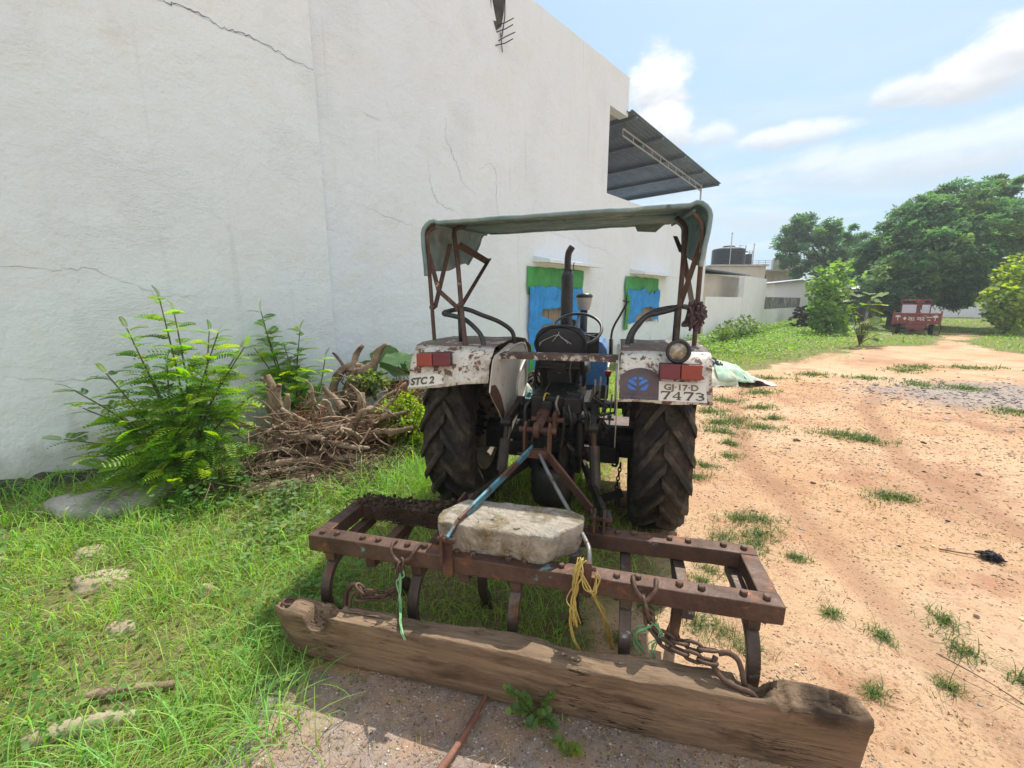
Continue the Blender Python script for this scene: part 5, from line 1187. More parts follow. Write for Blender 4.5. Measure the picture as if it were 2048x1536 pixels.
# dried mud and roots over the left of the front beam
m = MB()
for k in range(900):
    t = random.random() ** .8; x = -.97 + .74 * t; y = -1.246 + random.gauss(0, .03); z = .517 + abs(random.gauss(0, .010 + .012 * sin(t * 7) ** 2))
    r = random.uniform(.004, .0125) if random.random() < .9 else random.uniform(.012, .02); a = rand_dirs(1)[0]
    m.lathe([(0, -r), (r * .9, -r * .3), (r * .8, r * .5), (0, r)], 5, Matrix.Translation((x, min(-1.2, max(-1.295, y)), z)) @ Matrix.Rotation(random.uniform(0, 6), 4, Vector(a)))
for k in range(46):
    x = random.uniform(-.95, -.3); m.tube(spline([(x, -1.24, .53), (x + random.gauss(0, .05), -1.295, .53), (x + random.gauss(0, .07), -1.298, .49 + random.gauss(0, .02)), (x + random.gauss(0, .08), -1.30, .44)], 3), .0025, 4)
m.noise(.004, 40); cbuild(m, 'mud_crust', M_mud)

# ------------------------------------------------------------------ hewn timber drag beam
def timber():
    nx, ns = 300, 44; vs_ = []
    x0, x1 = -1.055, 1.215
    for i in range(nx + 1):
        t = i / nx; x = x0 + (x1 - x0) * t
        H_ = .268 + .040 * t + .008 * sin(t * 5); yb, yf = -1.665 - .006 * sin(t * 4 + 1), -1.776 - .006 * sin(t * 3)
        ex = min(1, t / .03, 1); z0 = .0 + .02 * max(0, 1 - t / .12)
        for k in range(ns):
            a = 2 * pi * k / ns; e = .20
            sg = lambda q: math.copysign(abs(q) ** e, q)
            u, w = sg(cos(a)), sg(sin(a))
            y = (yb + yf) / 2 + (yb - yf) / 2 * u; z = z0 + (H_ - z0) * (.5 + .5 * w); y -= .052 * (.5 + .5 * w)
            y += .006 * noise.noise(Vector((x * 4, u * 2, w * 2))) + .0035 * noise.noise(Vector((x * 8, u * 9, w * 9)))
            z += .012 * noise.noise(Vector((x * 3.2, u * 1.5, w * 1.5 + 4))) + .005 * noise.noise(Vector((x * 11, u * 7, w * 3)))
            if w > .3:                                        # hewn, splintered top
                z += .006 * abs(noise.noise(Vector((x * 5, u * 16, 3)))) - .004
                yy = (y + .052 - yf) / (yb - yf)
                for (cx, cy_, rx, ry, dp) in ((-.825, .15, .045, .55, .085), (-.775, .6, .03, .4, .05), (.885, .75, .05, .35, .05), (.93, .75, .05, .3, .04), (1.095, .62, .055, .17, .085), (1.15, .66, .03, .22, .06), (1.045, .55, .03, .18, .03), (1.175, .5, .02, .2, .04), (.965, .25, .02, .3, .03), (-1.0, .5, .02, .3, .03), (.30, .9, .12, .2, .018), (-.30, .9, .15, .25, .016)):
                    q = ((x - cx) / rx) ** 2 + ((yy - cy_) / ry) ** 2; q += .6 * noise.noise(Vector((x * 14, yy * 3, 8)))
                    if q < 2.2: z -= dp * max(0, 1 - q / 1.6) ** .7 if q < 1.6 else 0
                for (cx, cy_, rx, ry, dp) in ((1.05, .7, .12, .5, .022), (-.94, .6, .06, .6, .018), (.955, .5, .03, .5, .030), (1.12, .60, .022, .08, .050), (1.06, .35, .02, .2, .028)):
                    q = ((x - cx) / rx) ** 2 + ((yy - cy_) / ry) ** 2; z += dp * math.exp(-q)
            if x < -.98: y += (x + .98) * (-.35 if u < 0 else .15)
            if w < -.5 and u < 0: z += .014 * max(0, noise.noise(Vector((x * 5, 3, 3))))
            endz = .012 * noise.noise(Vector((y * 20, z * 20, t)))
            vs_.append((x + (endz if i in (0, nx) else 0), y, z))
    m = MB(); m.add(vs_, [(i * ns + k, i * ns + (k + 1) % ns, (i + 1) * ns + (k + 1) % ns, (i + 1) * ns + k) for i in range(nx) for k in range(ns)])
    for i, s in ((0, -1), (nx, 1)):
        c = len(m.v); ring = m.v[i * ns:(i + 1) * ns]; ce = [sum(p[q] for p in ring) / ns for q in range(3)]; b = c
        for f_ in (.75, .45, .2):
            for p in ring:
                q = [ce[j] + (p[j] - ce[j]) * f_ for j in range(3)]; m.v.append((q[0] + s * .004 + .012 * noise.noise(Vector((q[1] * 25, q[2] * 25, 2))), q[1], q[2]))
        m.v.append(tuple(ce)); prev = i * ns
        for l in range(3):
            for k in range(ns): m.f.append((prev + k, prev + (k + 1) % ns, b + l * ns + (k + 1) % ns, b + l * ns + k))
            prev = b + l * ns
        for k in range(ns): m.f.append((prev + k, prev + (k + 1) % ns, len(m.v) - 1))
    return m
tb = empty('timber_drag_beam', tw(0, -1.70, 0), TRZ); tag(tb, 'long hewn timber beam with knotted ends lying on the ground behind the cultivator', 'timber beam')
m = timber(); m.v = [(x, y + 1.70, z) for x, y, z in m.v]; m.build('timber', M_wood, tb, smooth=True)
def tbb(m, name, mat=M_chain): m.v = [(x, y + 1.70 - .035, z + .03) for x, y, z in m.v]; return m.build(name, mat, tb, smooth=True)
m = MB(); m.tube(spline([(-.735, -1.70, .19), (-.745, -1.69, .25), (-.742, -1.68, .30), (-.715, -1.675, .335), (-.675, -1.68, .335), (-.655, -1.69, .305)], 6), .0105, 10); tbb(m, 'hook')
m = MB(); m.tube(spline([(-.70, -1.72, .20), (-.715, -1.70, .26), (-.70, -1.69, .31), (-.66, -1.69, .325)], 5), .008, 8); tbb(m, 'staple')
m = MB(); m.tube(spline([(.885, -1.725, .19), (.858, -1.725, .262), (.85, -1.712, .30), (.835, -1.70, .335), (.805, -1.69, .345), (.775, -1.69, .335)], 6), .0095, 10); tbb(m, 'hook')
m = MB(); m.tube(spline([(.915, -1.755, .20), (.875, -1.755, .258), (.83, -1.752, .268), (.785, -1.742, .282), (.758, -1.72, .308), (.765, -1.70, .332)], 6), .0095, 10); tbb(m, 'hook')
m = MB(); m.tube([(-1.0 + .03 * cos(t), -1.735 + .022 * sin(t), .245) for t in [pi * .1 + 5.2 * i / 14 for i in range(15)]], .006, 6); tbb(m, 'iron_ring')
def chain(name, path, label, sz=.043, wire=.0062, twist=0.3, slack=None):
    p = [tw(*q) for q in spline(path, 12)]; o0 = p[0].copy()
    root = empty(name, o0); tag(root, label, 'chain', 'rusty chains tying the timber beam to the cultivator')
    dist = [0]
    for a, b in zip(p[:-1], p[1:]): dist.append(dist[-1] + (b - a).length)
    def at(d):
        for i in range(len(dist) - 1):
            if dist[i + 1] >= d: t = (d - dist[i]) / (dist[i + 1] - dist[i]); return p[i].lerp(p[i + 1], t), (p[i + 1] - p[i]).normalized()
        return p[-1], (p[-1] - p[-2]).normalized()
    m = MB(); h = sz * .5; w = sz * .31; m.tube([(w * cos(t) , h * sin(t) + (h * .35 if sin(t) > 0 else -h * .35) , 0) for t in [2 * pi * (k + .5) / 16 for k in range(16)]], wire, 7, False, True)
    me = m.mesh('link'); me.materials.append(M_chain); me.polygons.foreach_set('use_smooth', [True] * len(me.polygons))
    d = 0; k = 0; stp = sz * 1.35 - wire * 2.1
    while d < dist[-1]:
        q, t = at(d); side = t.cross(Vector((0, 0, 1))).normalized(); upv = side.cross(t)
        a = (pi / 2 if k % 2 else 0) + twist + random.uniform(-.25, .25)
        x = side * cos(a) + upv * sin(a); zz = x.cross(t)
        mt = Matrix((x, t, zz)).transposed().to_4x4(); mt.translation = q - o0
        o = bpy.data.objects.new('link', me); COL.objects.link(o); o.parent = root; o.matrix_local = mt; d += stp; k += 1
    return root
chain('chain', [(-.495, -1.662, .470), (-.505, -1.668, .41), (-.535, -1.675, .35), (-.59, -1.705, .345), (-.65, -1.72, .358), (-.672, -1.72, .378)], 'shorter rusty chain from the cultivator to the left end hook of the timber beam')
chain('chain', [(-.50, -1.672, .46), (-.515, -1.668, .36), (-.56, -1.69, .325), (-.62, -1.715, .322), (-.675, -1.73, .325)], 'lower slack rusty chain strand sagging beside the left end hook')
chain('chain', [(.525, -1.662, .468), (.55, -1.664, .40), (.60, -1.68, .36), (.67, -1.70, .362), (.735, -1.72, .368), (.775, -1.725, .380)], 'taut rusty chain from the cultivator to the right end hook of the timber beam', .046, .0068)
chain('chain', [(.53, -1.675, .45), (.555, -1.680, .37), (.60, -1.70, .345), (.66, -1.725, .342), (.72, -1.745, .345), (.755, -1.755, .350)], 'second rusty chain strand hanging under the taut one at the right hook', .046, .0068)
def strands(name, label, cat, mat, paths, r):
    m = MB()
    for q in paths: m.tube(spline(q, 5), r * random.uniform(.75, 1.25), 5)
    return tag(m.build(name, mat, None, smooth=True), label, cat)
def wob(p, a): return [tuple(tw(x + random.gauss(0, a), y + random.gauss(0, a), z + random.gauss(0, a))) for x, y, z in p]
strands('green_twine', 'frayed green twine hanging from the left chain down over the timber', 'twine', M_ropeg, [wob([(-.50, -1.66, .46), (-.475, -1.675, .43), (-.51, -1.68, .40), (-.485, -1.705, .34), (-.475, -1.725, .305), (-.44, -1.79, .302), (-.40, -1.842, .298), (-.39, -1.85, .275)], .003) for k in range(5)] + [wob([(-.52, -1.66, .44), (-.50, -1.68, .42), (-.49, -1.69, .36), (-.50, -1.695, .32)], .005) for k in range(4)], .0028)
strands('green_twine', 'frayed green twine knotted on the right chain under the cultivator beam', 'twine', M_ropeg, [wob([(.56, -1.665, .40), (.54, -1.68, .385), (.50, -1.675, .36), (.50, -1.66, .31), (.53, -1.66, .26)], .008) for k in range(5)] + [wob([(.56, -1.67, .40), (.58, -1.69, .37), (.555, -1.69, .31), (.56, -1.685, .25), (.545, -1.68, .2)], .007) for k in range(4)], .0026)
strands('yellow_rope', 'frayed yellow rope looped over the rod foot on the cultivator beam', 'rope', M_ropey, [wob([(.28, -1.63, .60), (.265, -1.655, .56), (.26, -1.66, .50), (.25, -1.665, .44), (.255, -1.668, .39), (.262, -1.668, .33)], .008) for k in range(12)] + [wob([(.275, -1.65, .56), (.30, -1.665, .50), (.335, -1.66, .48), (.345, -1.645, .53), (.335, -1.64, .55)], .005) for k in range(5)] + [wob([(.255, -1.665, .48), (.26, -1.67, .42), (.24, -1.67, .36), (.255, -1.675, .28), (.29, -1.68, .22), (.30, -1.69, .16)], .004) for k in range(3)] + [wob([(.33, -1.60, .42), (.36, -1.58, .35), (.39, -1.56, .25), (.41, -1.56, .16)], .006) for k in range(7)], .0032)

# ------------------------------------------------------------------ stone on the cultivator
def rounded_stone(poly, zs, n=84, amp=.006, seed=0, sc=9):
    # poly outline resampled; zs: list of (z, inset)
    P = [Vector((a, b)) for a, b in poly]; L_ = [0]
    for i in range(len(P)): L_.append(L_[-1] + (P[(i + 1) % len(P)] - P[i]).length)
    ring = []
    for k in range(n):
        d = L_[-1] * k / n
        for i in range(len(P)):
            if L_[i + 1] >= d: ring.append(P[i].lerp(P[(i + 1) % len(P)], (d - L_[i]) / (L_[i + 1] - L_[i]))); break
    for _ in range(0): ring = [(ring[i - 1] + ring[i] * 2 + ring[(i + 1) % n]) / 4 for i in range(n)]
    c = sum(ring, Vector((0, 0))) / n; m = MB(); vs_ = []
    for z, ins in zs:
        for p in ring:
            d = p - c; q = c + d * max(0, 1 - ins / max(d.length, 1e-3)) if ins < 10 else c
            v = Vector((q.x, q.y, z)); vs_.append(v + noise.noise_vector(v * sc + Vector((seed, 0, 0))) * amp + noise.noise_vector(v * sc * 4) * amp * .45 + noise.noise_vector(v * sc * 9) * amp * .25)
    k = len(zs)
    m.add(vs_, [(i * n + j, i * n + (j + 1) % n, (i + 1) * n + (j + 1) % n, (i + 1) * n + j) for i in range(k - 1) for j in range(n)] + [tuple(range(n))[::-1], tuple((k - 1) * n + j for j in range(n))]); return m
m = rounded_stone([(-.375, -1.50), (-.300, -1.375), (-.05, -1.362), (.205, -1.362), (.262, -1.40), (.268, -1.475), (.14, -1.622), (.08, -1.628), (-.12, -1.622), (-.352, -1.612), (-.378, -1.56)], [(.506, .05), (.510, .030), (.53, .018), (.56, .008), (.59, .002), (.625, .0), (.642, .0), (.648, .003), (.651, .008), (.653, .02), (.654, .05), (.655, .11)], n=150, amp=.006, sc=11)
sto = m.build('stone_block', M_stone, None, smooth=False); m2 = TW
sto.location = tw(0, .03, 0); sto.rotation_euler = (0, 0, TRZ); tag(sto, 'pale weathered stone block lying as ballast on the cultivator', 'stone')

# ------------------------------------------------------------------ uprooted stumps, roots and logs by the wall
def gnarl(m, pts, r0, r1, n=9, k=7, amp=.02, seed=0):
    p = spline(pts, k); N_ = len(p); q = []
    for i, v in enumerate(p): q.append(v + noise.noise_vector(v * 4 + Vector((seed, 0, 0))) * amp)
    rs = [(r0 + (r1 - r0) * (i / (N_ - 1)) ** .8) * (1 + .35 * noise.noise(q[i] * 9 + Vector((seed, 3, 0)))) for i in range(N_)]
    m.tube(q, rs, n, jit=.16)
def wander(start, d, L_, seed):
    p = [Vector(start)]; d = Vector(d).normalized()
    for i in range(5):
        d = (d + Vector((random.gauss(0, .35), random.gauss(0, .35), random.gauss(-.05, .3)))).normalized(); p.append(p[-1] + d * L_ / 5)
        if p[-1].z < .01: p[-1].z = .01
    return p
def stump(name, org, label, parts):
    e = empty(name, org); tag(e, label, 'stump', 'dead roots and stumps heaped by the wall'); o = Vector(org)
    for nm, mat, fn in parts:
        m = MB(); fn(m); m.v = [tuple(Vector(p) - o) for p in m.v]; m.build(nm, mat, e, smooth=True)
    return e
def s1_trunk(m):
    gnarl(m, [(-2.41, 4.15, .88), (-2.36, 4.12, .67), (-2.31, 4.08, .46), (-2.19, 4.02, .29), (-1.98, 3.95, .18), (-1.78, 3.9, .12)], .025, .095, 14, 8, .025, 1)
    gnarl(m, [(-2.29, 4.12, .80), (-2.31, 4.12, .66), (-2.31, 4.1, .45), (-2.38, 4.06, .25), (-2.42, 4.0, .05)], .022, .085, 12, 7, .025, 5); gnarl(m, [(-2.2, 4.1, .70), (-2.22, 4.1, .5), (-2.15, 4.05, .3), (-2.0, 4.0, .2)], .018, .06, 10, 7, .02, 15)
    gnarl(m, [(-2.46, 4.15, .85), (-2.38, 4.15, .78), (-2.34, 4.15, .66)], .012, .05, 9, 6, .01, 3)
def s1_ring(m):
    for a in range(4): gnarl(m, [(-1.95, 3.95, .33 - .03 * a), (-2.14, 3.92, .34 - .02 * a), (-2.28 - .01 * a, 3.86, .26), (-2.28, 3.76, .14 + .01 * a), (-2.14, 3.70, .06), (-1.94, 3.70, .05), (-1.78, 3.74, .09)], .055 - .008 * a, .02, 9, 7, .03, a * 7)
def s1_roots(m):
    for i in range(60):
        st_ = (random.uniform(-2.3, -1.7), random.uniform(3.75, 4.15), random.uniform(.1, .45)); d = (random.uniform(-1, 1), random.uniform(-1.1, .3), random.uniform(-.6, .5))
        gnarl(m, wander(st_, d, random.uniform(.3, .75), i), random.uniform(.005, .018), .003, 6, 4, .02, i)
stump('uprooted_stump', (-2.1, 3.95, 0), 'largest grey twisted stump with forked top and curled root ring', [('trunk', M_root, s1_trunk), ('root_ring', M_root, s1_ring), ('side_root', M_root, s1_roots)])
def s2_trunk(m):
    gnarl(m, [(-1.42, 4.15, .02), (-1.46, 4.2, .25), (-1.50, 4.22, .42), (-1.45, 4.25, .50), (-1.30, 4.22, .47), (-1.16, 4.2, .42)], .07, .028, 12, 7, .02, 11)
    gnarl(m, [(-1.5, 4.4, .3), (-1.60, 4.45, .5), (-1.62, 4.5, .62)], .07, .035, 10, 6, .02, 12)
def s2_roots(m):
    for a, b in (((-1.75, 4.3, .5), (-1.95, 4.4, .72)), ((-1.45, 4.4, .48), (-1.15, 4.6, .70)), ((-1.45, 4.0, .28), (-.95, 3.95, .40)), ((-1.75, 4.1, .30), (-1.25, 4.0, .32)), ((-2.0, 4.1, .36), (-1.55, 3.9, .24)), ((-1.8, 3.8, .12), (-1.4, 3.75, .18)), ((-1.6, 3.72, .02), (-1.15, 3.7, .22))):
        a, b = Vector(a), Vector(b); gnarl(m, [a, a.lerp(b, .35) + Vector((0, 0, .03)), a.lerp(b, .7), b], .04, .022, 8, 6, .02, a.x)
    for i in range(80):
        st_ = (random.uniform(-1.9, -1.1), random.uniform(3.8, 4.5), random.uniform(.1, .5)); d = (random.uniform(-1, 1), random.uniform(-.9, .4), random.uniform(-.6, .6)); gnarl(m, wander(st_, d, random.uniform(.25, .6), i), random.uniform(.006, .018), .003, 5, 4, .012, i + 50)
def s2_big(m):
    for a, b, r in (((-1.9, 4.05, .35), (-2.12, 3.85, .62), .035), ((-1.7, 4.1, .40), (-1.78, 3.95, .70), .035), ((-1.85, 3.95, .30), (-1.55, 3.75, .48), .032), ((-1.55, 4.05, .40), (-1.30, 3.85, .60), .035), ((-1.4, 4.1, .35), (-1.02, 4.05, .56), .03), ((-2.05, 4.0, .30), (-1.72, 3.72, .34), .04), ((-1.75, 3.9, .25), (-1.3, 3.68, .30), .035), ((-2.0, 3.85, .2), (-2.35, 3.62, .30), .028), ((-1.6, 3.8, .15), (-1.2, 3.6, .14), .03), ((-1.95, 4.3, .45), (-2.08, 4.25, .80), .028), ((-1.55, 4.35, .45), (-1.62, 4.2, .78), .03), ((-1.3, 4.25, .40), (-1.12, 4.2, .72), .024), ((-1.85, 3.7, .12), (-2.2, 3.45, .10), .03), ((-2.2, 3.9, .35), (-2.05, 3.7, .52), .022), ((-1.45, 3.9, .3), (-1.5, 3.65, .46), .026)):
        a, b = Vector(a), Vector(b); gnarl(m, [a, a.lerp(b, .4) + Vector((random.gauss(0, .03), random.gauss(0, .03), .03)), a.lerp(b, .75) + Vector((random.gauss(0, .03), 0, random.gauss(.02, .02))), b], r * .95, r * .38, 9, 8, .035, a.x * 7); c = a.lerp(b, .6); gnarl(m, [c, c + Vector((random.gauss(0, .06), random.gauss(0, .06), .05)), c + Vector((random.gauss(0, .12), random.gauss(-.03, .1), random.gauss(.06, .06)))], r * .45, r * .12, 7, 5, .02, b.x * 5)
def s2_fib(m):
    for i in range(620):
        c = random.choice(((-1.95, 4.05, .42), (-1.35, 4.15, .28), (-1.5, 4.0, .18), (-1.15, 4.55, .6))); st_ = tuple(c[j] + random.gauss(0, .10) for j in range(3)); m.tube(wander((st_[0], st_[1], max(.02, st_[2])), (random.gauss(0, 1), random.gauss(-.3, 1), random.gauss(0, 1)), random.uniform(.08, .22), i), .0035, 4)
su2 = stump('uprooted_stump', (-1.45, 4.2, 0), 'sunlit stump of bent roots and reddish fibres right of the grey one', [('trunk', M_root, s2_trunk), ('broken_roots', M_rootpale, s2_big), ('side_root', M_root, s2_roots), ('root_fibres', M_rootred, s2_fib)])
for ch in su2.children:
    if ch.name.startswith('root_fibres'): ch['kind'] = 'stuff'
def s3_trunk(m):
    gnarl(m, [(-2.05, 5.1, .1), (-1.98, 5.15, .45), (-1.9, 5.2, .68), (-1.72, 5.2, .80), (-1.62, 5.2, 1.0), (-1.52, 5.2, 1.09)], .14, .025, 12, 7, .02, 21)
    gnarl(m, [(-2.2, 5.1, .5), (-2.1, 5.15, .7), (-1.97, 5.2, .82), (-1.85, 5.2, .80)], .05, .04, 9, 6, .02, 22); gnarl(m, [(-1.95, 5.2, .75), (-1.9, 5.22, .95), (-1.82, 5.25, 1.06)], .05, .025, 9, 6, .01, 23); gnarl(m, [(-2.0, 5.2, .7), (-2.1, 5.2, .88), (-2.18, 5.2, .98)], .03, .014, 8, 6, .01, 24)
def s3_roots(m):
    for i in range(46): gnarl(m, wander((random.uniform(-2.2, -1.4), random.uniform(4.8, 5.3), random.uniform(.1, .65)), (random.uniform(-1, 1), random.uniform(-1, .2), random.uniform(-.5, .5)), random.uniform(.3, .7), i), random.uniform(.010, .026), .004, 6, 4, .015, i + 200)
stump('uprooted_stump', (-1.85, 5.1, 0), 'rear stump with two upright prongs half covered by a small vine', [('trunk', M_root, s3_trunk), ('side_root', M_root, s3_roots)])
m = MB(); m.grid(lambda u, v: (-2.75 + 2.0 * u, 3.35 + 1.7 * v, -.03 + .42 * (sin(pi * u) ** .8) * (sin(pi * v) ** .8) * (.55 + .5 * v) + .05 * noise.noise(Vector((u * 9, v * 9, 2))) + .02 * noise.noise(Vector((u * 30, v * 30, 2)))), 60, 50)
q = m.build('earth_mound', M_rootsoil, None, smooth=True); tag(q, kind='structure')
m = MB()
for i in range(620): m.tube(wander((random.uniform(-2.6, -1.1), random.uniform(3.25, 4.6), random.uniform(.02, .22)), (random.gauss(0, 1), random.gauss(-.4, .7), random.gauss(0, .35)), random.uniform(.12, .5), i), random.uniform(.002, .006), 4, False)
for i in range(160): m.tube(wander((random.uniform(-1.35, -.9), random.uniform(5.6, 6.4), random.uniform(.1, .5)), (random.gauss(0, 1), random.gauss(-.2, .7), random.gauss(0, .3)), random.uniform(.2, .5), i), random.uniform(.003, .006), 4, False)
tag(m.build('brushwood', M_twig, None, smooth=True), kind='stuff')
def log(name, pts, r0, r1, label, mat=M_root, seed=0):
    m = MB(); o = Vector(pts[0]); gnarl(m, [Vector(p) - o for p in pts], r0, r1, 12, 7, .012, seed); q = m.build(name, mat, None, smooth=True); q.location = o; return tag(q, label, 'log')
log('dead_log', [(-2.22, 3.30, .07), (-1.95, 3.34, .08), (-1.68, 3.42, .10)], .05, .045, 'thick grey log end pointing left at the bottom of the root heap', seed=4)
log('dead_log', [(-2.45, 3.62, .14), (-2.1, 3.66, .16), (-1.75, 3.72, .18)], .035, .03, 'thinner dark branch above the thick log in the root heap', seed=9)
log('cut_post', [(-1.46, 3.42, 0), (-1.45, 3.42, .17)], .035, .030, 'short pale upright cut post in grass in front of the root heap', seed=2)
log('fallen_branch', [(-1.72, 1.46, .02), (-1.6, 1.50, .03), (-1.42, 1.53, .02)], .018, .013, 'pale broken branch lying in the foreground grass at lower left', seed=3)
log('fallen_branch', [(-1.78, 1.30, .0), (-1.6, 1.36, .01), (-1.45, 1.40, .0)], .04, .03, 'flat buff piece of wood below the pale branch in foreground grass', M_rock, 8)
def rock(pos, sx, sy, sz, label, seed, mat=M_rock):
    n, k = 28, 14; m = MB()
    def fn(u, v):
        a, b = 2 * pi * u, pi * (v - .5); d = Vector((cos(a) * cos(b), sin(a) * cos(b), sin(b))); r = 1 + .35 * noise.noise(d * 1.6 + Vector((seed, 0, 0))) + .12 * noise.noise(d * 5 + Vector((seed, 0, 0)))
        return (d.x * sx * r, d.y * sy * r, max(-.3, d.z) * sz * r)
    m.grid(fn, n, k); q = m.build('field_stone', mat, None, smooth=True); q.location = pos; return tag(q, label, 'stone', 'stones lying in the left grass')
rock((-2.40, 2.22, -.005), .15, .10, .05, 'broad buff stone in the middle of the left grass', 1)
rock((-2.70, 2.50, -.005), .10, .08, .05, 'small whitish stone behind the broad buff stone', 2)
rock((-1.95, 1.86, -.008), .08, .05, .035, 'flat buff stone in grass nearer the camera than the broad one', 3)
rock((-3.30, 2.4, -.01), .12, .10, .05, 'buff stone at the far left edge of the grass', 4)
rock((-1.72, 2.15, -.008), .05, .04, .04, 'small pinkish stone in grass left of the timber end', 5)
rock((-3.55, 3.12, .0), .20, .10, .06, 'yellowish low stone beside the grey slab at the far left', 6)
m = rounded_stone([(-3.55, 3.02), (-3.30, 3.36), (-3.02, 3.44), (-2.78, 3.36), (-2.80, 3.08), (-2.98, 2.90), (-3.28, 2.90)], [(0, 0), (.05, -.01), (.09, .0), (.115, .03), (.125, .08), (.13, .16)], amp=.018, sc=5)
m.v = [(x, y, z * (1 + .45 * (y - 3.1))) for x, y, z in m.v]
sl = m.build('rubble_slab', M_slab, None, smooth=True); tag(sl, 'flat grey rubble slab half buried in grass below the feathery shrub', 'stone slab')

# ------------------------------------------------------------------ stick, rag, sack heap
m = MB(); gnarl(m, [(-.265, 1.16, .018), (-.20, 1.27, .02), (-.15, 1.37, .02), (-.105, 1.475, .022)], .013, .011, 8, 6, .004, 2); tag(m.build('stick', M_stick, None, smooth=True), 'reddish brown stick on the bare ground in front of the timber', 'stick')
tangle('black_rag', (3.03, 2.45, .02), (.026, .022, .010), M_blackcloth, 36, .006, 'crumpled black rag on the sand at the far right', 'rag')
m = MB(); gnarl(m, [(2.78, 2.54, .012), (2.88, 2.50, .012), (2.98, 2.47, .015)], .005, .003, 6, 5, .004, 1); tag(m.build('twig', M_stick, None), 'dark twig on the sand pointing at the black rag', 'twig')
m = MB(); gnarl(m, [(1.95, 1.70, .01), (2.02, 1.55, .012), (2.06, 1.42, .01)], .003, .002, 6, 5, .003, 5); tag(m.build('twig', M_twig, None), 'thin pale twig on the sand right of the cultivator', 'twig')
sk = empty('sack_heap', (4.22, 8.6, 0)); sk.scale = (.78, .9, .9); tag(sk, 'pale green and cream sacks spread over charcoal on the ground beyond the right wheel', 'sack heap')
def hump(u, v): return .42 * max(0, 1 - (2 * u - .75) ** 2) * max(0, 1 - (2 * v - 1) ** 2) ** .7
def cloth(u0, u1, v0, v1, ofs, seed):
    m = MB(); m.grid(lambda a, b: ((lambda u, v: (-1.05 + 2.1 * u + .05 * noise.noise(Vector((u * 6, v * 6, seed))), -.75 + 1.4 * v + .06 * noise.noise(Vector((u * 6, v * 6, seed + 4))), max(.012, hump(u, v) + ofs + .05 * noise.noise(Vector((u * 7, v * 7, seed + 9))) + .025 * noise.noise(Vector((u * 20, v * 20, seed))))))(u0 + (u1 - u0) * a, v0 + (v1 - v0) * b)), 44, 34); return m
cloth(.30, .72, .02, 1.0, .05, 1).build('green_sack', M_sackg, sk, smooth=True, solid=.006)
cloth(.62, 1.0, .05, .95, .035, 2).build('grey_sack', M_cement, sk, smooth=True, solid=.006)
cloth(.0, .52, -.04, .45, .025, 3).build('cream_sack', M_sackw, sk, smooth=True, solid=.006)
m = MB()
for i in range(420):
    u, v = random.uniform(.04, .42), random.uniform(.25, .8); r = random.uniform(.02, .045); m.lathe([(0, -r), (r, -r * .3), (r * .8, r * .6), (0, r)], 5, Matrix.Translation((-1.05 + 2.1 * u, -.75 + 1.4 * v, hump(u, v) + .06 + random.uniform(-.02, .02))) @ Matrix.Rotation(random.uniform(0, 6), 4, Vector(rand_dirs(1)[0])))
m.build('charcoal', M_charcoal, sk)

# ------------------------------------------------------------------ red three wheeled cargo cart, seen from behind
ct = empty('cargo_cart', (19.15, 20.55, 0), R(-40)); tag(ct, 'small red three wheeled cargo cart parked with its tailgate towards us', 'cargo cart')
ct.scale = (.74, .95, 1)
m = MB(); m.bb(-1.08, 1.08, .05, 2.6, .50, .56); m.build('load_bed', M_cartred, ct)
m = MB(); m.bb(-1.10, 1.10, 0, .045, .50, 1.02)
for x in (-1.12, 1.12): m.bb(x - .04, x + .04, -.03, .07, .44, 1.12)
m.bb(-1.1, 1.1, -.018, -.002, .97, 1.02); m.bb(-1.1, 1.1, -.018, -.002, .50, .54)
tg = m.build('tailgate', M_cartred, ct, bevel=.008)
m = MB(); m.bb(-1.10, -1.06, .075, 2.6, .565, 1.0); m.bb(1.06, 1.10, .075, 2.6, .565, 1.0); m.build('side_panel', M_cartred, ct)
CW = lambda x, y, z: Vector((x, -.022 - z, y))
text_part('tailgate_lettering', 'સા ગર', -.02, .665, .27, M_cartwhite, tg, CW, wide=1.25, bold=.004, d=0)
m = MB()
for x in (-.90, .86):
    k = 14; m.add([(x + .14 * cos(t), -.024, .84 + .07 * sin(t) * (1 if sin(t) > 0 else .4)) for t in [2 * pi * i / k for i in range(k)]], [tuple(range(k))]); m.add([(x - .02, -.024, .66), (x + .02, -.024, .66), (x + .02, -.024, .80), (x - .02, -.024, .80)], [(0, 1, 2, 3)])
m.add([(-.56 + .09 * cos(t), -.024, .76 + .09 * sin(t)) for t in [pi / 2 * i for i in range(4)]], [(0, 1, 2, 3)])
m.add([(.45, -.024, .80), (.70, -.024, .81), (.70, -.024, .845), (.45, -.024, .835)], [(0, 1, 2, 3)]); m.add([(.52, -.024, .68), (.66, -.024, .68), (.66, -.024, .72), (.52, -.024, .72)], [(0, 1, 2, 3)])
m.build('painted_marks', M_cartwhite, tg)
m = MB(); m.extrude([(-.55, .0, .49), (.55, 0, .49), (.42, .0, .26), (-.42, 0, .26)], (0, .3, 0)); m.build('rear_apron', M_cartred, ct, bevel=.01)
m = MB(); m.bb(-.80, .75, .6, .68, .22, .30); m.bb(-.3, -.24, .1, 2.4, .3, .48); m.bb(.2, .26, .1, 2.4, .3, .48); m.build('chassis', M_black, ct)
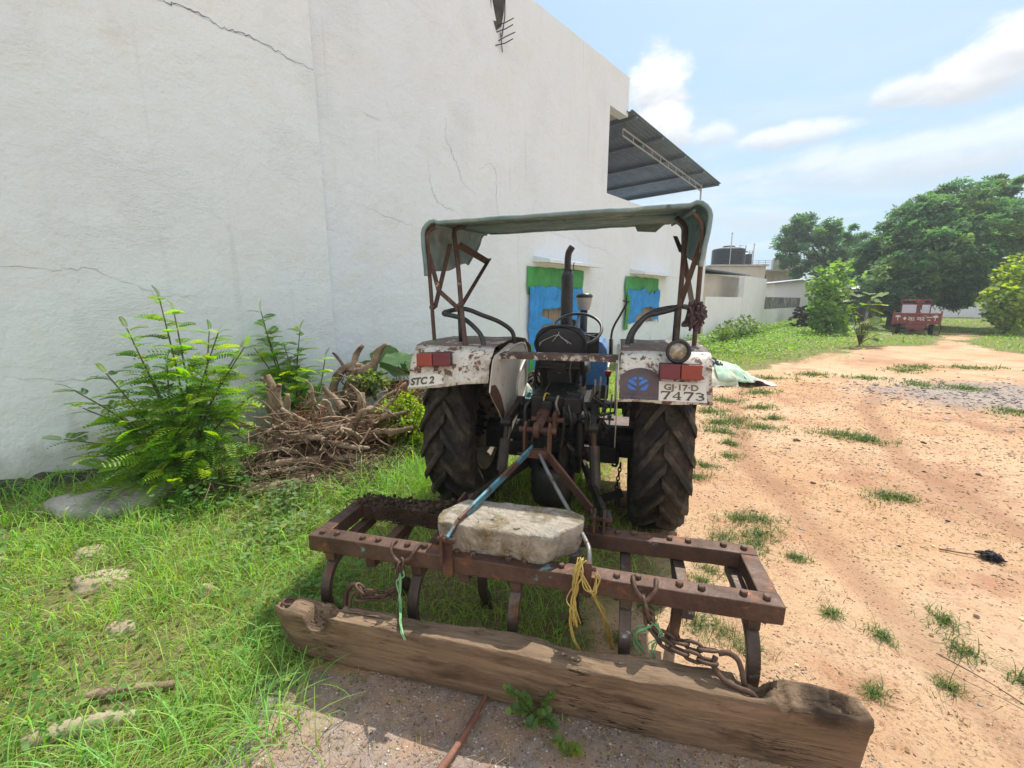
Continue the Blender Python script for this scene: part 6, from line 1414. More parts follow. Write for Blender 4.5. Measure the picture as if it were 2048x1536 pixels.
for x, y in ((-.80, .55), (.80, .55), (.05, 2.9)):
    wv_ = empty('wheel', (x, y, .28), 0, ct); ax = Matrix.Rotation(R(90), 4, 'Y')
    m = MB(); m.lathe([(.17, -.09), (.25, -.11), (.28, -.08), (.285, 0), (.28, .08), (.25, .11), (.17, .09)], 28, ax); m.build('tyre', M_tyre2, wv_, smooth=True)
    m = MB(); m.lathe([(0, -.03), (.17, -.06), (.18, -.08), (.18, .08), (.17, .06), (0, .03)], 20, ax); m.build('rim', M_rim, wv_)
cf = empty('cab', (0, 2.65, 0), 0, ct)
m = MB()
for x in (-.72, .80): m.tube([(x, 0, .56), (x, 0, 1.62)], .03, 8)
for z in (1.42, 1.60): m.tube([(-.72, 0, z), (.80, 0, z)], .028, 8)
m.bb(.12, .30, -.02, .02, 1.0, 1.62); m.bb(.0, .42, -.03, .0, 1.5, 1.62); m.build('cab_frame', M_cartred, cf)
m = MB(); m.bb(-.66, .08, .0, .02, .95, 1.40); m.bb(.36, .78, .0, .02, .95, 1.40); m.build('back_panel', M_cartpane, cf)
m = MB(); m.bb(-.76, .84, .05, .9, 1.62, 1.68); m.bb(-.6, .7, .3, 1.0, .3, 1.0); m.build('canopy', M_cartred, cf, bevel=.02)
m = MB(); m.tube(spline([(1.12, 0, .5), (1.2, -.02, .4), (1.16, -.02, .15), (1.14, -.02, .06)], 5), .03, 6); m.build('hanging_hook', M_black, ct)
# ------------------------------------------------------------------ vegetation helpers
def jitcol(base, n, v=.25, h=.12):
    b = np.asarray(base)[None]; k = 1 + rng.uniform(-v, v, (n, 1)); c = b * k
    c[:, 0] *= 1 + rng.uniform(-h, h * 1.6, n); c[:, 2] *= 1 + rng.uniform(-h, h, n); return np.clip(c, 0, 1)
def blades(P, H, az, lean, W, C, seg=3):
    n = len(P); t = np.linspace(0, 1, seg + 1); d = np.stack([np.cos(az), np.sin(az), 0 * az], 1); s = np.stack([-np.sin(az + rng.normal(0, .5, n)), np.cos(az), 0 * az], 1)
    V = np.zeros((n, seg + 1, 2, 3))
    for i, q in enumerate(t):
        c = P + d * (H * lean * q ** 1.8)[:, None]; c[:, 2] += H * (q - .55 * np.minimum(lean, 1.3) * q ** 2.4)
        w = (W * (1 - q) ** .7 + .0004)[:, None] * s * .5
        V[:, i, 0] = c - w; V[:, i, 1] = c + w
    k = 2 * (seg + 1); F = []
    for i in range(seg): F.append([2 * i, 2 * i + 1, 2 * i + 3, 2 * i + 2])
    F = (np.asarray(F)[None] + (np.arange(n) * k)[:, None, None]).reshape(-1, 4)
    return V.reshape(-1, 3), F, np.repeat(C, k, 0)
class Acc:
    def __init__(s): s.V = []; s.F = []; s.C = []; s.n = 0
    def add(s, V, F, C): s.V.append(V); s.F.append(F + s.n); s.C.append(C); s.n += len(V)
    def build(s, name, mat, parent=None, origin=None):
        V = np.concatenate(s.V);
        if origin is not None: V = V - np.asarray(origin)[None]
        return np_mesh(name, V, np.concatenate(s.F), np.concatenate(s.C), mat, parent)
def raster(x0, x1, y0, y1, st, fn):
    xs = np.arange(x0, x1 + st, st); ys = np.arange(y0, y1 + st, st)
    G = np.array([[fn(x, y) for y in ys] for x in xs])
    def look(x, y):
        i = np.clip((x - x0) / st, 0, len(xs) - 1.001); j = np.clip((y - y0) / st, 0, len(ys) - 1.001)
        a = i.astype(int); b = j.astype(int); u = i - a; v = j - b
        return G[a, b] * (1 - u) * (1 - v) + G[a + 1, b] * u * (1 - v) + G[a, b + 1] * (1 - u) * v + G[a + 1, b + 1] * u * v
    return look
near_g = raster(-6.5, 5, .3, 9.5, .08, grassy); near_z = raster(-6.5, 5, .3, 9.5, .08, gz)
far_g = raster(-8, 46, 7, 44, .45, grassy)
clump = raster(-6.5, 5, .3, 9.5, .06, lambda x, y: noise.noise(Vector((x * 1.6, y * 1.6, 20))) + .6 * noise.noise(Vector((x * 4.5, y * 4.5, 30))))
def outw(x, y): return (x - W0.x) * sin(WRZ) - (y - W0.y) * cos(WRZ)
# ------------------------------------------------------------------ grass, near
A = Acc(); n0 = 1100000
x = rng.uniform(-6.3, 4.8, n0); y = rng.uniform(.5, 9.3, n0); r = np.hypot(x, y)
g = near_g(x, y); cl_ = clump(x, y)
BARE = [(-2.40, 2.22, .22), (-2.70, 2.5, .14), (-1.95, 1.86, .10), (-1.6, 1.36, .12), (-3.2, 2.35, .14), (-3.15, 3.15, .42), (-1.75, 2.2, .10), (-3.9, 3.1, .25)]
bare = np.ones(n0)
for bx, by, br in BARE: bare *= np.clip((np.hypot(x - bx, y - by) / br) ** 2 - .15, .06, 1)
dens = np.minimum(1, (1.6 / r) ** 1.45) * np.clip(.5 + g * 2.6, 0, 1) * np.clip(.78 + .6 * cl_, .22, 1) * bare * (outw(x, y) > .04) * np.where(outw(x, y) < .42, .25, 1)
dens *= np.where((x > -.95) & (x < 1.1) & (y > 1.5) & (y < 3.6), .62, 1)
keep = rng.random(n0) < dens * .80
x, y, r, g, cl_ = x[keep], y[keep], r[keep], g[keep], cl_[keep]; n = len(x)
hh = rng.gamma(5, .2, n) * (.060 + .05 * np.clip(cl_ + .25, 0, 1)) * np.clip(.55 + g * 1.2, .5, 1)
hh *= np.where((r > 3) & (x > -1.6) & (x < -.5), 1.45, 1)
dens_wall = (outw(x, y) < .5); hh = np.where(dens_wall, hh * 1.25, hh)
C = jitcol((.27, .45, .09), n, .42, .24)
dry = rng.random(n) < .15; C[dry] = jitcol((.34, .27, .12), dry.sum(), .3, .1)
yel = rng.random(n) < .25; C[yel] = jitcol((.38, .52, .12), yel.sum(), .3, .15)
V, F, C2 = blades(np.stack([x, y, near_z(x, y) - .004], 1), hh * np.clip(r / 2.4, 1, 1.5), rng.uniform(0, 2 * pi, n), rng.gamma(3, .28, n), rng.uniform(.0022, .0045, n) * np.clip(r / 2.0, 1, 3), C, 4)
A.add(V, F, C2)
# long arching blades in a few stands
ST_ = [(-1.0, 1.35, .22, 160, .19), (-1.15, 1.7, .25, 170, .19), (-1.35, 1.15, .3, 200, .18), (-1.0, 3.5, .25, 260, .30), (-.95, 4.0, .3, 240, .30), (-1.6, 3.35, .25, 110, .22), (-1.8, 1.2, .35, 170, .18), (-2.6, 2.9, .5, 230, .2), (-3.6, 3.2, .5, 260, .24), (-2.2, 2.4, .5, 200, .17), (-1.35, 2.3, .35, 170, .18), (-.75, 3.0, .2, 90, .2), (-4.2, 3.3, .35, 150, .22)]
for cx, cy_, rad, k, h_ in ST_:
    px_ = cx + rng.normal(0, rad * .6, k); py_ = cy_ + rng.normal(0, rad * .6, k); ok = outw(px_, py_) > .05; px_, py_ = px_[ok], py_[ok]; k = len(px_)
    C = jitcol((.24, .45, .11), k, .3, .2)
    V, F, C2 = blades(np.stack([px_, py_, near_z(px_, py_)], 1), h_ * rng.uniform(.6, 1.35, k), rng.uniform(0, 2 * pi, k), rng.uniform(.5, 1.25, k), rng.uniform(.0035, .006, k) * max(1, math.hypot(cx, cy_) / 2.6), C, 6); A.add(V, F, C2)
# small round and oval leaves creeping through the grass
LT = np.array([[0, 0, 0], [-.42, .35, .10], [-.36, .8, .08], [0, 1, 0], [.36, .8, .08], [.42, .35, .10], [0, .5, -.03]]); LF = np.array([[0, 6, 2, 1], [6, 3, 3, 2], [0, 5, 4, 6], [6, 4, 3, 3]])
LF = np.array([[0, 6, 2, 1], [0, 5, 4, 6], [6, 4, 3, 2]])
def leaves(P, D, S, C, up=None): return scatter(LT, LF, P, frames(D, up), S, C)
def leaf_patch(acc, n, cx, cy_, rad, s0, s1, base, z0=.02, z1=.09):
    px_ = cx + rng.normal(0, rad, n); py_ = cy_ + rng.normal(0, rad, n); d = rng.normal(size=(n, 3)); d[:, 2] = np.abs(d[:, 2]) * .25 + .05
    acc.add(*leaves(np.stack([px_, py_, rng.uniform(z0, z1, n)], 1), d, rng.uniform(s0, s1, n), jitcol(base, n, .3, .2)))
for k in range(60):
    cx, cy_ = rng.uniform(-4.2, -.9), rng.uniform(1.0, 4.0)
    if near_g(np.array([cx]), np.array([cy_]))[0] > .1 and outw(cx, cy_) > .25: leaf_patch(A, 90, cx, cy_, .14, .012, .03, (.10, .20, .04) if k % 3 else (.16, .25, .06))
leaf_patch(A, 260, -1.02, 2.0, .17, .022, .04, (.13, .24, .055)); leaf_patch(A, 200, -1.55, 2.75, .16, .03, .055, (.17, .25, .10)); leaf_patch(A, 180, -1.75, 3.1, .10, .03, .05, (.16, .24, .10), .04, .2); leaf_patch(A, 160, -1.15, 3.15, .14, .025, .045, (.10, .2, .04), .03, .14); leaf_patch(A, 160, -3.4, 2.3, .2, .03, .055, (.12, .24, .06)); leaf_patch(A, 200, -2.35, 3.2, .16, .03, .06, (.10, .2, .05), .04, .25)
gr = A.build('grass', M_grass); tag(gr, kind='stuff')

# tufts and sprigs over the sand
A = Acc()
TUFT = [(3.04, 5.66, .3), (3.49, 6.86, .3), (2.6, 5.15, .22), (3.78, 6.35, .2), (3.97, 4.99, .24), (4.15, 4.82, .24), (3.1, 3.31, .15), (3.2, 3.28, .10), (1.82, 2.94, .15), (1.72, 2.73, .13), (1.62, 2.62, .13), (1.52, 2.50, .10), (1.80, 2.46, .06), (1.80, 1.82, .05), (1.87, 1.56, .035), (1.02, 1.83, .10), (1.10, 1.74, .07), (.93, 1.88, .08), (1.10, 2.24, .05), (1.21, 2.33, .07), (2.3, 4.3, .14), (1.91, 4.02, .12), (1.66, 1.97, .04),
        (7.3, 6.06, .35), (7.4, 8.85, .3), (7.9, 8.2, .4), (8.4, 7.8, .3), (11.1, 10.3, .5), (10.0, 10.5, .4), (4.0, 8.1, .35), (3.6, 5.7, .12), (1.68, 2.94, .12), (2.2, 1.92, .08), (2.11, 1.73, .06), (1.69, 3.72, .15), (2.2, 1.55, .05), (1.5, 1.5, .04), (2.9, 6.1, .25), (3.2, 5.3, .22), (2.5, 4.7, .10), (4.4, 7.4, .3), (5.4, 8.9, .4), (6.6, 9.3, .4), (9.2, 9.9, .5), (2.75, 5.5, .16), (1.45, 2.7, .12), (.52, 1.75, .06), (.72, 2.0, .08)]
for cx, cy_, rad in TUFT:
    k = int(260 * min(1.6, .35 + rad * 5)); rr_q = math.hypot(cx, cy_); tt = np.clip(rng.standard_t(2.2, k), -3.2, 3.2); px_ = cx + tt * rad * .42; py_ = cy_ + np.clip(rng.standard_t(2.2, k), -3.2, 3.2) * rad * (.26 if rr_q > 3 else .38) + tt * rad * .12 * math.sin(cx * 9)
    C = jitcol((.085, .155, .04), k, .35, .2); dr = rng.random(k) < .15; C[dr] = jitcol((.34, .27, .13), dr.sum(), .3, .1)
    zz = np.array([gz(a, b) for a, b in zip(px_, py_)])
    V, F, C2 = blades(np.stack([px_, py_, zz - .003], 1), rng.gamma(4, .25, k) * (.045 if rr_q < 5 else .06), rng.uniform(0, 2 * pi, k), rng.uniform(.4, 1.5, k), rng.uniform(.002, .0042, k) * max(1, rr_q / 2.2), C, 3); A.add(V, F, C2)
k = 9000; px_ = rng.uniform(.9, 6.0, k); py_ = rng.uniform(1.0, 7.0, k); w_ = np.array([max(0, noise.noise(Vector((a * 1.1, b * 1.1, 40))) + .12) for a, b in zip(px_, py_)]); ok = (rng.random(k) < w_ * 2.0) & (rng.random(k) < np.minimum(1, 2.2 / np.hypot(px_, py_))); px_, py_ = px_[ok], py_[ok]
for rep in range(4):
    a = px_ + rng.normal(0, .012, len(px_)); b = py_ + rng.normal(0, .012, len(px_)); C = jitcol((.15, .16, .06), len(a), .4, .2); dr = rng.random(len(a)) < .4; C[dr] = jitcol((.36, .28, .15), dr.sum(), .3, .1)
    V, F, C2 = blades(np.stack([a, b, np.array([gz(p, q) for p, q in zip(a, b)])], 1), rng.uniform(.015, .045, len(a)), rng.uniform(0, 2 * pi, len(a)), rng.uniform(.4, 1.4, len(a)), rng.uniform(.0018, .003, len(a)), C, 2); A.add(V, F, C2)
k = 900; px_ = rng.uniform(-.95, .9, k); py_ = rng.uniform(.95, 1.5, k); V, F, C2 = blades(np.stack([px_, py_, np.array([gz(p, q) for p, q in zip(px_, py_)]) + .003], 1), rng.uniform(.01, .05, k), rng.uniform(0, 2 * pi, k), rng.uniform(1.2, 2.4, k), rng.uniform(.0015, .003, k), jitcol((.36, .28, .16), k, .3, .1), 2); A.add(V, F, C2)
tag(A.build('grass_tufts', M_grass), kind='stuff')

# far grass and low weeds
A = Acc(); n0 = 480000; x = rng.uniform(-7, 44, n0); y = rng.uniform(8.6, 42, n0); r = np.hypot(x, y); g = far_g(x, y)
ok = (rng.random(n0) < np.clip(.45 + g * .9, 0, 1) * np.minimum(1, (12.5 / r) ** 1.4) * (outw(x, y) > .05)) & (x > .2 * y); x, y, r, g = x[ok], y[ok], r[ok], g[ok]; n = len(x)
nn = np.array([noise.noise(Vector((a * .5, b * .5, 50))) for a, b in zip(x, y)]); near_wall = np.exp(-np.maximum(0, outw(x, y)) / 1.2)
hh = rng.gamma(4, .25, n) * (.07 + .10 * np.clip(nn + .2, 0, 1) + .10 * near_wall) * np.clip(.4 + g, .35, 1)
C = jitcol((.20, .34, .07), n, .35, .22); yl = rng.random(n) < .3; C[yl] = jitcol((.31, .39, .08), yl.sum(), .3, .12)
zz = np.array([gz(a, b) for a, b in zip(x, y)])
V, F, C2 = blades(np.stack([x, y, zz - .01], 1), hh, rng.uniform(0, 2 * pi, n), rng.uniform(.4, 1.6, n), rng.uniform(.012, .024, n) * np.clip(r / 12, 1, 2.2), C, 2); A.add(V, F, C2)
k = 16000; s = rng.uniform(14, 37, k); o_ = np.abs(rng.normal(0, 1.5, k)) + .08; p = np.stack([W0.x + s * cos(WRZ) + o_ * sin(WRZ), W0.y + s * sin(WRZ) - o_ * cos(WRZ), rng.uniform(.02, .16, k) + np.where(o_ < .6, rng.uniform(0, .3, k), 0)], 1)
d = rng.normal(size=(k, 3)); d[:, 2] = np.abs(d[:, 2]) * .4; A.add(*leaves(p, d, rng.uniform(.04, .10, k), jitcol((.20, .32, .06), k, .35, .2)))
tag(A.build('meadow_grass', M_grass), kind='stuff')

# ------------------------------------------------------------------ feathery shrubs
def frond_template(pairs=12, droop=.30, lw=.055, ll=.17):
    V = []; F = []
    def ax_(t): return np.array([0, t * (1 - .10 * t), .12 * t - droop * t * t])
    for i in range(7):
        t = i / 6; c = ax_(t); w = .008 * (1.2 - t); V += [c + [-w, 0, 0], c + [w, 0, 0]]
    for i in range(6): F.append([2 * i, 2 * i + 1, 2 * i + 3, 2 * i + 2])
    for i in range(pairs):
        t = .14 + .86 * i / (pairs - 1); c = ax_(t); L_ = ll * (sin(pi * (.12 + .80 * t)) ** .6)
        for s in (-1, 1):
            d = np.array([s * .93, .36, -.10]); q = np.array([-s * .25, .93, 0]) * lw * .5; b = len(V)
            V += [c, c + d * L_ * .30 - q * .8 + [0, 0, .010], c + d * L_ * .78 - q * .85 + [0, 0, .008], c + d * L_, c + d * L_ * .78 + q * .85 + [0, 0, .008], c + d * L_ * .30 + q * .8 + [0, 0, .010]]; F.append([b, b + 1, b + 2, b + 5]); F.append([b + 5, b + 2, b + 3, b + 4])
    return np.array(V), np.array(F)
FT, FF = frond_template(9, .40, .092, .20)
def feather_shrub(name, label, base, tips, size, extra, cat='shrub', group=None, col=(.21, .38, .07), step_=.08, mat=None):
    e = empty(name, base); tag(e, label, cat, group); b = Vector(base); m = MB(); acc = Acc(); P = []; D = []; S = [];
    for tip in tips:
        tip = Vector(tip); b0 = b + Vector((random.gauss(0, .05), random.gauss(0, .04), 0)); mid = b0.lerp(tip, .5) + Vector((random.gauss(0, .03), random.gauss(0, .03), .10))
        sp_ = spline([b0, mid, tip], 14); N_ = len(sp_); m.tube([p - b for p in sp_], [.010 * (1 - .75 * i / N_) + .0015 for i in range(N_)], 5, False)
        L_ = (tip - b0).length; k = int(L_ / step_); az = random.uniform(0, 6)
        for i in range(k):
            t = .14 + .86 * (i + .5) / k; p = sp_[min(N_ - 1, int(t * (N_ - 1)))]; az += 2.4 + random.uniform(-.5, .5); dr = (tip - b0).normalized()
            for q in range(3 if t < .8 else 2):
                a2 = az + (q - 1) * .6; d = Vector((cos(a2), sin(a2) * .9, .22)) + dr * .25; P.append(p); D.append(d.normalized()); S.append(size * (1.05 - .45 * max(0, t - .55) / .45) * random.uniform(.65, 1.1))
        P.append(tip); D.append((tip - mid).normalized()); S.append(size * .45)
    for (c, rad, k) in extra:
        for i in range(k):
            u = rand_dirs(1)[0]; p = Vector(c) + Vector((u[0] * rad[0], u[1] * rad[1], u[2] * rad[2])) * random.random() ** .4
            d = Vector((u[0] + random.gauss(0, .5), u[1] - .35 + random.gauss(0, .5), random.uniform(-.1, .7))); P.append(Vector((p.x, p.y, max(.04, p.z)))); D.append(d.normalized()); S.append(size * random.uniform(.6, 1.05))
    n = len(P); P = np.array(P); D = np.array(D); S = np.array(S); up = np.tile([0, 0, 1.0], (n, 1)) + rng.normal(0, .35, (n, 3))
    C = jitcol(col, n, .3, .18); yl = rng.random(n) < .18; C[yl] = jitcol((.34, .45, .07), yl.sum(), .2, .1); dk = rng.random(n) < .2; C[dk] = jitcol((.085, .18, .05), dk.sum(), .2, .1)
    V, F, C2 = scatter(FT, FF, P, frames(D, up), S, C)
    o = (V[:, 0] - W0.x) * sin(WRZ) - (V[:, 1] - W0.y) * cos(WRZ); sh = np.where(o < .07, .07 - o + .08 * rng.random(len(o)) * 0, 0); V[:, 0] += sh * sin(WRZ); V[:, 1] -= sh * cos(WRZ); V[:, 2] = np.maximum(V[:, 2], .012)
    acc.add(V, F, C2); m.build('stems', M_stem, e, smooth=True); acc.build('foliage', mat or M_leaf, e, base); return e
T1 = [(-3.02, 3.75, 1.62), (-2.95, 3.8, 1.5), (-3.28, 3.68, 1.37), (-2.52, 3.7, 1.33), (-2.70, 3.85, 1.33), (-2.28, 3.65, 1.21), (-2.42, 3.8, 1.18), (-3.60, 3.45, .88), (-3.62, 3.32, .50), (-2.2, 3.6, .83), (-3.50, 3.40, .74), (-3.40, 3.55, 1.0), (-3.15, 3.6, 1.18), (-2.84, 3.5, 1.09), (-2.6, 3.35, .8), (-3.1, 3.3, .7), (-2.9, 3.15, .42), (-2.45, 3.2, .45), (-3.35, 3.2, .4)]
feather_shrub('feathery_shrub', 'large feathery green shrub growing against the white wall left of the stumps', (-2.88, 3.58, 0), T1, .27, [((-2.8, 3.5, .38), (.55, .28, .34), 210), ((-2.9, 3.3, .22), (.55, .22, .2), 90), ((-2.75, 3.6, .75), (.42, .2, .3), 70)], group='feathery shrubs along the wall')
T2 = [(-2.74, 4.75, 1.49), (-2.38, 4.85, 1.28), (-2.10, 4.8, .98), (-2.55, 4.8, 1.10), (-2.70, 4.75, 1.25), (-2.80, 4.65, 1.1), (-2.45, 4.7, .85), (-2.2, 4.6, .75)]
feather_shrub('feathery_shrub', 'smaller feathery shrub rising behind the grey twisted stump', (-2.5, 4.8, .05), T2, .26, [((-2.5, 4.65, .62), (.24, .2, .28), 60)], group='feathery shrubs along the wall')
# bright yellow-green bush beside the left tyre
def small_leaf_bush(name, label, base, rx, ry, rz, n, s0, s1, cols, cat='bush', mat=None, shape=1.0, group=None, twigs=26):
    e = empty(name, base); tag(e, label, cat, group); m = MB(); P = []; D = []
    for i in range(twigs):
        u = rand_dirs(1)[0]; tip = Vector((u[0] * rx * .95, u[1] * ry * .95, rz * (.35 + .65 * abs(u[2])))); sp_ = spline([(random.gauss(0, .04), random.gauss(0, .04), 0), tuple(tip * .55 + Vector((0, 0, rz * .12))), tuple(tip)], 8); m.tube(sp_, [.006 * (1 - i_ / len(sp_)) + .0015 for i_ in range(len(sp_))], 5, False)
        for k in range(n // twigs):
            t = random.random() ** .6; p = sp_[int(t * (len(sp_) - 1))]; P.append(p + Vector((random.gauss(0, rx * .09), random.gauss(0, ry * .09), random.gauss(0, rz * .06)))); D.append(Vector((random.gauss(0, 1), random.gauss(0, 1), random.gauss(.2, .6))))
    k = len(P); P = np.array(P); P[:, 2] = np.maximum(P[:, 2], .02); C = np.concatenate([jitcol(cols[i % len(cols)], len(range(i, k, len(cols))), .3, .15) for i in range(len(cols))])[:k]; C = C[rng.permutation(len(C))]
    A_ = Acc(); A_.add(*leaves(P, np.array(D), rng.uniform(s0, s1, k), C, np.tile([0, 0, 1.0], (k, 1)) + rng.normal(0, .6, (k, 3)))); m.build('stems', M_stem, e, smooth=True); A_.build('foliage', mat or M_leaf, e); return e
small_leaf_bush('leafy_bush', 'bright yellow green small leaved bush between stumps and left tyre', (-1.10, 4.30, 0), .36, .30, .64, 4200, .022, .042, [(.40, .50, .05), (.30, .44, .05), (.18, .30, .05)], twigs=48)
small_leaf_bush('creeping_vine', 'small leaved pale green vine climbing over the rear stump', (-1.68, 5.0, .48), .27, .2, .34, 900, .028, .05, [(.14, .22, .07), (.2, .26, .09)], 'vine', twigs=22)
# big round leaved plant behind the stumps
def big_leaf_template():
    V = [[0, .28, 0]]; k = 22
    for i in range(k):
        a = 2 * pi * i / k; r = .5 * (1 + .10 * cos(5 * a)) ; V.append([r * sin(a), .30 - r * cos(a) * .98, .09 * abs(sin(a)) - .06 * (1 if i % 4 == 0 else 0) + .02])
    F = [[0, 1 + i, 1 + (i + 1) % k, 1 + (i + 1) % k] for i in range(k)]
    F = [[0, 1 + 2 * i, 1 + (2 * i + 1) % k, 1 + (2 * i + 2) % k] for i in range(k // 2)]; return np.array(V), np.array(F)
BT, BF = big_leaf_template()
def big_leaf_plant(name, label, base, tips, size, col, cat='plant', stem=.010):
    e = empty(name, base); tag(e, label, cat); b = Vector(base); m = MB(); P = []; D = []; S = []; U = []
    for tip, s in tips:
        t = Vector(tip) - b; m.tube(spline([(0, 0, 0), tuple(t * .5 + Vector((0, 0, .06))), tuple(t)], 6), stem * .6, 5, False); P.append(t); d = Vector((t.x + random.gauss(0, .2), t.y - .35 + random.gauss(0, .2), random.uniform(-.25, .15))); D.append(d.normalized()); S.append(size * s); U.append((random.gauss(0, .25), random.gauss(-.35, .25), 1))
    n = len(P); A_ = Acc(); A_.add(*scatter(BT, BF, np.array(P), frames(np.array(D), np.array(U)), np.array(S), jitcol(col, n, .25, .12))); m.build('stems', M_stem, e, smooth=True); o = A_.build('leaves', M_leaf, e); return e
tips = [((x * .80, (y + random.uniform(-.25, .25)) * .80, 1.6 - (1.6 - z) * .80), s) for x, y, z, s in ((-2.25, 7.0, .60, 1), (-2.0, 7.1, .74, 1), (-1.72, 7.05, .72, 1.1), (-1.5, 7.0, .66, .9), (-2.1, 6.9, .45, 1.1), (-1.8, 6.85, .50, 1.2), (-1.55, 6.9, .45, 1), (-2.2, 6.8, .3, 1), (-1.9, 6.8, .3, 1), (-1.65, 6.75, .3, 1), (-1.35, 6.9, .55, .9), (-1.3, 6.85, .35, .9), (-1.95, 7.2, .62, .9), (-1.62, 7.2, .6, .9), (-2.4, 6.9, .4, .8))]
big_leaf_plant('broad_leaf_plant', 'dull green plant with big round leaves against the wall behind the left fender', (-1.48, 5.6, 0), tips, .38, (.10, .18, .075))
tips = [((x, y, z), s) for x, y, z, s in ((12.25, 15.6, 1.80, 1), (12.9, 15.6, 1.72, 1.05), (13.15, 15.7, 1.45, .8), (12.6, 15.5, 1.85, .8), (12.05, 15.6, 1.6, .8), (12.5, 15.5, 1.45, .9), (12.85, 15.5, 1.25, .9), (12.4, 15.5, 1.1, .8), (13.0, 15.6, .95, .8), (12.6, 15.5, .85, .8), (12.3, 15.6, .7, .7), (13.1, 15.6, .65, .8), (12.8, 15.5, .5, .8), (12.5, 15.5, .4, .8), (13.3, 15.6, .4, .7), (12.9, 15.5, .25, .7), (12.2, 15.6, 1.35, .7), (12.95, 15.7, 1.6, .7))]
big_leaf_plant('broad_leaf_sapling', 'thin sapling with big pale round leaves standing alone before the cart', (12.7, 15.7, 0), tips, .48, (.17, .25, .07), 'sapling', .02)
# little plant sprouting in front of the timber
def sprig(name, label, base, tips, s0, col, n=7):
    e = empty(name, base); tag(e, label, 'plant'); b = Vector(base); m = MB(); P = []; D = []
    for tip in tips:
        sp_ = spline([(0, 0, 0), tuple((Vector(tip) - b) * .5 + Vector((0, 0, .02))), tuple(Vector(tip) - b)], 8); m.tube(sp_, .0022, 5, False)
        for i in range(n):
            p = sp_[int((.35 + .65 * i / (n - 1)) * (len(sp_) - 1))]; t = (Vector(tip) - b).normalized(); sd_ = t.cross(Vector((0, 0, 1))).normalized()
            for s in ((-1, 1) if i < n - 1 else (0,)): P.append(p); D.append((sd_ * s + t * .55 + Vector((0, -.1, random.uniform(-.25, .25)))).normalized())
    k = len(P); A_ = Acc(); A_.add(*leaves(np.array(P), np.array(D), rng.uniform(s0 * .75, s0 * 1.15, k), jitcol(col, k, .25, .15), np.tile([0, -.6, .8], (k, 1)) + rng.normal(0, .25, (k, 3)))); m.build('stems', M_stem, e); A_.build('leaves', M_leaf, e); return e
sprig('young_plant', 'small round leaved green plant sprouting in front of the timber face', (.10, 1.385, 0), [(-.02, 1.385, .15), (.05, 1.36, .14), (.13, 1.33, .11), (.07, 1.31, .06), (.0, 1.36, .08), (.15, 1.36, .15), (.16, 1.32, .05)], .027, (.14, .24, .08), 10)
sprig('young_plant', 'tiny pale green seedling at the bottom edge below the round leaved plant', (.20, 1.25, 0), [(.16, 1.26, .05), (.23, 1.23, .045), (.20, 1.24, .06)], .03, (.16, .24, .06), 4)

# ------------------------------------------------------------------ trees
def spray_template():
    V = []; F = []
    for i in range(6):
        a = (i - 2.5) * .5 + random.uniform(-.2, .2); d = np.array([sin(a), cos(a), random.uniform(-.35, .2)]); s = np.array([cos(a), -sin(a), random.uniform(-.5, .5)]) * .17; b = len(V); o = d * .12
        V += [o, o + d * .45 - s, o + d, o + d * .5 + s]; F.append([b, b + 1, b + 2, b + 3])
    return np.array(V), np.array(F)
SPT, SPF = spray_template()
def tree(name, label, base, blobs, n, size, cols, trunk_r, group='trees at the end of the yard', cat='tree', clump_k=26):
    e = empty(name, base); tag(e, label, cat, group); b = Vector(base); m = MB(); vol = [x_[3] ** 2 for x_ in blobs]; tot = sum(vol); A_ = Acc()
    cen = Vector((sum(q[0] for q in blobs) / len(blobs), sum(q[1] for q in blobs) / len(blobs), 0)) - b; fork = Vector((cen.x * .15, cen.y * .15, max(.6, min(q[2] for q in blobs) + .8)))
    gnarl(m, [(0, 0, -.1), tuple(fork * .5 + Vector((.1, 0, 0))), tuple(fork)], trunk_r, trunk_r * .75, 12, 6, .05, 1)
    for bl in blobs:
        c = Vector(bl[:3]) - b; gnarl(m, [tuple(fork), tuple(fork.lerp(c, .5) + Vector((0, 0, .25))), tuple(c)], trunk_r * .42, .03, 7, 6, .12, bl[0])
        for q in range(5):
            u = Vector(rand_dirs(1)[0]); m.tube(spline([tuple(c * .85 + fork * .15), tuple(c), tuple(c + u * bl[3] * .85)], 4), [.035] * 4 + [.015] * 5, 5, False)
    for bl, v in zip(blobs, vol):
        nc = max(3, int(n * v / tot / clump_k)); u = rand_dirs(nc); rad = rng.uniform(.35, 1.0, nc) ** .55; rs = np.array([bl[3] * 1.08, bl[3] * 1.0, bl[3] * .92])
        cc = np.array(bl[:3])[None] + u * rad[:, None] * rs[None]; cc += rng.normal(0, .08 * bl[3], cc.shape); cc[:, 2] = np.maximum(cc[:, 2], .25)
        cr = rng.uniform(.10, .24, nc) * bl[3] + .05; k = clump_k
        tone = rng.random(nc); ci = np.array([cols[int(t * len(cols)) % len(cols)] for t in tone]) * rng.uniform(.8, 1.2, (nc, 1))
        P = np.repeat(cc, k, 0) + rng.normal(0, 1, (nc * k, 3)) * np.repeat(cr, k)[:, None] * [.75, .75, .48]
        D = (P - np.array(bl[:3])[None]) / bl[3] + rng.normal(0, .7, P.shape); D[:, 2] -= .25
        C = np.repeat(ci, k, 0) * rng.uniform(.75, 1.25, (nc * k, 1)); P[:, 2] = np.maximum(P[:, 2], .1)
        A_.add(*scatter(SPT, SPF, P, frames(D, np.tile([0, 0, 1.0], (len(P), 1)) + rng.normal(0, .45, P.shape)), rng.uniform(.7, 1.25, len(P)) * size, C))
    m.build('trunk', M_bark, e, smooth=True); A_.build('crown', M_tree, e, base); return e
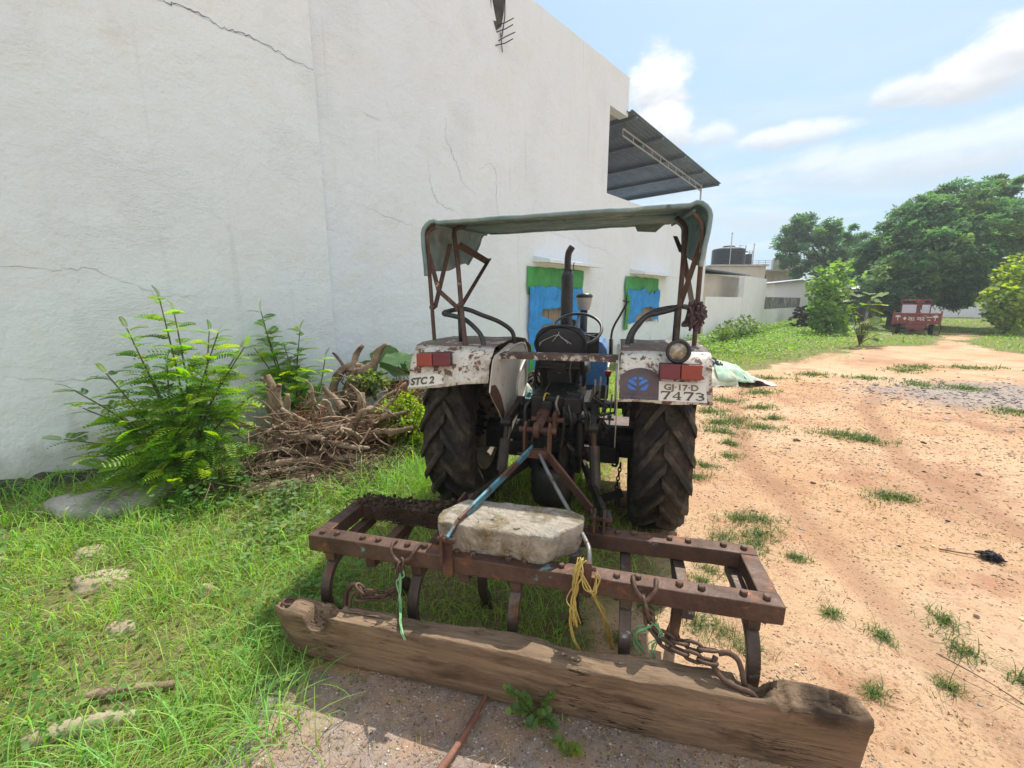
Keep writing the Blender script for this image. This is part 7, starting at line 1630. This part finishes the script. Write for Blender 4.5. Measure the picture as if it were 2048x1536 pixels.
BIG = [(23.1, 27, 4.88, 1.87), (24.2, 26.5, 6.22, 1.81), (26.2, 27, 7.21, 1.54), (29.1, 28, 8.08, 1.28), (30.4, 28, 8.65, .67), (30.6, 27, 6.31, 1.64), (26.6, 25.5, 5.38, 2.26), (24.0, 25, 4.1, 2.38), (22.0, 25, 2.74, 1.9), (23.0, 28, 3.8, 1.51), (21.6, 25.5, 1.75, 1.0), (22.6, 25, 1.75, 1.2), (25.0, 25, 2.2, 1.3), (27.6, 26, 3.1, 1.6), (30.6, 27, 4.0, 1.4), (32.4, 27, 5.17, 2.1), (26.2, 28, 3.2, 2.3), (22.0, 27.5, 4.94, .92), (27.9, 27.2, 6.9, 1.1), (25.2, 27.4, 6.2, 1.1)]
tree('spreading_tree', 'large dark spreading tree with drooping crown above the red cart', (23.2, 26.6, 0), [(a, b, c * .97, d * .9) for a, b, c, d in BIG], 32000, .21, [(.085, .165, .085), (.115, .20, .10), (.15, .235, .11), (.21, .27, .12)], .26, clump_k=40)
LEFT = [(23.0, 36, 6.74, 1.36), (24.4, 36, 7.32, 1.36), (22.0, 35.5, 5.54, 1.03), (25.5, 36.5, 5.65, 1.45), (27.7, 37, 4.91, 1.66), (27.8, 37, 7.08, .85), (28.1, 36.5, 6.04, .9), (23.4, 36, 4.2, .8), (26.2, 36.5, 3.67, 1.5), (28.9, 37, 3.9, 1.6), (22.6, 36, 4.5, .6)]
tree('spreading_tree', 'airier mid green tree with sky showing through, left of the large dark tree', (25.6, 36.5, 0), LEFT, 7500, .27, [(.10, .185, .09), (.125, .21, .10), (.16, .245, .105)], .2, clump_k=42)
SAP = [(14.7, 21, 2.56, .55), (15.7, 21.5, 2.94, .5), (15.1, 21, 1.86, .7), (16.2, 21.5, 2.34, .45), (14.5, 20.5, 1.05, .6), (15.1, 20.5, .75, .75), (16.0, 21, .75, .5), (14.6, 20.5, .45, .4)]
def round_leaf_tree(name, label, base, blobs, n, size, cols, tr_, group, cat):
    e = empty(name, base); tag(e, label, cat, group); b = Vector(base); m = MB(); A_ = Acc(); tot = sum(q[3] ** 2 for q in blobs)
    for bl in blobs: c = Vector(bl[:3]) - b; gnarl(m, [(random.gauss(0, .05), random.gauss(0, .05), -.05), tuple(c * .5 + Vector((0, 0, .2))), tuple(c + Vector((0, 0, bl[3] * .6)))], tr_, tr_ * .3, 6, 6, .05, bl[0])
    for bl in blobs:
        k = int(n * bl[3] ** 2 / tot); u = rand_dirs(k); P = np.array(bl[:3])[None] + u * (rng.random(k) ** .45)[:, None] * bl[3] * 1.12; P[:, 2] = np.maximum(P[:, 2], .08); D = u + rng.normal(0, .7, P.shape); D[:, 2] -= .3
        C = np.array([cols[i] for i in rng.integers(0, len(cols), k)]) * rng.uniform(.75, 1.25, (k, 1)); A_.add(*leaves(P, D, rng.uniform(.7, 1.3, k) * size, C, np.tile([0, 0, 1.0], (k, 1)) + rng.normal(0, .4, P.shape)))
    m.build('stems', M_bark, e, smooth=True); A_.build('crown', M_leaf, e, base); return e
round_leaf_tree('leafy_sapling', 'tall leafy sapling with light green leaves beside the dark brick stack', (15.2, 20.9, 0), SAP, 1150, .22, [(.17, .29, .08), (.23, .34, .10), (.11, .21, .065)], .03, None, 'sapling')
RB0 = [(28.5, 25, 2.74, .9), (29.4, 25.5, 3.5, .8), (27.6, 24.5, 1.63, .9), (28.5, 24.5, 1.35, 1.0), (27.4, 24.5, .8, .55), (30.4, 25.5, 2.76, 1.44), (28.3, 24.6, .6, .7)]
RB = [(a * .84, b * .84, 1.6 - (1.6 - c) * .84, d * .84) for a, b, c, d in RB0]
round_leaf_tree('leafy_bush', 'tall yellow green bush at the right edge beyond the sandy track', (24.0, 21.0, 0), RB, 3600, .19, [(.28, .37, .07), (.36, .43, .09), (.16, .24, .06)], .06, None, 'bush')
WB = [tuple(wp(18.6, .5, .35)) + (.45,), tuple(wp(20.2, .5, .45)) + (.5,), tuple(wp(22.0, .5, .3)) + (.4,), tuple(wp(17.6, .5, .3)) + (.35,)]
round_leaf_tree('weed_clump', 'dark green weeds growing along the foot of the white boundary wall', tuple(wp(19.5, .5, 0)), WB, 900, .11, [(.09, .15, .05), (.12, .19, .05)], .02, None, 'weeds')
# distant scrub closing the view between the houses
A = Acc(); k = 16000; a = rng.uniform(R(-5), R(75), k); rr2 = rng.uniform(62, 75, k); hgt = 2.0 + 1.6 * np.array([noise.noise(Vector((q * 14, 3, 0))) + .5 * noise.noise(Vector((q * 40, 3, 0))) for q in a]); P = np.stack([rr2 * np.sin(a), rr2 * np.cos(a), rng.random(k) ** .7 * np.maximum(.6, hgt)], 1)
A.add(*scatter(SPT, SPF, P, frames(rng.normal(size=(k, 3))), rng.uniform(.7, 1.2, k) * 1.0, jitcol((.06, .09, .035), k, .3, .15))); tag(A.build('distant_scrub', M_tree), kind='stuff')

# dry leaf and straw litter on the open ground
A = Acc(); k = 420; px_ = rng.uniform(.6, 7, k); py_ = rng.uniform(1.0, 8, k); d = rng.normal(size=(k, 3)); d[:, 2] *= .12
zz = np.array([gz(a, b) for a, b in zip(px_, py_)]) + .006; ok = rng.random(k) < np.minimum(1, 2.4 / np.hypot(px_, py_)); P = np.stack([px_, py_, zz], 1)[ok]; d = d[ok]
A.add(*leaves(P, d, rng.uniform(.012, .035, len(P)), np.array([(.55, .46, .28), (.30, .19, .10), (.62, .56, .40), (.12, .08, .05)])[rng.integers(0, 4, len(P))], np.tile([0, 0, 1.0], (len(P), 1)) + rng.normal(0, .3, (len(P), 3))))
k = 1500; px_ = rng.uniform(-.9, 6, k); py_ = rng.uniform(.95, 7, k); zz = np.array([gz(a, b) for a, b in zip(px_, py_)]) + .004
V, F, C2 = blades(np.stack([px_, py_, zz], 1), rng.uniform(.004, .010, k), rng.uniform(0, 2 * pi, k), rng.uniform(5, 11, k), rng.uniform(.0018, .0034, k), np.array([(.42, .32, .17), (.20, .11, .06), (.55, .46, .30)])[rng.integers(0, 3, k)], 2); A.add(V, F, C2)
tag(A.build('leaf_litter', M_grass), kind='stuff')

# ------------------------------------------------------------------ loose pebbles and crumbs
def pebble_field(name, n, x0, x1, y0, y1, s0, s1, wfn, cols):
    OV = np.array([[1, 0, 0], [-1, 0, 0], [0, 1, 0], [0, -1, 0], [0, 0, .7], [0, 0, -.5], [.65, .65, .3], [-.65, .6, .25], [.6, -.65, .2], [-.6, -.65, .3]], float);
    QF = np.array([[0, 6, 4, 8], [6, 2, 7, 4], [7, 1, 9, 4], [9, 3, 8, 4], [0, 5, 2, 6], [2, 5, 1, 7], [1, 5, 3, 9], [3, 5, 0, 8]])
    px_ = rng.uniform(x0, x1, n); py_ = rng.uniform(y0, y1, n); ok = rng.random(n) < wfn(px_, py_); px_, py_ = px_[ok], py_[ok]; k = len(px_); rr_ = np.hypot(px_, py_)
    S = np.exp(rng.uniform(math.log(s0), math.log(s1), k))[:, None] * rng.uniform(.6, 1.3, (k, 3)) * np.clip(rr_ / 2.5, 1, 2.5)[:, None]; S[:, 2] *= .7
    z = np.array([gz(a_, b_) for a_, b_ in zip(px_, py_)]); C = np.array(cols)[rng.integers(0, len(cols), k)] * rng.uniform(.75, 1.2, (k, 1))
    V, F, C2 = scatter(OV, QF, np.stack([px_, py_, z], 1), frames(np.stack([rng.normal(size=k), rng.normal(size=k), rng.normal(0, .2, k)], 1)), S, np.clip(C, 0, 1)); o = np_mesh(name, V, F, C2, M_pebble); tag(o, kind='stuff'); return o
sandw = lambda x, y: np.clip(.5 - near_g(np.clip(x, -6.4, 4.9), np.clip(y, .4, 9.4)) * 3, .05, 1) * np.minimum(1, (1.8 / np.hypot(x, y)) ** 1.1) * np.where((x > 4.9) | (y > 9), 1.0, 1)
pebble_field('crumbs', 90000, .2, 7.5, .9, 8.5, .0018, .0065, sandw, [(.45, .27, .16), (.55, .37, .23), (.33, .16, .10), (.62, .50, .36), (.26, .18, .13)])
pebble_field('gravel', 12000, -1.1, 1.3, .95, 1.62, .0016, .006, lambda x, y: np.clip(.5 - near_g(x, y) * 3, 0, 1) * .8, [(.40, .34, .30), (.55, .50, .45), (.25, .2, .17), (.7, .66, .6), (.2, .15, .12)])
for i, (x, y, s, lb) in enumerate(((2.02, 2.03, .018, 'dark pebble'), (1.33, 2.05, .016, ''), (2.75, 4.2, .03, ''), (3.35, 5.0, .035, ''), (2.25, 1.62, .014, ''), (1.78, 1.66, .012, ''), (2.95, 2.9, .03, ''), (4.6, 5.8, .05, ''), (6.0, 6.6, .06, ''))):
    pass
pebble_field('gravel', 5000, 5.5, 12, 4.5, 9.5, .006, .016, lambda x, y: np.exp(-(((x - 8.6) / 2.2) ** 2 + ((y - 7.2) / 1.2) ** 2)) * .8, [(.30, .27, .26), (.42, .38, .36), (.18, .16, .16), (.5, .46, .43)])
pebble_field('dark_stones', 700, .9, 7.5, 1.2, 8.5, .007, .018, lambda x, y: np.full(len(x), .22), [(.05, .045, .045), (.09, .075, .07), (.3, .26, .22), (.6, .56, .5), (.2, .09, .06)])

# ------------------------------------------------------------------ humid air
m = MB(); m.bb(-40, 70, -12, 90, -1, 13)
hzm, hnt, hout = new_mat('humid_air'); pv = N(hnt, 'ShaderNodeVolumePrincipled'); pv.inputs['Color'].default_value = (.86, .93, 1, 1); pv.inputs['Density'].default_value = HAZE; pv.inputs['Anisotropy'].default_value = .35
L(hnt, pv.outputs[0], hout.inputs['Volume']); tag(m.build('haze', hzm), kind='stuff')
